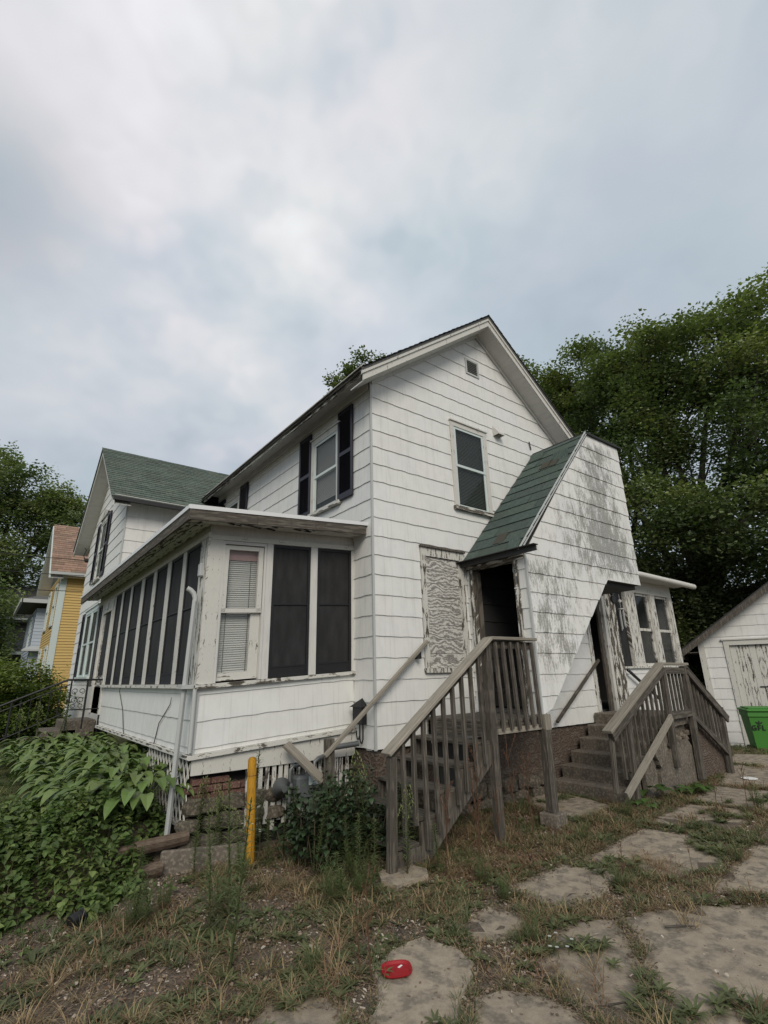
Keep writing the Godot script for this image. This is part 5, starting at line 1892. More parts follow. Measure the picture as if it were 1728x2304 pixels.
func build_bin(xf: Transform3D):
	var g := local_thing("wheeled_bin", xf, "bright green wheeled rubbish bin in front of the white garage", "bin")
	var mb := fresh()
	var lo := Vector2(0.25, 0.26)
	var hi := Vector2(0.32, 0.38)
	var p := func(s: Vector2, y: float, o: float) -> Array:
		return [Vector3(-s.x, y, s.y + o), Vector3(s.x, y, s.y + o), Vector3(s.x, y, -s.y + o), Vector3(-s.x, y, -s.y + o)]
	var rings := [p.call(lo, 0.06, 0.0), p.call(Vector2(0.305, 0.35), 0.88, 0.0), p.call(hi, 0.90, 0.0), p.call(hi, 1.0, 0.0)]
	for r in rings.size() - 1:
		for i in 4:
			mb.face([rings[r][i], rings[r][(i + 1) % 4], rings[r + 1][(i + 1) % 4], rings[r + 1][i]])
	mb.face([rings[0][3], rings[0][2], rings[0][1], rings[0][0]])
	part(mb, "body", g, "bin_green")
	mb = fresh()
	mb.slab(Vector3(-0.34, 1.0, -0.40), Vector3(0.34, 1.055, 0.42), 0.02)
	mb.slab(Vector3(-0.28, 1.055, -0.36), Vector3(0.28, 1.085, 0.34), 0.012)
	part(mb, "lid", g, "bin_green")
	for s in [-1.0, 1.0]:
		mb = fresh()
		mb.tube([Vector3(s * 0.26, 0.12, -0.30), Vector3(s * 0.31, 0.12, -0.30)], [0.12, 0.12], 14)
		part(mb, "wheel", g, "black_metal")
	mb = fresh()
	mb.tube([Vector3(-0.27, 0.95, -0.42), Vector3(0.27, 0.95, -0.42)], [0.018, 0.018], 8)
	part(mb, "handle", g, "bin_green")
	# the mark: three letters under a sprig
	var tilt := Basis(Vector3(1, 0, 0), deg_to_rad(6.3))
	var tm := TextMesh.new()
	tm.text = "GFL"
	var fnt := SystemFont.new()
	fnt.font_names = PackedStringArray(["Droid Sans"])
	fnt.font_weight = 700
	tm.font = fnt
	tm.font_size = 32
	tm.pixel_size = 0.0048
	tm.depth = 0.006
	tm.material = M["black_print"]
	var t := show_mesh(tm, "lettering", g)
	t.transform = Transform3D(tilt, Vector3(-0.16, 0.66, 0.340))
	mb = fresh()
	for a in [-0.9, 0.0, 0.9]:
		var d := Vector3(sin(a), cos(a), 0)
		mb.plate(Vector3(-0.13, 0.735, 0.350), Vector3(1, 0, 0), UP, PackedVector2Array([Vector2(0, 0), Vector2(d.x * 0.05 + d.y * 0.016, d.y * 0.05 - d.x * 0.016), Vector2(d.x * 0.09, d.y * 0.09), Vector2(d.x * 0.05 - d.y * 0.016, d.y * 0.05 + d.x * 0.016)]), 0.0, 0.004)
	part(mb, "sprig_mark", g, "black_print")

# ---------------------------------------------------------------- trees
func leaf_shape(mb: MB, base: Vector3, dir: Vector3, side: Vector3, l: float, w: float, fold: float):
	# a pointed leaf folded along its midrib, four triangles
	var n := dir.cross(side).normalized()
	var mid := base + dir * l * 0.45
	var tip := base + dir * l - n * l * 0.12
	var a := mid + side * w * 0.5 + n * fold * w
	var b := mid - side * w * 0.5 + n * fold * w
	mb.face([base, a, mid])
	mb.face([mid, a, tip])
	mb.face([base, mid, b])
	mb.face([mid, tip, b])

func leaf_spray(r: RandomNumberGenerator, count: int, reach: float, l: float, w: float, mat: String) -> ArrayMesh:
	var mb := MB.new()
	for i in count:
		var p := Vector3(r.randf_range(-1, 1), r.randf_range(-0.7, 0.7), r.randf_range(-1, 1)) * reach
		var a := r.randf_range(0, TAU)
		var d := Vector3(cos(a), r.randf_range(-0.9, 0.5), sin(a)).normalized()
		var s := d.cross(Vector3(r.randf_range(-0.6, 0.6), 1, r.randf_range(-0.6, 0.6))).normalized()
		var k := r.randf_range(0.75, 1.2)
		leaf_shape(mb, p, d, s, l * k, w * k, 0.12)
	return mb.mesh(M[mat], false)

# lobes: [centre, radii] in world coordinates; boughs run from the trunk to each lobe and on to the clumps in it
func tree(called: String, label: String, base: Vector3, trunk_top: Vector3, girth: float, lobes: Array, clumps: int, sprays: int, leaf: Vector2, green: Color, yellow: Color, s: int, group := "", hollow := 0.55, spray_leaves := 11):
	var r := RandomNumberGenerator.new()
	r.seed = s
	var t := thing(called, base, label, "tree", group)
	var mb := fresh()
	var tp := []
	var tr := []
	for i in 7:
		var f := i / 6.0
		tp.append(base.lerp(trunk_top, f) + Vector3(r.randf_range(-1, 1), 0, r.randf_range(-1, 1)) * girth * 0.6 * f * (1 - f) * 2.0)
		tr.append(girth * (1.25 - 0.6 * f) * (1.25 if i == 0 else 1.0))
	mb.tube(tp, tr, 10)
	part(mb, "trunk", t, "bark")
	var where := [[], [], []]
	var cols := [[], [], []]
	for lobe in lobes:
		var c: Vector3 = lobe[0]
		var rad: Vector3 = lobe[1]
		mb = fresh()
		var from: Vector3 = base.lerp(trunk_top, r.randf_range(0.6, 1.0))
		var bough := []
		var br := []
		for i in 6:
			var f := i / 5.0
			bough.append(from.lerp(c, f) + Vector3(r.randf_range(-0.2, 0.2), -0.7 * sin(f * PI) * 0.6, r.randf_range(-0.2, 0.2)))
			br.append(lerpf(girth * 0.42, girth * 0.14, f))
		mb.tube(bough, br, 7)
		for i in clumps:
			var u := r.randf_range(-1, 1)
			var a := r.randf_range(0, TAU)
			var q := sqrt(1 - u * u)
			var rr := lerpf(hollow, 1.0, sqrt(r.randf()))
			var p := c + Vector3(q * cos(a), u, q * sin(a)) * rr * rad
			if r.randf() < 0.75:
				var m := c.lerp(p, 0.5) + Vector3(0, r.randf_range(-0.3, 0.2), 0)
				mb.tube([bough[4], m, p], [girth * 0.10, girth * 0.07, girth * 0.02], 4, false)
			var cr := rad.length() * 0.16 * r.randf_range(0.6, 1.3)
			var tone := green.lerp(yellow, clampf(0.22 + 0.38 * u + r.randf_range(-0.25, 0.35), 0, 1))
			for k in sprays:
				var d := (Vector3(r.randfn(0, 1), r.randfn(0, 0.7), r.randfn(0, 1)) * 0.62).limit_length(1.25) * cr
				var b := Basis(Vector3(r.randf_range(-1, 1), r.randf_range(-1, 1), r.randf_range(-1, 1)).normalized(), r.randf_range(-0.6, 0.6)) * Basis(UP, r.randf_range(0, TAU))
				var kind := k % 3
				where[kind].append(Transform3D(b.scaled(Vector3.ONE * r.randf_range(0.7, 1.25)), p + d))
				var j := r.randf_range(0.72, 1.28)
				cols[kind].append(Color(tone.r * j, tone.g * j, tone.b * j))
		part(mb, "bough", t, "bark")
	for kind in 3:
		swarm("crown", t, leaf_spray(r, spray_leaves, leaf.x * 2.6, leaf.x, leaf.y, "leaf"), where[kind], cols[kind])

func build_trees():
	var g := Color(0.112, 0.152, 0.068)
	var y := Color(0.300, 0.330, 0.140)
	var L := Vector2(0.14, 0.105)
	# the great maple behind the garage: several trunks, crown past the right edge
	tree("maple_tree", "large maple with a tall broad crown behind the garage", at_az(70.0, 22.0, -0.8), at_az(69.5, 22.0, 5.0), 0.42, [
		[at_az(66.0, 21.0, 6.2), Vector3(2.6, 2.0, 2.6)], [at_az(71.5, 22.0, 8.2), Vector3(2.8, 2.2, 2.8)], [at_az(77.0, 21.0, 9.6), Vector3(2.9, 2.6, 2.9)],
		[at_az(70.0, 22.5, 11.4), Vector3(2.5, 2.2, 2.5)], [at_az(77.5, 23.0, 13.2), Vector3(2.6, 1.9, 2.6)], [at_az(63.5, 22.0, 9.2), Vector3(2.4, 2.2, 2.4)], [at_az(65.5, 22.5, 12.0), Vector3(2.2, 1.7, 2.2)],
		[at_az(83.0, 22.0, 12.0), Vector3(3, 3, 3)], [at_az(74.0, 20.0, 6.0), Vector3(2.4, 1.8, 2.4)], [at_az(73.5, 22.5, 13.0), Vector3(2.4, 2.0, 2.4)], [at_az(68.0, 22.0, 13.4), Vector3(2.0, 1.5, 2.0)], [at_az(80.0, 21.5, 9.0), Vector3(2.6, 2.8, 2.6)], [at_az(79.0, 22.0, 5.0), Vector3(2.8, 2.4, 2.8)]], 21, 42, L, g, y, 301)
	tree("maple_tree", "second maple, left of the great one, leaning out over the stair enclosure", at_az(65.0, 25.0, -0.7), at_az(64.0, 25.0, 6.0), 0.34, [
		[at_az(60.0, 25.0, 8.6), Vector3(2.2, 2.0, 2.2)], [at_az(61.0, 25.0, 12.4), Vector3(1.9, 2.0, 1.9)], [at_az(57.5, 26.5, 14.2), Vector3(1.4, 1.7, 1.4)], [at_az(62.0, 24.5, 14.8), Vector3(2.2, 1.6, 2.2)], [at_az(66.5, 25.0, 15.5), Vector3(2.3, 1.5, 2.3)],
		[at_az(63.5, 25.5, 4.8), Vector3(2.5, 2.0, 2.5)], [at_az(58.5, 26.0, 10.5), Vector3(1.9, 2.4, 1.9)], [at_az(68.0, 25.0, 3.0), Vector3(2.6, 1.8, 2.6)], [at_az(59.5, 25.0, 14.6), Vector3(1.5, 1.3, 1.5)], [at_az(71.0, 26.0, 4.0), Vector3(2.6, 2.4, 2.6)], [at_az(66.0, 25.0, 7.5), Vector3(2.4, 2.2, 2.4)]], 20, 40, L, g * 0.9, y * 0.95, 302)
	tree("ash_tree", "tall tree whose top shows right of the gable peak", at_az(55.5, 24.0, -0.6), at_az(55.5, 24.0, 9.0), 0.25, [
		[at_az(55.0, 24.0, 15.0), Vector3(1.4, 1.6, 1.4)], [at_az(54.0, 24.5, 12.0), Vector3(2.2, 2.2, 2.2)]], 20, 26, L, g * 0.8, y * 0.8, 303)
	tree("ash_tree", "tall tree whose top shows above the left slope of the roof", at_az(33.5, 23.0, -0.6), at_az(33.5, 23.0, 9.0), 0.25, [
		[at_az(32.3, 23.0, 15.1), Vector3(0.9, 0.8, 0.9)], [at_az(36.0, 23.0, 16.4), Vector3(1.1, 0.9, 1.1)], [at_az(34.0, 23.0, 13.2), Vector3(2.0, 1.8, 2.0)]], 12, 20, L, g * 0.9, y * 0.75, 304)
	# dark thicket between the rear porch and the garage
	for i in 4:
		var az: float = [63.5, 66.5, 69.0, 61.0][i]
		tree("shrub_tree", ["dark shrubby tree right behind the rear porch", "dark shrubby tree left of the garage", "dark shrubby tree behind the garage's left eave", "dark shrubby tree hidden behind the concrete steps"][i], at_az(az, 20.0 + i, -0.7), at_az(az, 20.0 + i, 1.6), 0.12, [[at_az(az, 20.0 + i, 1.3), Vector3(1.8, 1.5, 1.8)], [at_az(az + 1.5, 20.5 + i, 3.2), Vector3(1.7, 1.5, 1.7)], [at_az(az + 3.0, 21.0 + i, 1.8), Vector3(1.7, 1.6, 1.7)]], 20, 30, L, g * 0.75, y * 0.6, 310 + i)
	# far trees on the left
	tree("maple_tree", "tall tree beyond the far houses at the left edge", at_az(-0.5, 48.0, 0), at_az(-0.5, 48.0, 8.0), 0.5, [
		[at_az(0.0, 48.0, 16.6), Vector3(3.0, 3.2, 3.0)], [at_az(2.6, 48.0, 13.2), Vector3(2.6, 2.6, 2.6)], [at_az(-2.6, 48.0, 14.0), Vector3(3.0, 3.0, 3.0)], [at_az(1.0, 48.0, 10.0), Vector3(3.6, 2.6, 3.6)], [at_az(-2.5, 47.0, 8.5), Vector3(3.2, 2.6, 3.2)], [at_az(4.0, 49.0, 15.0), Vector3(1.7, 2.2, 1.7)]], 26, 26, Vector2(0.24, 0.18), g, y, 320, "", 0.35)
	tree("maple_tree", "lower tree at the left edge, its leaves tinted lighter as if lit yellow, in front of the tall one", at_az(-1.8, 40.0, 0), at_az(-1.8, 40.0, 3.5), 0.3, [
		[at_az(-1.4, 40.0, 5.4), Vector3(2.0, 2.0, 2.0)], [at_az(-3.0, 40.0, 7.0), Vector3(2.0, 2.0, 2.0)], [at_az(-0.6, 41.0, 3.2), Vector3(1.8, 1.5, 1.8)]], 22, 26, Vector2(0.22, 0.16), g * 1.3, y * 1.35, 321, "", 0.35)  # leaf colours raised to paint in yellow light on this tree
	for i in 7:
		var az2: float = -9.0 + i * 3.2
		tree("distant_tree", ["first", "second", "third", "fourth", "fifth", "sixth", "seventh"][i] + " from the left in the distant row of trees along the street", at_az(az2, 75.0 + 6.0 * (i % 3), 0), at_az(az2, 75.0 + 6.0 * (i % 3), 6.0), 0.4, [[at_az(az2, 75.0 + 6.0 * (i % 3), 9.0), Vector3(5.5, 5.0, 5.5)], [at_az(az2 + 1.5, 76.0, 5.0), Vector3(5.0, 4.0, 5.0)]], 24, 22, Vector2(0.4, 0.3), g, y * 0.9, 330 + i, "distant row of street trees", 0.3)
	tree("shrub", "rounded green bush in front of the yellow house", at_az(2.2, 14.2, 0.02), at_az(2.2, 14.2, 0.5), 0.05, [[at_az(0.6, 13.6, 0.8), Vector3(0.85, 0.75, 0.8)], [at_az(3.0, 14.4, 0.95), Vector3(0.75, 0.75, 0.7)], [at_az(-2.0, 13.4, 0.7), Vector3(0.8, 0.7, 0.8)], [at_az(4.4, 14.6, 0.6), Vector3(0.5, 0.55, 0.5)]], 34, 22, Vector2(0.075, 0.05), Color(0.10, 0.155, 0.028), Color(0.20, 0.235, 0.05), 340, "", 0.5, 12)

func at_az(az: float, s: float, y: float) -> Vector3:
	# a spot by compass bearing and distance from the middle of the side yard
	var a := deg_to_rad(az)
	return Vector3(-3.98 + s * sin(a), y, 5.43 - s * cos(a))

# ---------------------------------------------------------------- stairs
func build_wooden_stair():
	var st := thing("wooden_staircase", Vector3(0.5, -0.62, 0.65), "weathered grey wooden staircase and landing with slatted railing, leading to the numbered doorway", "staircase")
	var zf := 1.16
	# deck
	for i in 7:
		var x := 0.80 + i * 0.144
		one("wood", "deck_board", st, Vector3(x, 0.565, 0.03), Vector3(x + 0.138, 0.60, zf + 0.02), 0.004)
	one("wood", "rim_joist", st, Vector3(0.78, 0.455, zf - 0.02), Vector3(1.84, 0.562, zf + 0.022))
	one("pale_wood", "rim_board", st, Vector3(0.86, 0.455, zf + 0.023), Vector3(1.66, 0.515, zf + 0.05))
	one("wood", "joist", st, Vector3(0.80, 0.42, 0.06), Vector3(0.838, 0.562, zf - 0.021))
	one("wood", "joist", st, Vector3(1.74, 0.42, 0.06), Vector3(1.778, 0.562, zf - 0.021))
	# treads and stringers
	for k in 5:
		var y := 0.40 - 0.20 * k
		var x := 0.80 - 0.28 * (k + 1)
		mbtread(st, x, y, zf)
	for zz in [0.10, zf - 0.02]:
		mb_stringer(st, zz)
	# posts
	one_beam("wood", "post", st, Vector3(0.80, -0.68, zf - 0.005), Vector3(0.815, 1.47, zf - 0.005), 0.092, 0.092, Vector3(0, 0, 1), 0.006)
	one_beam("wood", "post", st, Vector3(1.76, -0.47, zf + 0.0), Vector3(1.78, 0.455, zf + 0.0), 0.11, 0.11, Vector3(0, 0, 1), 0.006)
	one_beam("pale_wood", "post_block", st, Vector3(1.785, 0.44, zf + 0.03), Vector3(1.785, 0.62, zf + 0.03), 0.12, 0.06)
	one_beam("wood", "post", st, Vector3(-0.72, -0.66, zf + 0.035), Vector3(-0.69, 0.38, zf + 0.035), 0.085, 0.07, Vector3(0, 0, 1), 0.005)
	var foot := fresh()
	foot.box(Transform3D(Basis(UP, 0.1), Vector3(1.76, -0.565, zf)), Vector3(0.24, 0.19, 0.24), 0.012)
	part(foot, "footing", st, "old_concrete")
	# railing
	one_beam("pale_wood", "handrail", st, Vector3(-0.76, 0.405, zf + 0.035), Vector3(0.825, 1.525, zf + 0.035), 0.038, 0.14, Vector3(0, 0, 1), 0.006)
	one_beam("wood", "top_rail", st, Vector3(-0.70, 0.385, zf + 0.0), Vector3(0.80, 1.445, zf + 0.0), 0.085, 0.036)
	one_beam("pale_wood", "handrail", st, Vector3(0.826, 1.528, zf + 0.03), Vector3(1.70, 1.53, zf + 0.03), 0.038, 0.13, Vector3(0, 0, 1), 0.006)
	one_beam("wood", "top_rail", st, Vector3(0.86, 1.455, zf - 0.0), Vector3(1.70, 1.457, zf - 0.0), 0.085, 0.036)
	for x in [-0.555, -0.415, -0.275, -0.13, 0.02, 0.165, 0.315, 0.465, 0.61]:
		var top: float = 0.385 + 0.7067 * (x + 0.70) + 0.03
		var bottom: float = maxf(-0.47 + 0.70 * (x + 0.298), -0.62)
		if x == -0.415: bottom = -0.24
		if x == -0.555: bottom = -0.50
		one_beam("wood", "baluster", st, Vector3(x + rnd(-0.008, 0.008), bottom + rnd(-0.015, 0.015), zf + 0.044), Vector3(x, top, zf + 0.038), 0.042, 0.036)
	for x in [0.925, 1.065, 1.205, 1.345, 1.485, 1.625]:
		one_beam("wood", "baluster", st, Vector3(x + rnd(-0.006, 0.012), 0.49 + rnd(-0.01, 0.01), zf + 0.070), Vector3(x, 1.49, zf + 0.042), 0.040, 0.036)
	# the rail along the house and its leaning post
	one_beam("pale_wood", "wall_rail", st, Vector3(-0.79, 0.29, 0.12), Vector3(0.83, 1.565, 0.10), 0.05, 0.045, Vector3(0, 0, 1), 0.008)
	one_beam("wood", "post", st, Vector3(-0.69, -0.64, 0.08), Vector3(-0.70, 0.46, 0.06), 0.095, 0.095, Vector3(0, 0, 1), 0.006)
	one("black_metal", "rail_bracket", st, Vector3(0.66, 1.33, 0.025), Vector3(0.70, 1.42, 0.11))
	var br := one_beam("pale_wood", "brace", self, Vector3(-1.04, 0.40, -0.33), Vector3(-0.73, 0.02, 0.0), 0.11, 0.04, Vector3(0.4, 0.2, 1).normalized(), 0.004)
	br.name = numbered("brace_board")
	tag(br, "short pale plank braced between the porch skirt and the lower stair post", "board")
	var pad := fresh()
	pad.plate(Vector3(0, -0.565, 0), Vector3(1, 0, 0), Vector3(0, 0, -1), flip_z(PackedVector2Array([Vector2(-0.90, 1.28), Vector2(-0.80, 1.10), Vector2(-0.47, 1.10), Vector2(-0.42, 1.33), Vector2(-0.50, 1.44), Vector2(-0.87, 1.46)])), -0.11, 0.0)
	var pd := part(pad, "concrete_pad", self, "concrete")
	tag(pd, "small concrete pad under the foot of the wooden staircase", "slab")

func mbtread(st: Node3D, x: float, y: float, zf: float):
	for j in 2:
		var mb := fresh()
		var k := rnd(0.8, 1.0)
		mb.col = Color(k, k, k)
		var w := 0.135
		var x0 := x - 0.02 + j * 0.142
		mb.beam(Vector3(x0 + w * 0.5, y - 0.018 + rnd(-0.006, 0.004), 0.10), Vector3(x0 + w * 0.5, y - 0.018 + rnd(-0.006, 0.004), zf - 0.005), w, 0.036, UP, 0.005)
		part(mb, "tread", st, "wood")

func mb_stringer(st: Node3D, zz: float):
	var pts := PackedVector2Array()
	pts.append(Vector2(-0.66, -0.64))
	pts.append(Vector2(-0.30, -0.64))
	pts.append(Vector2(0.80, 0.19))
	pts.append(Vector2(0.80, 0.56))
	for k in 5:
		var y := 0.40 - 0.20 * k
		var x := 0.80 - 0.28 * (k + 1)
		pts.append(Vector2(x + 0.28, y - 0.04))
		pts.append(Vector2(x, y - 0.04))
	var mb := fresh()
	mb.plate(Vector3(0, 0, zz), Vector3(1, 0, 0), UP, pts, -0.02, 0.02)
	part(mb, "stringer", st, "wood")

func build_concrete_stair():
	var st := thing("concrete_steps", Vector3(5.0, -0.64, 0.7), "crumbling concrete steps and landing at the rear porch door", "steps")
	var tops := [-0.44, -0.265, -0.09, 0.085, 0.26]
	for i in 5:
		var mb := fresh()
		var k := rnd(0.8, 1.0)
		mb.col = Color(k, k, k)
		mb.slab(Vector3(3.29 + i * 0.285, -0.80, 0.06), Vector3(3.29 + i * 0.285 + 0.40, tops[i], 1.16), 0.014)
		part(mb, "step", st, "old_concrete")
	one("old_concrete", "landing", st, Vector3(4.715, -0.8, 0.045), Vector3(5.90, 0.43, 1.14), 0.015)
	for i in 4:
		one("old_concrete", "step", st, Vector3(5.90, -0.85, 0.05), Vector3(6.2 + i * 0.28, 0.26 - i * 0.19, 1.1), 0.012)
	# broken side wall: blocks that have cracked apart
	var blocks := [
		[[3.92, -0.72], [4.22, -0.72], [4.24, -0.22], [4.16, -0.12], [3.98, -0.16], [3.90, -0.24]],
		[[4.26, -0.72], [4.92, -0.72], [4.95, 0.0], [4.70, -0.05], [4.42, -0.25], [4.27, -0.34]],
		[[4.20, -0.07], [4.32, -0.27], [4.46, -0.17], [4.60, -0.02], [4.56, 0.10], [4.22, 0.11]],
		[[4.50, 0.13], [4.64, 0.02], [4.90, 0.06], [4.90, 0.34], [4.55, 0.36]],
		[[4.96, -0.72], [5.58, -0.72], [5.56, -0.1], [5.40, 0.05], [5.15, 0.0], [4.98, 0.08]],
		[[4.93, 0.24], [5.5, 0.27], [5.52, 0.43], [4.92, 0.43]]]
	var r := RandomNumberGenerator.new()
	r.seed = 77
	for b in blocks:
		var mb := fresh()
		var k := r.randf_range(0.85, 1.05)
		mb.col = Color(k, k, k)
		var poly := PackedVector2Array()
		for i in b.size():
			var p := Vector2(b[i][0], b[i][1])
			var q := Vector2(b[(i + 1) % b.size()][0], b[(i + 1) % b.size()][1])
			for n in 4:
				poly.append(p.lerp(q, n / 4.0) + Vector2(r.randf_range(-0.012, 0.012), r.randf_range(-0.012, 0.012)))
		mb.plate(Vector3.ZERO, Vector3(1, 0, 0), UP, poly, 1.165, 1.25 + r.randf_range(-0.02, 0.04))
		part(mb, "broken_block", st, "old_concrete")
	var rub := RandomNumberGenerator.new()
	rub.seed = 5
	for i in 7:
		part(rock(rub, Vector3(5.0 + 0.09 * i, 0.12 - 0.03 * (i % 3), 1.17), Vector3(0.07, 0.045, 0.06)), "rubble", st, "old_concrete")
	var mb2 := fresh()
	mb2.plate(Vector3.ZERO, Vector3(1, 0, 0), UP, PackedVector2Array([Vector2(5.60, -0.75), Vector2(6.95, -0.8), Vector2(6.93, -0.34), Vector2(6.4, 0.0), Vector2(5.9, 0.20), Vector2(5.60, 0.25)]), 0.9, 1.22)
	part(mb2, "side_wall", st, "stucco")
	# its wooden railing, propped and patched
	var rl := thing("stair_railing", Vector3(4.9, -0.6, 1.28), "weathered wooden railing that climbs to the rear porch landing and down its far side", "railing")
	var z := 1.30
	for p in [[3.02, -0.42, 0.34, 0.06], [3.50, -0.60, 0.52, 0.085], [4.80, -0.30, 1.16, 0.09], [5.58, -0.56, 1.17, 0.09], [6.72, -0.62, 0.46, 0.085]]:
		one_beam("wood", "post", rl, Vector3(p[0] - 0.06, p[1], z), Vector3(p[0] + 0.03, p[2], z), p[3], p[3], Vector3(0, 0, 1), 0.006)
	one_beam("pale_wood", "handrail", rl, Vector3(2.93, 0.33, z + 0.01), Vector3(4.76, 1.21, z + 0.01), 0.045, 0.14, Vector3(0, 0, 1), 0.006)
	one_beam("wood", "rail_side", rl, Vector3(2.98, 0.27, z + 0.055), Vector3(4.76, 1.13, z + 0.055), 0.11, 0.03)
	one_beam("pale_wood", "handrail", rl, Vector3(4.74, 1.215, z + 0.01), Vector3(5.66, 1.205, z + 0.01), 0.04, 0.13, Vector3(0, 0, 1), 0.006)
	one_beam("wood", "top_rail", rl, Vector3(4.84, 1.11, z + 0.02), Vector3(5.54, 1.10, z + 0.02), 0.10, 0.036)
	one_beam("wood", "lower_rail", rl, Vector3(4.82, 0.43, z + 0.02), Vector3(5.56, 0.44, z + 0.02), 0.11, 0.036)
	one_beam("pale_wood", "brace", rl, Vector3(3.10, -0.46, z + 0.065), Vector3(4.72, 0.42, z + 0.065), 0.10, 0.036)
	one_beam("wood", "handrail", rl, Vector3(5.62, 1.16, z - 0.01), Vector3(6.92, 0.28, z - 0.01), 0.045, 0.14, Vector3(0, 0, 1), 0.006)
	one_beam("wood", "rail_side", rl, Vector3(5.62, 1.09, z + 0.045), Vector3(6.88, 0.24, z + 0.045), 0.10, 0.03)
	one_beam("wood", "lower_rail", rl, Vector3(5.60, 0.38, z + 0.02), Vector3(6.70, -0.30, z + 0.02), 0.09, 0.036)
	for i in 10:
		var x := 3.30 + i * 0.148
		var top := 0.33 + 0.481 * (x - 2.93)
		one_beam("wood", "baluster", rl, Vector3(x - 0.02, top - 0.80 + rnd(-0.02, 0.02), z - 0.01), Vector3(x, top - 0.04, z - 0.01), 0.036, 0.034)
	for i in 5:
		var x := 4.93 + i * 0.125
		one_beam("wood", "baluster", rl, Vector3(x - 0.01, 0.45, z - 0.015), Vector3(x, 1.13, z - 0.015), 0.036, 0.034)
	for i in 8:
		var x := 5.74 + i * 0.125
		var top := 1.16 - 0.677 * (x - 5.62)
		one_beam("wood", "baluster", rl, Vector3(x - 0.01, top - 0.74, z - 0.015), Vector3(x, top - 0.05, z - 0.015), 0.036, 0.034)
	var wr := one_beam("wood", "wall_handrail", self, Vector3(3.52, 0.36, 0.12), Vector3(5.0, 1.32, 0.12), 0.05, 0.05, Vector3(0, 0, 1), 0.01)
	tag(wr, "slanting wooden handrail on the house wall under the stair enclosure", "handrail")
	var wr2 := one_beam("black_metal", "wall_handrail", self, Vector3(6.0, 1.14, 0.10), Vector3(7.05, 0.55, 0.12), 0.05, 0.05, Vector3(0, 0, 1), 0.01)
	tag(wr2, "dark handrail that slopes down below the rear porch windows", "handrail")

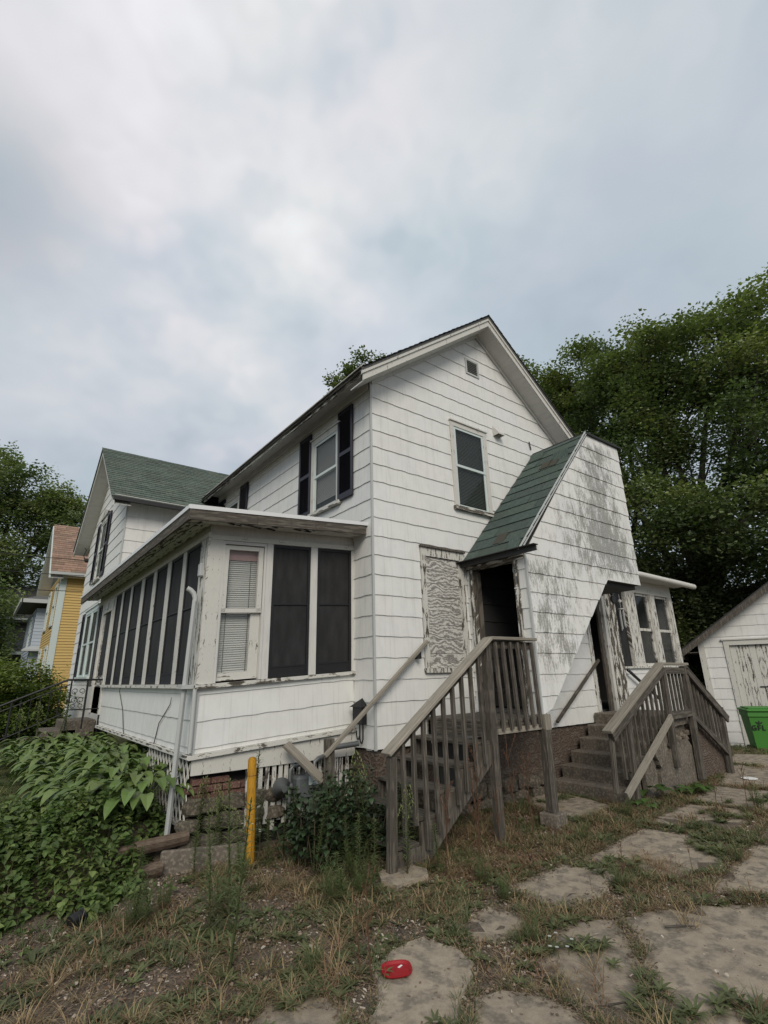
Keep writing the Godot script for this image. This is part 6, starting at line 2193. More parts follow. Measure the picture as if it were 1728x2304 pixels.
# ---------------------------------------------------------------- things about the yard
func build_yard_things():
	var mb: MB
	# yellow marker post
	var b := thing("bollard", Vector3(-1.56, -0.62, 0.0), "yellow plastic sleeved bollard in front of the porch skirting", "bollard")
	mb = fresh()
	mb.tube([Vector3(-1.555, -0.66, 0), Vector3(-1.585, 0.31, 0), Vector3(-1.586, 0.335, 0), Vector3(-1.587, 0.35, 0), Vector3(-1.587, 0.356, 0)], [0.046, 0.044, 0.040, 0.026, 0.004], 16)
	part(mb, "sleeve", b, "yellow")
	mb = fresh()
	mb.tube([Vector3(-1.579, 0.18, 0), Vector3(-1.5793, 0.186, 0)], [0.0465, 0.0465], 16, false)
	mb.tube([Vector3(-1.57, -0.12, 0), Vector3(-1.5701, -0.116, 0)], [0.0468, 0.0468], 16, false)
	part(mb, "seam", b, "rust")
	# downspout that has come away from the eaves
	var d := thing("downspout", Vector3(-2.2, -0.38, -0.55), "detached white downspout with an open elbow leaning at the porch corner", "downspout")
	mb = fresh()
	mb.beam(Vector3(-2.215, -0.36, -0.545), Vector3(-2.165, 2.00, -0.50), 0.056, 0.042, Vector3(0.6, 0, 0.8), 0.010)
	part(mb, "pipe", d, "metal_white")
	mb = fresh()
	mb.tube([Vector3(-2.165, 1.97, -0.50), Vector3(-2.165, 2.02, -0.50), Vector3(-2.185, 2.07, -0.505), Vector3(-2.22, 2.105, -0.512), Vector3(-2.26, 2.125, -0.52)], [0.026, 0.028, 0.029, 0.029, 0.029], 10, false)
	part(mb, "elbow", d, "metal_white")
	mb = fresh()
	mb.slab(Vector3(-2.24, 1.035, -0.56), Vector3(-2.09, 1.075, -0.44))
	part(mb, "strap", d, "metal_white")
	mb = fresh()
	mb.tube([Vector3(-2.10, 0.40, -0.425), Vector3(-2.10, 1.03, -0.425)], [0.024, 0.024], 8)
	part(mb, "stub", d, "metal_white")
	var jb := one("metal_white", "junction_box", self, Vector3(-2.13, 2.28, -0.62), Vector3(-2.062, 2.44, -0.53), 0.012)
	tag(jb, "small white box fixed high on the porch corner post", "junction box")
	# old gutters on the bank, and the slab that holds it
	var gut := [[Vector3(-3.0, -0.40, -0.42), Vector3(-2.04, -0.375, -0.44), "upper of the two old brown gutters, its cut end resting on the slab"], [Vector3(-3.15, -0.58, -0.18), Vector3(-2.33, -0.535, -0.24), "lower of the two old brown gutters, half buried on the bank"]]
	for q in gut:
		mb = fresh()
		var a: Vector3 = q[0]
		var e: Vector3 = q[1]
		var dirv := (e - a).normalized()
		var side := dirv.cross(UP).normalized()
		var prof := [Vector2(-0.055, 0.03), Vector2(-0.05, -0.03), Vector2(-0.02, -0.055), Vector2(0.02, -0.055), Vector2(0.045, -0.02), Vector2(0.055, 0.025), Vector2(0.035, 0.05), Vector2(0.0, 0.062), Vector2(-0.035, 0.052)]
		for i in prof.size():
			var p0: Vector2 = prof[i]
			var p1: Vector2 = prof[(i + 1) % prof.size()]
			if i == 7:
				continue
			mb.face([a + side * p0.x + UP * p0.y, e + side * p0.x + UP * p0.y, e + side * p1.x + UP * p1.y, a + side * p1.x + UP * p1.y], [Vector2(0, 0), Vector2(0.0, 1), Vector2(0.1, 1), Vector2(0.1, 0)])
		var g := part(mb, "old_gutter", self, "rusty_tin")
		tag(g, q[2], "gutter", "old gutters lying on the bank")
	mb = fresh()
	mb.box(Transform3D(Basis(UP, -0.38) * Basis(Vector3(1, 0, 0), -0.12), Vector3(-1.93, -0.565, -0.20)), Vector3(0.82, 0.27, 0.075), 0.012)
	var sl := part(mb, "standing_slab", self, "old_concrete")
	tag(sl, "concrete slab stood on edge beside the yellow bollard", "slab")
	mb = fresh()
	mb.tube([Vector3(-3.03, -0.54, -0.20), Vector3(-2.84, -0.585, -0.05)], [0.032, 0.032], 10)
	var pp := part(mb, "clay_pipe", self, "rusty_tin")
	tag(pp, "short brown length of pipe lying on the bare ground", "pipe")
	var can := thing("tin", Vector3(-3.09, -0.6, 0.36), "crushed black plastic pot lying at the foot of the vines", "pot")
	mb = fresh()
	mb.tube([Vector3(-3.13, -0.58, 0.38), Vector3(-3.11, -0.575, 0.37), Vector3(-3.04, -0.56, 0.33)], [0.045, 0.05, 0.038], 10)
	part(mb, "pot_body", can, "black_metal")
	mb = fresh()
	mb.tube([Vector3(-3.055, -0.565, 0.34), Vector3(-3.045, -0.562, 0.335)], [0.055, 0.055], 12, false)
	part(mb, "pot_rim", can, "black_metal")
	# red plastic lid on the slab
	mb = fresh()
	var c := Vector3(-1.65, -0.596, 2.43)
	var ring := func(rad: float, y: float) -> Array:
		var out := []
		for i in 28:
			var a := TAU * i / 28
			var sq := 1.0 / pow(pow(absf(cos(a)), 3.2) + pow(absf(sin(a)), 3.2), 1.0 / 3.2)
			out.append(c + Vector3(cos(a + 0.5) * rad * sq, y, sin(a + 0.5) * rad * sq * 0.92))
		return out
	var rings := [ring.call(0.072, 0.004), ring.call(0.088, 0.005), ring.call(0.096, 0.014), ring.call(0.096, 0.020), ring.call(0.088, 0.019), ring.call(0.076, 0.008)]
	for k in rings.size() - 1:
		for i in 28:
			mb.face([rings[k][(i + 1) % 28], rings[k][i], rings[k + 1][i], rings[k + 1][(i + 1) % 28]])
	var lid: Array = rings[5].duplicate()
	lid.reverse()
	mb.face(lid)
	var red := part(mb, "red_tray", self, "red_plastic")
	tag(red, "bright red plastic tray lying on the broken concrete", "tray")
	var lb := fresh()
	lb.box(Transform3D(Basis(UP, 0.25), c + Vector3(0.040, 0.0105, -0.016)), Vector3(0.035, 0.002, 0.012))
	var lab := part(lb, "sticker", red, "paper")
	# scraps
	for q in [[Vector3(-2.30, -0.60, 1.46), 0.055, 0.018, 0.7, "white paper scrap lying among the wood chips"], [Vector3(-3.05, -0.585, 0.80), 0.03, 0.014, 0.2, "tiny white scrap at the foot of the vines on the left"]]:
		mb = fresh()
		mb.box(Transform3D(Basis(UP, q[3]) * Basis(Vector3(0, 0, 1), 0.3), q[0]), Vector3(q[1], 0.003, q[2]))
		tag(part(mb, "paper_scrap", self, "paper"), q[4], "scrap")
	mb = fresh()
	mb.tube([Vector3(6.3, -0.605, 1.69), Vector3(6.3, -0.592, 1.69), Vector3(6.3, -0.588, 1.69)], [0.05, 0.12, 0.115], 18)
	tag(part(mb, "paper_plate", self, "paper"), "white paper plate on the ground before the garage", "plate")
	mb = fresh()
	mb.tube([Vector3(0.14, -0.592, 3.20), Vector3(0.22, -0.588, 3.27), Vector3(0.30, -0.590, 3.33)], [0.006, 0.010, 0.004], 6)
	tag(part(mb, "stick", self, "wood"), "dark stick on the right hand concrete slab", "stick")
	# electric meter box at the house corner
	var m := thing("meter_box", Vector3(0.0, 0.55, -0.25), "black meter box with looped cables on the wall beside the porch", "meter box")
	one("black_frame", "case", m, Vector3(-0.10, 0.55, -0.36), Vector3(-0.022, 0.76, -0.15), 0.006)
	mb = fresh()
	mb.face([Vector3(-0.02, 0.86, -0.25), Vector3(-0.13, 0.755, -0.385), Vector3(-0.13, 0.755, -0.125)])
	mb.face([Vector3(-0.02, 0.86, -0.25), Vector3(-0.02, 0.755, -0.385), Vector3(-0.13, 0.755, -0.385)])
	mb.face([Vector3(-0.02, 0.86, -0.25), Vector3(-0.13, 0.755, -0.125), Vector3(-0.02, 0.755, -0.125)])
	part(mb, "hood", m, "black_frame")
	for q in [[-0.20, -0.27, 0.36], [-0.27, -0.345, 0.40]]:
		mb = fresh()
		mb.tube([Vector3(-0.05, 0.55, q[0]), Vector3(-0.05, q[2] + 0.02, q[0]), Vector3(-0.05, q[2] - 0.03, (q[0] + q[1]) * 0.5 + 0.01), Vector3(-0.05, q[2] - 0.03, (q[0] + q[1]) * 0.5 - 0.01), Vector3(-0.05, q[2] + 0.02, q[1]), Vector3(-0.05, q[2] + 0.07, q[1])], [0.009, 0.009, 0.009, 0.009, 0.009, 0.009], 6)
		part(mb, "cable", m, "wire")
	# bare vine twigs on the porch's side
	for q in [[Vector3(-2.09, 0.30, -1.9), Vector3(-2.085, 0.62, -1.75), Vector3(-2.085, 0.85, -1.35), Vector3(-2.085, 0.93, -1.32), "bare vine twig, nearer the downspout, on the porch side wall"], [Vector3(-2.09, 0.35, -3.6), Vector3(-2.085, 0.7, -3.9), Vector3(-2.09, 0.98, -4.3), Vector3(-2.09, 1.12, -4.2), "bare vine twig, further along, on the porch side wall"]]:
		mb = fresh()
		mb.tube([q[0], q[1], q[2], q[3]], [0.007, 0.006, 0.005, 0.003], 5)
		tag(part(mb, "vine_twig", self, "bark"), q[4], "twig")
	# gas meter and regulator with their pipes
	var gm := thing("gas_meter", Vector3(-0.78, -0.3, -0.36), "grey gas meter with round regulator and pipework below the porch skirt", "gas meter")
	mb = fresh()
	mb.slab(Vector3(-0.90, -0.20, -0.46), Vector3(-0.56, 0.05, -0.28), 0.03)
	part(mb, "case", gm, "meter_grey")
	one("vinyl", "dial_plate", gm, Vector3(-0.76, -0.05, -0.279), Vector3(-0.60, 0.04, -0.262))
	mb = fresh()
	mb.tube([Vector3(-1.06, -0.05, -0.42), Vector3(-1.06, -0.05, -0.38), Vector3(-1.06, -0.05, -0.34), Vector3(-1.06, -0.05, -0.30), Vector3(-1.06, -0.05, -0.28)], [0.08, 0.105, 0.105, 0.05, 0.035], 16)
	part(mb, "regulator", gm, "grey_pipe")
	mb = fresh()
	mb.tube([Vector3(-0.96, -0.35, -0.36), Vector3(-0.96, 0.05, -0.36), Vector3(-0.955, 0.12, -0.36), Vector3(-0.92, 0.155, -0.36), Vector3(-0.80, 0.16, -0.36), Vector3(-0.78, 0.06, -0.36)], [0.022, 0.022, 0.022, 0.022, 0.022, 0.022], 8)
	mb.tube([Vector3(-0.64, 0.05, -0.36), Vector3(-0.64, 0.17, -0.36), Vector3(-0.58, 0.20, -0.38), Vector3(-0.42, 0.22, -0.44)], [0.022, 0.022, 0.026, 0.026], 8)
	mb.tube([Vector3(-0.98, -0.05, -0.36), Vector3(-0.94, -0.05, -0.36)], [0.04, 0.04], 8)
	part(mb, "pipework", gm, "grey_pipe")
	mb = fresh()
	mb.tube([Vector3(-0.46, 0.31, -0.30), Vector3(-0.08, 0.33, -0.26)], [0.032, 0.032], 8)
	tag(part(mb, "waste_pipe", self, "grey_pipe"), "grey horizontal pipe stub under the meter box", "pipe")
	# wind chime and lamp by the rear door
	var ch := thing("wind_chime", Vector3(6.2, 2.1, 0.06), "metal wind chime hanging in the rear porch opening", "wind chime")
	mb = fresh()
	mb.tube([Vector3(6.22, 2.62, 0.05), Vector3(6.22, 2.30, 0.05)], [0.004, 0.004], 5)
	part(mb, "cord", ch, "metal_white")
	mb = fresh()
	mb.tube([Vector3(6.22, 2.52, 0.05), Vector3(6.22, 2.48, 0.05), Vector3(6.22, 2.45, 0.05)], [0.01, 0.05, 0.01], 8)
	mb.tube([Vector3(6.22, 2.33, 0.05), Vector3(6.22, 2.31, 0.05)], [0.06, 0.06], 10)
	part(mb, "disc", ch, "metal_white")
	for i in 4:
		mb = fresh()
		var a := TAU * i / 4.0
		mb.tube([Vector3(6.22 + 0.045 * cos(a), 2.30, 0.05 + 0.045 * sin(a)), Vector3(6.22 + 0.045 * cos(a), 1.98 - 0.03 * i, 0.05 + 0.045 * sin(a))], [0.011, 0.011], 6)
		part(mb, "chime_tube", ch, "metal_white")
	var lp := thing("twin_lamp", Vector3(5.90, 2.5, 0.08), "black two-headed floodlight above the rear door", "lamp")
	mb = fresh()
	mb.tube([Vector3(5.88, 2.64, 0.03), Vector3(5.88, 2.64, 0.12)], [0.05, 0.07], 10)
	part(mb, "lamp_head", lp, "black_metal")
	mb = fresh()
	mb.tube([Vector3(5.88, 2.50, 0.03), Vector3(5.88, 2.49, 0.12)], [0.05, 0.07], 10)
	part(mb, "lamp_head", lp, "black_metal")
	# wrought iron rail at the street steps
	var ir := thing("iron_railing", Vector3(-2.8, 0.5, -5.9), "black wrought iron stair railing with a scrolled panel, at the street door", "railing")
	var zi := -5.9
	var rail := func(a: Vector3, e: Vector3, rad: float, called: String):
		var t := fresh()
		t.tube([a, e], [rad, rad], 6)
		part(t, called, ir, "black_metal")
	rail.call(Vector3(-2.08, 1.175, zi), Vector3(-2.66, 1.18, zi), 0.018, "top_rail")
	rail.call(Vector3(-2.66, 1.18, zi), Vector3(-4.6, 0.35, zi), 0.018, "top_rail")
	rail.call(Vector3(-2.62, 1.10, zi), Vector3(-4.6, 0.25, zi), 0.010, "middle_rail")
	rail.call(Vector3(-2.62, 0.66, zi), Vector3(-2.08, 0.66, zi), 0.010, "bottom_rail")
	rail.call(Vector3(-2.62, 0.62, zi), Vector3(-4.6, -0.22, zi), 0.010, "bottom_rail")
	for x in [-2.08, -2.34, -2.60, -3.45, -4.5]:
		var top: float = 1.175 if x > -2.65 else 1.18 + 0.428 * (x + 2.66)
		rail.call(Vector3(x, top - 0.85, zi), Vector3(x, top, zi), 0.016, "rail_post")
	for i in 12:
		var x := -2.76 - i * 0.14
		var top := 1.18 + 0.428 * (x + 2.66)
		rail.call(Vector3(x, top - 0.55, zi), Vector3(x, top - 0.04, zi), 0.008, "baluster")
	for s in [-1.0, 1.0]:
		for v in [[0.98, 0.055, 1.0], [0.82, 0.06, -1.0], [0.72, 0.045, 1.0]]:
			var t := fresh()
			var path := []
			var rad := []
			for n in 15:
				var f := n / 14.0
				var a: float = f * TAU * 1.25 * v[2] - PI * 0.5
				var rr: float = v[1] * (1.0 - 0.62 * f)
				path.append(Vector3(-2.47 + s * (0.055 + rr * cos(a)), v[0] + rr * sin(a), zi))
				rad.append(0.006)
			t.tube(path, rad, 5)
			part(t, "scroll", ir, "black_metal")
	var stp := thing("door_steps", Vector3(-2.6, 0.0, -6.5), "concrete steps up to the street door beyond the hostas", "steps")
	for i in 4:
		one("old_concrete", "step", stp, Vector3(-2.62 - 0.3 * i, -0.1, -7.1), Vector3(-2.32 - 0.3 * i + 0.24, 0.46 - 0.15 * i, -6.15), 0.01)

# ---------------------------------------------------------------- plants
func blade(mb: MB, base: Vector3, dir: Vector3, l: float, w: float, bend: float, steps := 3):
	# a narrow leaf that arches over
	var side := dir.cross(UP).normalized()
	if side.length() < 0.1:
		side = Vector3(1, 0, 0)
	var p := base
	var d := dir
	for i in steps:
		var a := w * (1.0 - float(i) / steps) * (0.7 if i == 0 else 1.0)
		var b := w * (1.0 - float(i + 1) / steps)
		var q := p + d * l / steps
		if i == steps - 1:
			mb.face([p - side * a * 0.5, p + side * a * 0.5, q])
		else:
			mb.face([p - side * a * 0.5, p + side * a * 0.5, q + side * b * 0.5, q - side * b * 0.5])
		p = q
		d = (d + Vector3(0, -bend / steps, 0)).normalized()

func broad_leaf(mb: MB, base: Vector3, dir: Vector3, l: float, w: float, droop: float, cup := 0.15, heart := false):
	var side := dir.cross(UP).normalized()
	var prof := [0.0, 0.72, 1.0, 0.86, 0.5, 0.0] if not heart else [0.35, 1.0, 0.92, 0.66, 0.34, 0.0]
	var p := base
	var d := dir
	var rows := []
	for i in prof.size():
		var up := side.cross(d).normalized()
		var hw: float = w * 0.5 * prof[i]
		rows.append([p - side * hw + up * cup * hw, p, p + side * hw + up * cup * hw])
		p += d * l / (prof.size() - 1)
		d = (d + Vector3(0, -droop / prof.size(), 0)).normalized()
	for i in rows.size() - 1:
		var a: Array = rows[i]
		var b: Array = rows[i + 1]
		mb.face([a[0], a[1], b[1], b[0]])
		mb.face([a[1], a[2], b[2], b[1]])

func build_plants():
	var r := RandomNumberGenerator.new()
	r.seed = 909
	hostas(r)
	vines(r)
	stair_shrub(r)
	weeds(r)
	burdock(r)

func hostas(r: RandomNumberGenerator):
	var spots := []
	for i in 15:
		var z := -1.0 - i * 0.30
		spots.append(Vector3(-2.38 - r.randf_range(0.0, 0.12), 0, z))
		if i > 1:
			spots.append(Vector3(-2.80 - r.randf_range(0.0, 0.15), 0, z + 0.1))
		if i > 9 and i % 2 == 0:
			spots.append(Vector3(-3.12 - r.randf_range(0.0, 0.1), 0, z))
	var kinds := []
	for k in 5:
		var mb := MB.new()
		for i in 44:
			var a := i * 2.399 + r.randf_range(-0.3, 0.3)
			var ring := sqrt((i + 0.5) / 44.0)
			var lift := lerpf(1.5, 0.45, ring)
			var d := Vector3(cos(a), lift, sin(a)).normalized()
			var stem := r.randf_range(0.24, 0.36) if k < 3 else r.randf_range(0.34, 0.56)
			var p := d * stem
			var g := r.randf_range(0.7, 1.25)
			mb.col = Color(0.110 * g, 0.175 * g, 0.048 * g).lerp(Color(0.24, 0.27, 0.10), r.randf_range(0, 0.4))
			broad_leaf(mb, p, Vector3(d.x, d.y * 0.35, d.z).normalized(), r.randf_range(0.19, 0.29), r.randf_range(0.085, 0.12), 1.9, 0.35)
			blade(mb, Vector3.ZERO, d, stem, 0.012, 0.0, 2)
		kinds.append(mb.mesh(M["glossy_leaf"]))
	for i in spots.size():
		var p: Vector3 = spots[i]
		p.y = ground_y(p.x, p.z) + 0.05
		var s := r.randf_range(0.85, 1.15) * (1.10 if p.x > -2.6 and p.z > -3.2 else 1.0)
		var o := local_thing("hosta", Transform3D(Basis(UP, r.randf_range(0, TAU)).scaled(Vector3(s, s, s)), p), ["broad leaved hosta in the row hard against the porch wall", "broad leaved hosta in the outer rows of the bed, away from the porch wall"][1 if p.x < -2.6 else 0], "hosta", ["hostas against the porch wall", "hostas in the outer rows"][1 if p.x < -2.6 else 0])
		show_mesh(kinds[3 + i % 2] if p.x > -2.6 and p.z > -3.6 else kinds[i % 3], "leaves", o)

func heart_leaf_mesh(mat: String) -> ArrayMesh:
	var mb := MB.new()
	broad_leaf(mb, Vector3.ZERO, Vector3(0, 0.15, 1).normalized(), 1.0, 0.9, 0.7, 0.22, true)
	return mb.mesh(M[mat], false)

func scatter_leaves(r: RandomNumberGenerator, p: Vector3, size: float, tilt: float) -> Transform3D:
	var b := Basis(UP, r.randf_range(0, TAU)) * Basis(Vector3(1, 0, 0), r.randf_range(-0.2, 0.75) * tilt) * Basis(Vector3(0, 0, 1), r.randf_range(-0.4, 0.4) * tilt)
	return Transform3D(b.scaled(Vector3.ONE * size), p)

func vines(r: RandomNumberGenerator):
	# leaves over a low mound that spills off the bank; nobody could count them
	var where := []
	var cols := []
	var nz := noise(401, 1.5, 2)
	var stems := MB.new()
	var crest := func(x: float, z: float) -> float:
		var edge := smoothstep(-2.0, -1.2, z + 0.4 * nz.get_noise_2d(x, 8.0)) * smoothstep(0.42, -0.35, z - 0.25 * nz.get_noise_2d(x * 1.2, 3.0) + 0.85 * maxf(0.0, x + 2.95))
		var right := smoothstep(-2.22, -2.50, x + 0.18 * smoothstep(-0.2, -0.9, z) * -1.0)
		return ground_y(x, z) + (0.04 + 0.36 * (0.65 + 0.6 * nz.get_noise_2d(x * 1.3, z * 1.3))) * edge * right
	for i in 25000:
		var x := r.randf_range(-5.2, -2.16)
		var z := r.randf_range(-2.4, 0.75)
		if x < -3.9 and z > 0.4:
			continue
		var top: float = crest.call(x, z)
		var g := ground_y(x, z)
		if top - g < 0.03 and r.randf() > 0.03:
			continue
		var y := lerpf(g + 0.02, top, pow(r.randf(), 0.35)) + r.randf_range(-0.02, 0.05)
		var s := r.randf_range(0.030, 0.078)
		where.append(scatter_leaves(r, Vector3(x, y, z), s, 1.2))
		var k := r.randf_range(0.6, 1.25)
		var t := clampf(0.5 + nz.get_noise_2d(x * 2.0 + 9.0, z * 2.0), 0, 1)
		var c := Color(0.100, 0.160, 0.044).lerp(Color(0.22, 0.27, 0.085), t * r.randf())
		cols.append(Color(c.r * k, c.g * k, c.b * k))
		if i % 60 == 0:
			stems.col = Color(0.10, 0.085, 0.045)
			blade(stems, Vector3(x, g, z), Vector3(r.randf_range(-0.3, 0.3), 1, r.randf_range(-0.2, 0.5)).normalized(), 0.4, 0.006, 0.4)
	var v := swarm("vine_cover", self, heart_leaf_mesh("leaf"), where, cols)
	tag(v, "low mound of green vines spilling over the bank at the left", "vines", "", "stuff")
	part(stems, "vine_stems", v, "dry_leaf", "", "stuff")

func stair_shrub(r: RandomNumberGenerator):
	var t := thing("shrub", Vector3(-0.75, -0.62, 0.45), "dark round-leaved shrub growing between the porch and the wooden staircase", "shrub")
	var where := []
	var cols := []
	var stems := MB.new()
	for i in 105:
		var root := Vector3(-0.78 + r.randf_range(-0.5, 0.36), -0.62, 0.42 + r.randf_range(-0.35, 0.4))
		var a := r.randf_range(0, TAU)
		var reach := r.randf_range(0.05, 0.42)
		var top := root + Vector3(cos(a) * reach, r.randf_range(0.35, 0.88) - reach * 0.35, sin(a) * reach)
		top.x = clampf(top.x, -1.28, -0.32)
		var mid := root.lerp(top, 0.5) + Vector3(0, 0.12, 0)
		stems.col = Color(0.07, 0.055, 0.035)
		stems.tube([root, mid, top], [0.006, 0.005, 0.002], 4, false)
		for k in 34:
			var f := r.randf_range(0.15, 1.0)
			var p := (root.lerp(mid, f * 2.0) if f < 0.5 else mid.lerp(top, f * 2.0 - 1.0)) + Vector3(r.randf_range(-0.07, 0.07), r.randf_range(-0.05, 0.06), r.randf_range(-0.07, 0.07))
			where.append(scatter_leaves(r, p, r.randf_range(0.035, 0.065), 1.3))
			var g := r.randf_range(0.55, 1.3)
			cols.append(Color(0.034 * g, 0.060 * g, 0.024 * g))
	part(stems, "stems", t, "dry_leaf")
	swarm("foliage", t, heart_leaf_mesh("glossy_leaf"), where, cols)
	# a pale green sapling before the handrail post
	var s := thing("sapling", Vector3(-0.62, -0.6, 0.3), "young light green shoot with paired leaves above the dark shrub", "sapling")
	var mb := MB.new()
	mb.col = Color(0.09, 0.13, 0.035)
	mb.tube([Vector3(-0.62, -0.6, 0.3), Vector3(-0.60, -0.1, 0.28), Vector3(-0.52, 0.12, 0.26)], [0.006, 0.005, 0.002], 5)
	for i in 12:
		var f := 0.35 + 0.055 * i
		var p := Vector3(-0.62, -0.6, 0.3).lerp(Vector3(-0.52, 0.14, 0.26), f)
		var g := r.randf_range(0.8, 1.2)
		mb.col = Color(0.075 * g, 0.13 * g, 0.03 * g)
		broad_leaf(mb, p, Vector3(cos(i * 2.1), 0.25, sin(i * 2.1)).normalized(), 0.13, 0.05, 0.9)
	part(mb, "leaves", s, "leaf")

# tall fleabane-like weed: a stem clothed in narrow leaves
func weed_mesh(r: RandomNumberGenerator, head: bool) -> Array:
	var stem := MB.new()
	stem.col = Color(0.085, 0.10, 0.04)
	var lean := Vector3(r.randf_range(-0.10, 0.10), 1, r.randf_range(-0.10, 0.10))
	stem.tube([Vector3.ZERO, lean * 0.5 + Vector3(r.randf_range(-0.02, 0.02), 0, 0), lean], [0.008, 0.006, 0.003], 5)
	var leaves := MB.new()
	var n := 105
	for i in n:
		var f := pow(float(i) / n, 0.85)
		var a := i * 2.399 + r.randf_range(-0.4, 0.4)
		var l := lerpf(0.16, 0.07, f) * r.randf_range(0.6, 1.25)
		var g := r.randf_range(0.7, 1.3)
		leaves.col = Color(0.125 * g, 0.168 * g, 0.065 * g).lerp(Color(0.23, 0.26, 0.11), f * 0.5)
		if f < 0.22 and r.randf() < 0.6:
			leaves.col = Color(0.12 * g, 0.095 * g, 0.05 * g)
		blade(leaves, lean * (0.04 + 0.94 * f), Vector3(cos(a), r.randf_range(0.25, 0.9), sin(a)).normalized(), l, 0.019, 1.0, 3)
	if head:
		for i in 110:
			var y := r.randf_range(0.70, 1.08)
			var w := 0.10 * (1.12 - y) / 0.42 + 0.015
			var a := r.randf_range(0, TAU)
			var g := r.randf_range(0.8, 1.3)
			leaves.col = Color(0.24 * g, 0.27 * g, 0.11 * g)
			blade(leaves, lean * y + Vector3(cos(a) * w, 0, sin(a) * w), Vector3(r.randf_range(-0.5, 0.5), 1, r.randf_range(-0.5, 0.5)).normalized(), 0.032, 0.012, 0.2, 2)
	return [stem.mesh(M["leaf"]), leaves.mesh(M["leaf"])]

func dead_weed_mesh(r: RandomNumberGenerator) -> ArrayMesh:
	var mb := MB.new()
	mb.col = Color(0.085, 0.045, 0.026)
	var lean := Vector3(r.randf_range(-0.08, 0.08), 1, r.randf_range(-0.08, 0.08))
	mb.tube([Vector3.ZERO, lean * 0.5 + Vector3(0.012, 0, 0), lean], [0.010, 0.008, 0.004], 5)
	for i in 8:
		var f := r.randf_range(0.35, 0.95)
		var a := r.randf_range(0, TAU)
		var l := r.randf_range(0.10, 0.26)
		var p := lean * f
		var q := p + Vector3(cos(a) * l * 0.6, l, sin(a) * l * 0.6)
		mb.col = Color(0.10, 0.052, 0.03)
		mb.tube([p, q], [0.005, 0.003], 4, false)
		for k in 22:
			var c := p.lerp(q, r.randf_range(0.3, 1.0)) + Vector3(r.randf_range(-1, 1), r.randf_range(-1, 1), r.randf_range(-1, 1)) * 0.016
			var g := r.randf_range(0.7, 1.3)
			mb.col = Color(0.17 * g, 0.075 * g, 0.040 * g)
			blade(mb, c, Vector3(r.randf_range(-1, 1), r.randf_range(-0.3, 1), r.randf_range(-1, 1)).normalized(), 0.026, 0.014, 0.2, 1)
	for i in 10:
		var a := r.randf_range(0, TAU)
		mb.col = Color(0.11, 0.065, 0.035)
		blade(mb, lean * r.randf_range(0.0, 0.3), Vector3(cos(a), 0.5, sin(a)).normalized(), 0.13, 0.014, 1.6, 3)
	return mb.mesh(M["dry_leaf"])

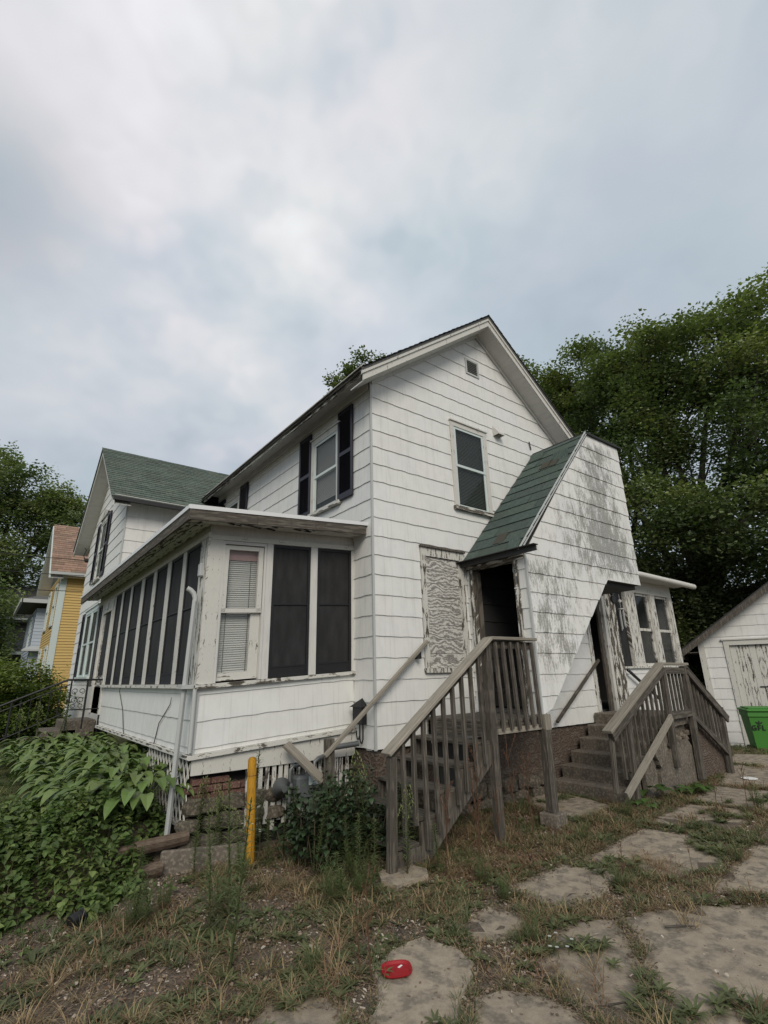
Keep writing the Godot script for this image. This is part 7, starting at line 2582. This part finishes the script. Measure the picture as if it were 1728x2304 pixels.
func weeds(r: RandomNumberGenerator):
	var green := []
	for i in 4:
		green.append(weed_mesh(r, i == 3))
	# x, z, height, kind, label
	var tall := [
		[-2.35, 1.14, 0.80, 0, "tall narrow-leaved weed, left of the pair before the standing slab"], [-2.24, 1.24, 1.02, 1, "tallest narrow-leaved weed, standing before the standing slab"],
		[-2.77, 0.74, 0.30, 2, "bushy low weed on the chips, front left"], [-2.64, 0.66, 0.27, 0, "bushy low weed just right of another, front left"], [-2.55, -0.12, 0.32, 1, "short spindly weed before the old gutters"],
		[-1.04, 0.96, 0.52, 0, "leftmost of three narrow weeds before the dark shrub"], [-1.00, 1.10, 0.58, 1, "middle of three narrow weeds before the dark shrub"], [-0.85, 1.12, 0.50, 2, "right one of three narrow weeds before the dark shrub"],
		[-0.68, 0.80, 0.93, 3, "weed with a pale yellow-green flower head left of the stair foot"], [-0.63, 1.30, 0.72, 3, "slim weed with a seed head right against the stair's lowest baluster"],
		[-2.44, 1.76, 0.98, 1, "thin tall weed nearest the camera on the left"], [-1.50, -0.16, 1.05, 0, "tall thin weed behind the yellow bollard"], [-1.43, 0.14, 0.42, 2, "low weed right of the yellow bollard"],
		[-1.88, -0.20, 0.62, 3, "pale leafy weed behind the standing slab"], [-1.70, 0.12, 0.50, 3, "feathery pale weed just left of the yellow bollard"], [-2.10, 0.0, 0.40, 2, "leafy weed in front of the standing slab's left end"], [-1.98, -0.38, 0.72, 3, "pale leafy weed against the stones by the downspout"], [-1.72, -0.34, 0.66, 3, "pale leafy weed below the bricks"], [-1.36, -0.30, 0.55, 0, "narrow weed against the slats right of the bollard"], [-1.22, 0.05, 0.45, 2, "narrow weed between the bollard and the dark shrub"], [-1.25, 0.75, 0.62, 0, "light weed at the left edge of the dark shrub"], [-0.55, 1.02, 0.78, 1, "tall weed between the dark shrub and the stair foot"], [-0.42, 0.86, 0.70, 0, "tall weed behind the lowest balusters"], [-1.10, 0.70, 0.74, 1, "tall weed among the dark shrub's front stems"], [-0.30, 1.36, 0.42, 2, "small weed before the stringer of the wooden stair"],
		[-2.75, -5.45, 0.75, 3, "wispy weed before the iron railing, nearest the porch"], [-3.0, -5.5, 0.80, 3, "wispy weed before the iron railing, middle"], [-3.25, -5.5, 0.70, 3, "wispy weed before the iron railing, furthest out"], [-2.55, -5.6, 0.60, 0, "weed below the scrolled iron panel"],
		[-1.30, 1.22, 0.34, 2, "bushy weed in the yard middle, left of the stair pad"], [-1.10, 1.44, 0.30, 0, "bushy weed in the yard middle, nearest the red tray"], [-1.36, 1.40, 0.28, 1, "small bushy weed between the red tray and the shrub"]]
	for q in tall:
		var h: float = q[2]
		var wide: float = clampf(h, 0.62, 0.9) * 1.15
		var o := local_thing("weed", Transform3D(Basis(UP, r.randf_range(0, TAU)).scaled(Vector3(wide, h, wide)), Vector3(q[0], ground_y(q[0], q[1]) - 0.01, q[1])), q[4], "weed")
		show_mesh(green[q[3]][0], "stem", o)
		show_mesh(green[q[3]][1], "leaves", o)
	# feathery clumps of many young stems
	var clumps := []
	for k in 3:
		var mb := MB.new()
		for j in 9:
			var root := Vector3(r.randf_range(-0.13, 0.13), 0, r.randf_range(-0.13, 0.13))
			var lean := Vector3(root.x * 1.3 + r.randf_range(-0.1, 0.1), 1, root.z * 1.3 + r.randf_range(-0.1, 0.1)) * r.randf_range(0.55, 1.0)
			mb.col = Color(0.10, 0.115, 0.05)
			mb.tube([root, root + lean], [0.006, 0.002], 4, false)
			for i in 60:
				var f := i / 60.0
				var a: float = i * 2.399
				var g := r.randf_range(0.7, 1.25)
				mb.col = Color(0.115 * g, 0.160 * g, 0.060 * g).lerp(Color(0.20, 0.235, 0.095), f * 0.6)
				if f < 0.25 and r.randf() < 0.5:
					mb.col = Color(0.16 * g, 0.12 * g, 0.065 * g)
				blade(mb, root + lean * (0.05 + 0.95 * f), Vector3(cos(a), r.randf_range(0.4, 1.2), sin(a)).normalized(), lerpf(0.22, 0.12, f) * r.randf_range(0.7, 1.2), 0.016, 0.8, 2)
		clumps.append(mb.mesh(M["leaf"]))
	var feather := [[-2.74, 0.72, 0.36, "feathery green clump on the chips, furthest left"], [-2.50, 0.52, 0.26, "smaller feathery clump right of the leftmost one"], [-2.20, 0.95, 0.36, "feathery clump round the feet of the two tall weeds"], [-1.42, 1.30, 0.34, "feathery dark clump behind the red tray"], [-1.15, 1.30, 0.30, "feathery clump left of the stair pad"],
		[-1.78, 0.35, 0.30, "feathery clump at the right end of the standing slab"], [-0.95, 0.95, 0.36, "feathery clump at the front of the dark shrub"], [-0.28, 2.12, 0.24, "feathery clump behind the large slab"], [0.62, 2.60, 0.22, "feathery tuft at the back edge of the large slab, right of centre"], [-0.70, 2.72, 0.20, "feathery tuft among the daisies"],
		[1.45, 1.75, 0.24, "feathery clump before the landing's outer post"], [2.75, 1.55, 0.26, "feathery clump before the concrete steps"], [2.0, 3.0, 0.2, "feathery clump on the right hand slabs"], [4.3, 2.45, 0.34, "feathery clump among the dark stalks at right"], [-0.15, 1.75, 0.26, "feathery clump right of the stair pad"], [-2.05, 2.1, 0.22, "feathery tuft left of the red tray"]]
	for i in feather.size():
		var q: Array = feather[i]
		var h: float = q[2]
		var o := local_thing("weed_clump", Transform3D(Basis(UP, r.randf_range(0, TAU)).scaled(Vector3(h * 1.1, h, h * 1.1)), Vector3(q[0], ground_y(q[0], q[1]) - 0.01, q[1])), q[3], "weeds")
		show_mesh(clumps[i % 3], "stems", o)
	var dead := []
	for i in 3:
		dead.append(dead_weed_mesh(r))
	var dry := [[-0.35, 1.50, 0.78, "rust brown dead stalk before the stair stringer"], [0.19, 1.43, 0.82, "thin dead stalk left of the landing post"], [0.95, 1.30, 0.95, "thickest red-brown dead stalk, between the two landing posts"], [1.11, 1.36, 0.85, "red-brown dead stalk close to the thickest one"],
		[0.28, 1.34, 0.98, "tall curved dead stalk left of the landing post foot"], [0.45, 1.48, 0.60, "short dead stalk at the landing post foot"], [3.68, 2.20, 0.47, "leftmost dark dead stalk in the group by the concrete steps"], [1.54, 2.79, 0.28, "single short dead stalk on the flat slab at right"],
		[3.84, 2.58, 0.42, "dark dead stalk, front of the group near the plate"], [4.14, 2.38, 0.57, "tallest dark dead stalk near the paper plate"], [2.92, 2.37, 0.22, "small rusty dead stalk in the right hand weeds"], [3.73, 2.30, 0.20, "small rusty dead stalk behind the other at right"],
		[0.34, 2.52, 0.16, "tiny dead stalk before the big slab"], [0.57, 2.67, 0.38, "thin dead stalk at the back edge of the big slab"], [-1.83, 2.42, 0.55, "thin brown stalk beside the red tray"], [-1.87, 2.36, 0.45, "thinner brown stalk just left of the red tray"], [3.3, 2.45, 0.3, "rusty dead stalk midway along the right hand weeds"]]
	for i in dry.size():
		var q: Array = dry[i]
		var h: float = q[2]
		var o := local_thing("dead_stalk", Transform3D(Basis(UP, r.randf_range(0, TAU)).scaled(Vector3(h * 0.75, h, h * 0.75)), Vector3(q[0], ground_y(q[0], q[1]) - 0.01, q[1])), q[3], "dead weed")
		show_mesh(dead[i % 3], "stalk", o)

func burdock(r: RandomNumberGenerator):
	var spots := [[3.95, 1.15, 1.0, "largest broad-leaved burdock at the foot of the concrete steps"], [3.3, 1.45, 0.55, "small burdock before the broad-leaved one"], [4.6, 1.5, 0.7, "low green burdock beside the broken side wall"], [4.95, 1.55, 0.5, "small dark burdock further along the broken side wall"]]
	for q in spots:
		var mb := MB.new()
		var n := 9
		for i in n:
			var a := TAU * i / n + r.randf_range(-0.3, 0.3)
			var d := Vector3(cos(a), r.randf_range(0.5, 1.3), sin(a)).normalized()
			var st := r.randf_range(0.10, 0.22)
			var g := r.randf_range(0.75, 1.25)
			mb.col = Color(0.075 * g, 0.135 * g, 0.032 * g)
			blade(mb, Vector3.ZERO, d, st, 0.02, 0.0, 2)
			broad_leaf(mb, d * st, Vector3(d.x, 0.3, d.z).normalized(), r.randf_range(0.20, 0.32), r.randf_range(0.16, 0.24), 1.4, 0.2, true)
		var s: float = q[2]
		var o := local_thing("burdock", Transform3D(Basis(UP, r.randf_range(0, TAU)).scaled(Vector3(s, s, s)), Vector3(q[0], ground_y(q[0], q[1]), q[1])), q[3], "burdock")
		show_mesh(mb.mesh(M["leaf"]), "leaves", o)

# ---------------------------------------------------------------- what lies and grows on the ground
func on_slab(x: float, z: float) -> bool:
	for s in slab_shapes:
		if Geometry2D.is_point_in_polygon(Vector2(x, z), s):
			return true
	return false

func build_litter():
	var r := RandomNumberGenerator.new()
	r.seed = 6001
	var patch := noise(611, 0.9, 3)
	# wood chips and dead leaves
	var chips := [[], []]
	var chip_cols := [[], []]
	for i in 90000:
		var x := r.randf_range(-4.2, 9.0)
		var t := r.randf()
		var z := lerpf(4.3, -0.4, t)
		if x > 3.0 and r.randf() < 0.5:
			continue
		if ground_y(x, z) > -0.42 and r.randf() < 0.7:
			continue
		var slab := on_slab(x, z)
		if slab and r.randf() > 0.05:
			continue
		var k := i % 2
		var y: float = (-0.592 if slab else ground_y(x, z) + r.randf_range(0.0, 0.018))
		var s := r.randf_range(0.35, 1.05) * (0.8 if slab else 1.0)
		var b := Basis(UP, r.randf_range(0, TAU)) * Basis(Vector3(1, 0, 0), r.randf_range(-0.5, 0.5)) * Basis(Vector3(0, 0, 1), r.randf_range(-0.4, 0.4))
		chips[k].append(Transform3D(b.scaled(Vector3(s, s, s * r.randf_range(0.7, 1.5))), Vector3(x, y, z)))
		var c := Color(0.095, 0.060, 0.042).lerp(Color(0.30, 0.225, 0.165), r.randf())
		if r.randf() < 0.14:
			c = Color(0.44, 0.38, 0.31)
		elif r.randf() < 0.14:
			c = Color(0.15, 0.085, 0.045)
		chip_cols[k].append(c)
	# soil and litter that has crept over the edges of the slabs
	for s in slab_shapes:
		for i in s.size():
			var a: Vector2 = s[i]
			var b: Vector2 = s[(i + 1) % s.size()]
			var side := (b - a).normalized().orthogonal()
			var heavy: float = patch.get_noise_2d(a.x * 1.5 + 9.0, a.y * 1.5)
			for n in int(10 + 26 * maxf(0.0, heavy)):
				var q := a.lerp(b, r.randf()) + side * r.randfn(0.0, 0.045 + 0.06 * maxf(0.0, heavy))
				var k := n % 2
				var z := r.randf_range(0.3, 0.9)
				chips[k].append(Transform3D((Basis(UP, r.randf_range(0, TAU)) * Basis(Vector3(1, 0, 0), r.randf_range(-0.4, 0.4))).scaled(Vector3.ONE * z), Vector3(q.x, -0.602 + r.randf_range(-0.006, 0.004), q.y)))
				chip_cols[k].append(Color(0.085, 0.058, 0.042).lerp(Color(0.20, 0.15, 0.11), r.randf()))
	var shapes := []
	var mb := MB.new()                                # a splinter
	mb.box(Transform3D(Basis(), Vector3.ZERO), Vector3(0.009, 0.003, 0.026))
	shapes.append(mb.mesh(M["dry_leaf"], false))
	mb = MB.new()                                     # a curled dead leaf
	mb.face([Vector3(-0.008, 0.004, -0.012), Vector3(0, 0, -0.014), Vector3(0, 0, 0.016), Vector3(-0.011, 0.006, 0.004)])
	mb.face([Vector3(0, 0, -0.014), Vector3(0.008, 0.004, -0.012), Vector3(0.011, 0.006, 0.004), Vector3(0, 0, 0.016)])
	shapes.append(mb.mesh(M["dry_leaf"], false))
	for k in 2:
		var o := swarm("leaf_litter" if k else "wood_chips", self, shapes[k], chips[k], chip_cols[k])
		tag(o, ["pale wood chips strewn over the bare yard", "brown dead leaves strewn over the bare yard"][k], ["wood chips", "leaf litter"][k], "", "stuff")
	# tufts of grass: green ones, dry ones
	var tufts := [[], []]
	var tuft_cols := [[], []]
	var spots := []
	for i in 38000:
		var x := r.randf_range(-4.4, 10.5)
		var z := r.randf_range(-0.4, 4.4)
		if (x < -2.2 and z < 0.35) or (on_slab(x, z) and patch.get_noise_2d(x * 1.1 + 40.0, z * 1.1) < 0.36):
			continue
		var n := patch.get_noise_2d(x * 1.3, z * 1.3)
		if x < -1.5 and z > 1.0 and r.randf() < 0.45:
			continue
		var east := smoothstep(-1.6, -0.2, x) * 0.30 + 0.10 * smoothstep(0.6, -0.2, z)
		if n + east < 0.17 and r.randf() < 0.85:
			continue
		spots.append([x, z, n, 1.0])
	# the cracks and edges of the slabs are where most of it grows
	for s in slab_shapes:
		for i in s.size():
			var a: Vector2 = s[i]
			var b: Vector2 = s[(i + 1) % s.size()]
			var side := (b - a).normalized().orthogonal()
			for k in 6:
				if patch.get_noise_2d(a.x * 2.2, a.y * 2.2 + 31.0) < -0.16 and r.randf() < 0.7:
					continue
				var q := a.lerp(b, r.randf()) + side * r.randf_range(-0.035, 0.035)
				spots.append([q.x, q.y, 0.12, 0.8])
	for q in spots:
		var x: float = q[0]
		var z: float = q[1]
		var k := 1 if r.randf() < 0.74 - q[2] * 0.7 else 0
		var s: float = r.randf_range(0.4, 1.1) * (1.0 + 0.5 * maxf(0.0, q[2])) * q[3]
		tufts[k].append(Transform3D(Basis(UP, r.randf_range(0, TAU)).scaled(Vector3(s, s * r.randf_range(0.6, 1.25), s)), Vector3(x, maxf(ground_y(x, z), -0.625) - 0.004, z)))
		var g := r.randf_range(0.65, 1.35)
		tuft_cols[k].append(Color(0.108 * g, 0.132 * g, 0.055 * g) if k == 0 else Color(0.24 * g, 0.178 * g, 0.098 * g))
	# rust-brown dead growth in the shade under the stairs and along the drive
	for i in 2600:
		var x := r.randf_range(-0.5, 2.6)
		var z := r.randf_range(0.55, 2.0)
		if i % 3 == 0:
			x = r.randf_range(2.2, 7.0)
			z = r.randf_range(1.4, 3.0)
		if on_slab(x, z) or patch.get_noise_2d(x * 1.6 + 70.0, z * 1.6) < -0.05:
			continue
		var s := r.randf_range(0.5, 1.25)
		var g := r.randf_range(0.55, 1.25)
		tufts[1].append(Transform3D(Basis(UP, r.randf_range(0, TAU)).scaled(Vector3(s, s, s)), Vector3(x, ground_y(x, z) - 0.004, z)))
		tuft_cols[1].append(Color(0.135 * g, 0.066 * g, 0.036 * g) if r.randf() < 0.6 else Color(0.24 * g, 0.165 * g, 0.075 * g))
	# turf of the front garden on the left
	for i in 15000:
		var x := r.randf_range(-11.0, -2.5)
		var z := r.randf_range(-14.0, 0.3)
		if z > -1.2 and x > -3.5 and r.randf() < 0.6:
			continue
		if x < -3.2 and z < -9.1 and z > -10.4:
			continue
		var g := r.randf_range(0.7, 1.25)
		var dry := patch.get_noise_2d(x, z) > 0.15 and r.randf() < 0.5
		var s := r.randf_range(0.6, 1.25)
		tufts[0].append(Transform3D(Basis(UP, r.randf_range(0, TAU)).scaled(Vector3(s * 1.4, s, s * 1.4)), Vector3(x, ground_y(x, z) - 0.005, z)))
		tuft_cols[0].append(Color(0.19 * g, 0.18 * g, 0.065 * g) if dry else Color(0.085 * g, 0.125 * g, 0.036 * g))
	for k in 2:
		mb = MB.new()
		for i in 11:
			var a := r.randf_range(0, TAU)
			var tilt := r.randf_range(0.5, 2.2) if k == 0 else r.randf_range(0.15, 1.1)
			blade(mb, Vector3(cos(a), 0, sin(a)) * r.randf_range(0, 0.025), Vector3(cos(a), tilt, sin(a)).normalized(), r.randf_range(0.06, 0.14), 0.0075, 0.8, 3)
		var o := swarm("grass" if k == 0 else "dry_grass", self, mb.mesh(M["leaf" if k == 0 else "dry_leaf"], false), tufts[k], tuft_cols[k])
		tag(o, ["green grass tufts between the slabs and in the front garden", "dry straw coloured grass matted over the yard"][k], "grass", "", "stuff")
	# long straw that has fallen over, in drifts
	var straw := []
	var straw_cols := []
	for i in 8500:
		var x := r.randf_range(-4.0, 8.0)
		var z := r.randf_range(-0.3, 4.2)
		if x < -2.1 and z < 0.5:
			continue
		var n := patch.get_noise_2d(x * 0.9 + 15.0, z * 0.9)
		if n < -0.02 or (on_slab(x, z) and n < 0.30):
			continue
		var s := r.randf_range(0.5, 1.2)
		straw.append(Transform3D(Basis(UP, r.randf_range(0, TAU)).scaled(Vector3(s, s * r.randf_range(0.6, 1.1), s)), Vector3(x, maxf(ground_y(x, z), -0.61 if on_slab(x, z) else -9.0) - 0.004, z)))
		var g := r.randf_range(0.6, 1.25)
		straw_cols.append(Color(0.27 * g, 0.20 * g, 0.105 * g) if r.randf() < 0.6 else Color(0.17 * g, 0.098 * g, 0.052 * g))
	mb = MB.new()
	for i in 9:
		var a := r.randf_range(0, TAU)
		blade(mb, Vector3(cos(a), 0, sin(a)) * 0.02, Vector3(cos(a), r.randf_range(0.6, 2.0), sin(a)).normalized(), r.randf_range(0.14, 0.27), 0.006, 1.7, 4)
	var st := swarm("straw", self, mb.mesh(M["dry_leaf"], false), straw, straw_cols)
	tag(st, "long fallen straw in drifts over the yard and slabs", "straw", "", "stuff")
	# broad-leaved weeds hugging the ground: small ones everywhere, larger rosettes among them
	for kind in 2:
		var herbs := []
		var herb_cols := []
		for i in (11000 if kind == 0 else 900):
			var x := r.randf_range(-4.3, 9.5)
			var z := r.randf_range(-0.3, 4.3)
			if (x < -2.2 and z < 0.5):
				continue
			var n := patch.get_noise_2d(x * 1.1 + 40.0, z * 1.1)
			var slab := on_slab(x, z)
			if (n < 0.02 and r.randf() < 0.85) or (slab and n < 0.34):
				continue
			var s := r.randf_range(0.45, 1.15)
			herbs.append(Transform3D(Basis(UP, r.randf_range(0, TAU)).scaled(Vector3.ONE * s), Vector3(x, -0.604 if slab else ground_y(x, z), z)))
			var g := r.randf_range(0.65, 1.3)
			herb_cols.append(Color(0.125 * g, 0.145 * g, 0.062 * g))
		mb = MB.new()
		for i in (11 if kind == 0 else 13):
			var a: float = i * 2.399
			if kind == 0:
				broad_leaf(mb, Vector3.ZERO, Vector3(cos(a), r.randf_range(0.25, 1.0), sin(a)).normalized(), r.randf_range(0.05, 0.10), r.randf_range(0.014, 0.028), 1.0)
			else:
				broad_leaf(mb, Vector3.ZERO, Vector3(cos(a), r.randf_range(0.4, 1.5), sin(a)).normalized(), r.randf_range(0.09, 0.17), r.randf_range(0.016, 0.026), 1.5)
		var h := swarm("ground_cover" if kind == 0 else "rosettes", self, mb.mesh(M["leaf"], false), herbs, herb_cols)
		tag(h, ["small broad-leaved weeds growing flat over the yard", "larger long-leaved rosettes of weeds in the yard"][kind], "weeds", "", "stuff")
	# a patch of little white daisies
	var daisies := [[-0.70, 2.86], [-0.62, 2.83], [-0.74, 2.95], [-0.66, 2.97], [-0.58, 2.93], [-0.78, 2.90], [-1.60, 0.12], [-1.66, 0.16], [-1.55, 0.22], [-1.70, 0.08], [-1.50, 0.10]]
	for i in daisies.size():
		var x: float = daisies[i][0]
		var z: float = daisies[i][1]
		var low := i < 6
		var hh := r.randf_range(0.05, 0.10) if low else r.randf_range(0.25, 0.42)
		var o := local_thing("daisy", Transform3D(Basis(UP, r.randf_range(0, TAU)), Vector3(x, ground_y(x, z), z)), "small white daisy in the weeds beside the big slab" if low else "small white daisy on a tall stem behind the yellow bollard", "flower", "daisies beside the slab" if low else "daisies behind the bollard")
		mb = MB.new()
		mb.col = Color(0.07, 0.10, 0.03)
		mb.tube([Vector3.ZERO, Vector3(0.01, hh, 0.01)], [0.0025, 0.002], 4, false)
		part(mb, "stem", o, "leaf")
		mb = MB.new()
		mb.col = Color(0.72, 0.72, 0.70)
		for k in 9:
			var a := TAU * k / 9.0
			var d := Vector3(cos(a), 0.15, sin(a))
			mb.face([Vector3(0.01, hh, 0.01), Vector3(0.01, hh, 0.01) + d.rotated(UP, 0.3) * 0.011, Vector3(0.01, hh, 0.01) + d * 0.014, Vector3(0.01, hh, 0.01) + d.rotated(UP, -0.3) * 0.011])
		part(mb, "petals", o, "leaf")
	# fallen twigs
	for i in 9:
		var q: Vector3 = [Vector3(-2.31, 0, 1.95), Vector3(-1.33, 0, 2.10), Vector3(-1.05, 0, 2.02), Vector3(-0.98, 0, 3.42), Vector3(-0.35, 0, 2.62), Vector3(-2.0, 0, 2.2), Vector3(0.05, 0, 2.45), Vector3(-3.05, 0, 0.5), Vector3(0.6, 0, 1.7)][i]
		q.y = ground_y(q.x, q.z) + 0.02
		mb = fresh()
		var a := r.randf_range(0, TAU)
		var l := r.randf_range(0.10, 0.28)
		mb.tube([q, q + Vector3(cos(a) * l * 0.5, 0.012, sin(a) * l * 0.5), q + Vector3(cos(a + 0.3) * l, 0.004, sin(a + 0.3) * l)], [0.006, 0.005, 0.002], 5)
		tag(part(mb, "twig", self, "bark"), ["dry twig before the red tray's slab, on the left", "dry twig behind the red tray", "dry twig between the red tray and the large slab", "dry twig on the nearest right hand slab", "dry twig at the back edge of the large slab", "dry twig left of the red tray", "dry twig behind the large slab", "dry twig near the black pot", "dry twig in front of the landing posts"][i], "twig")
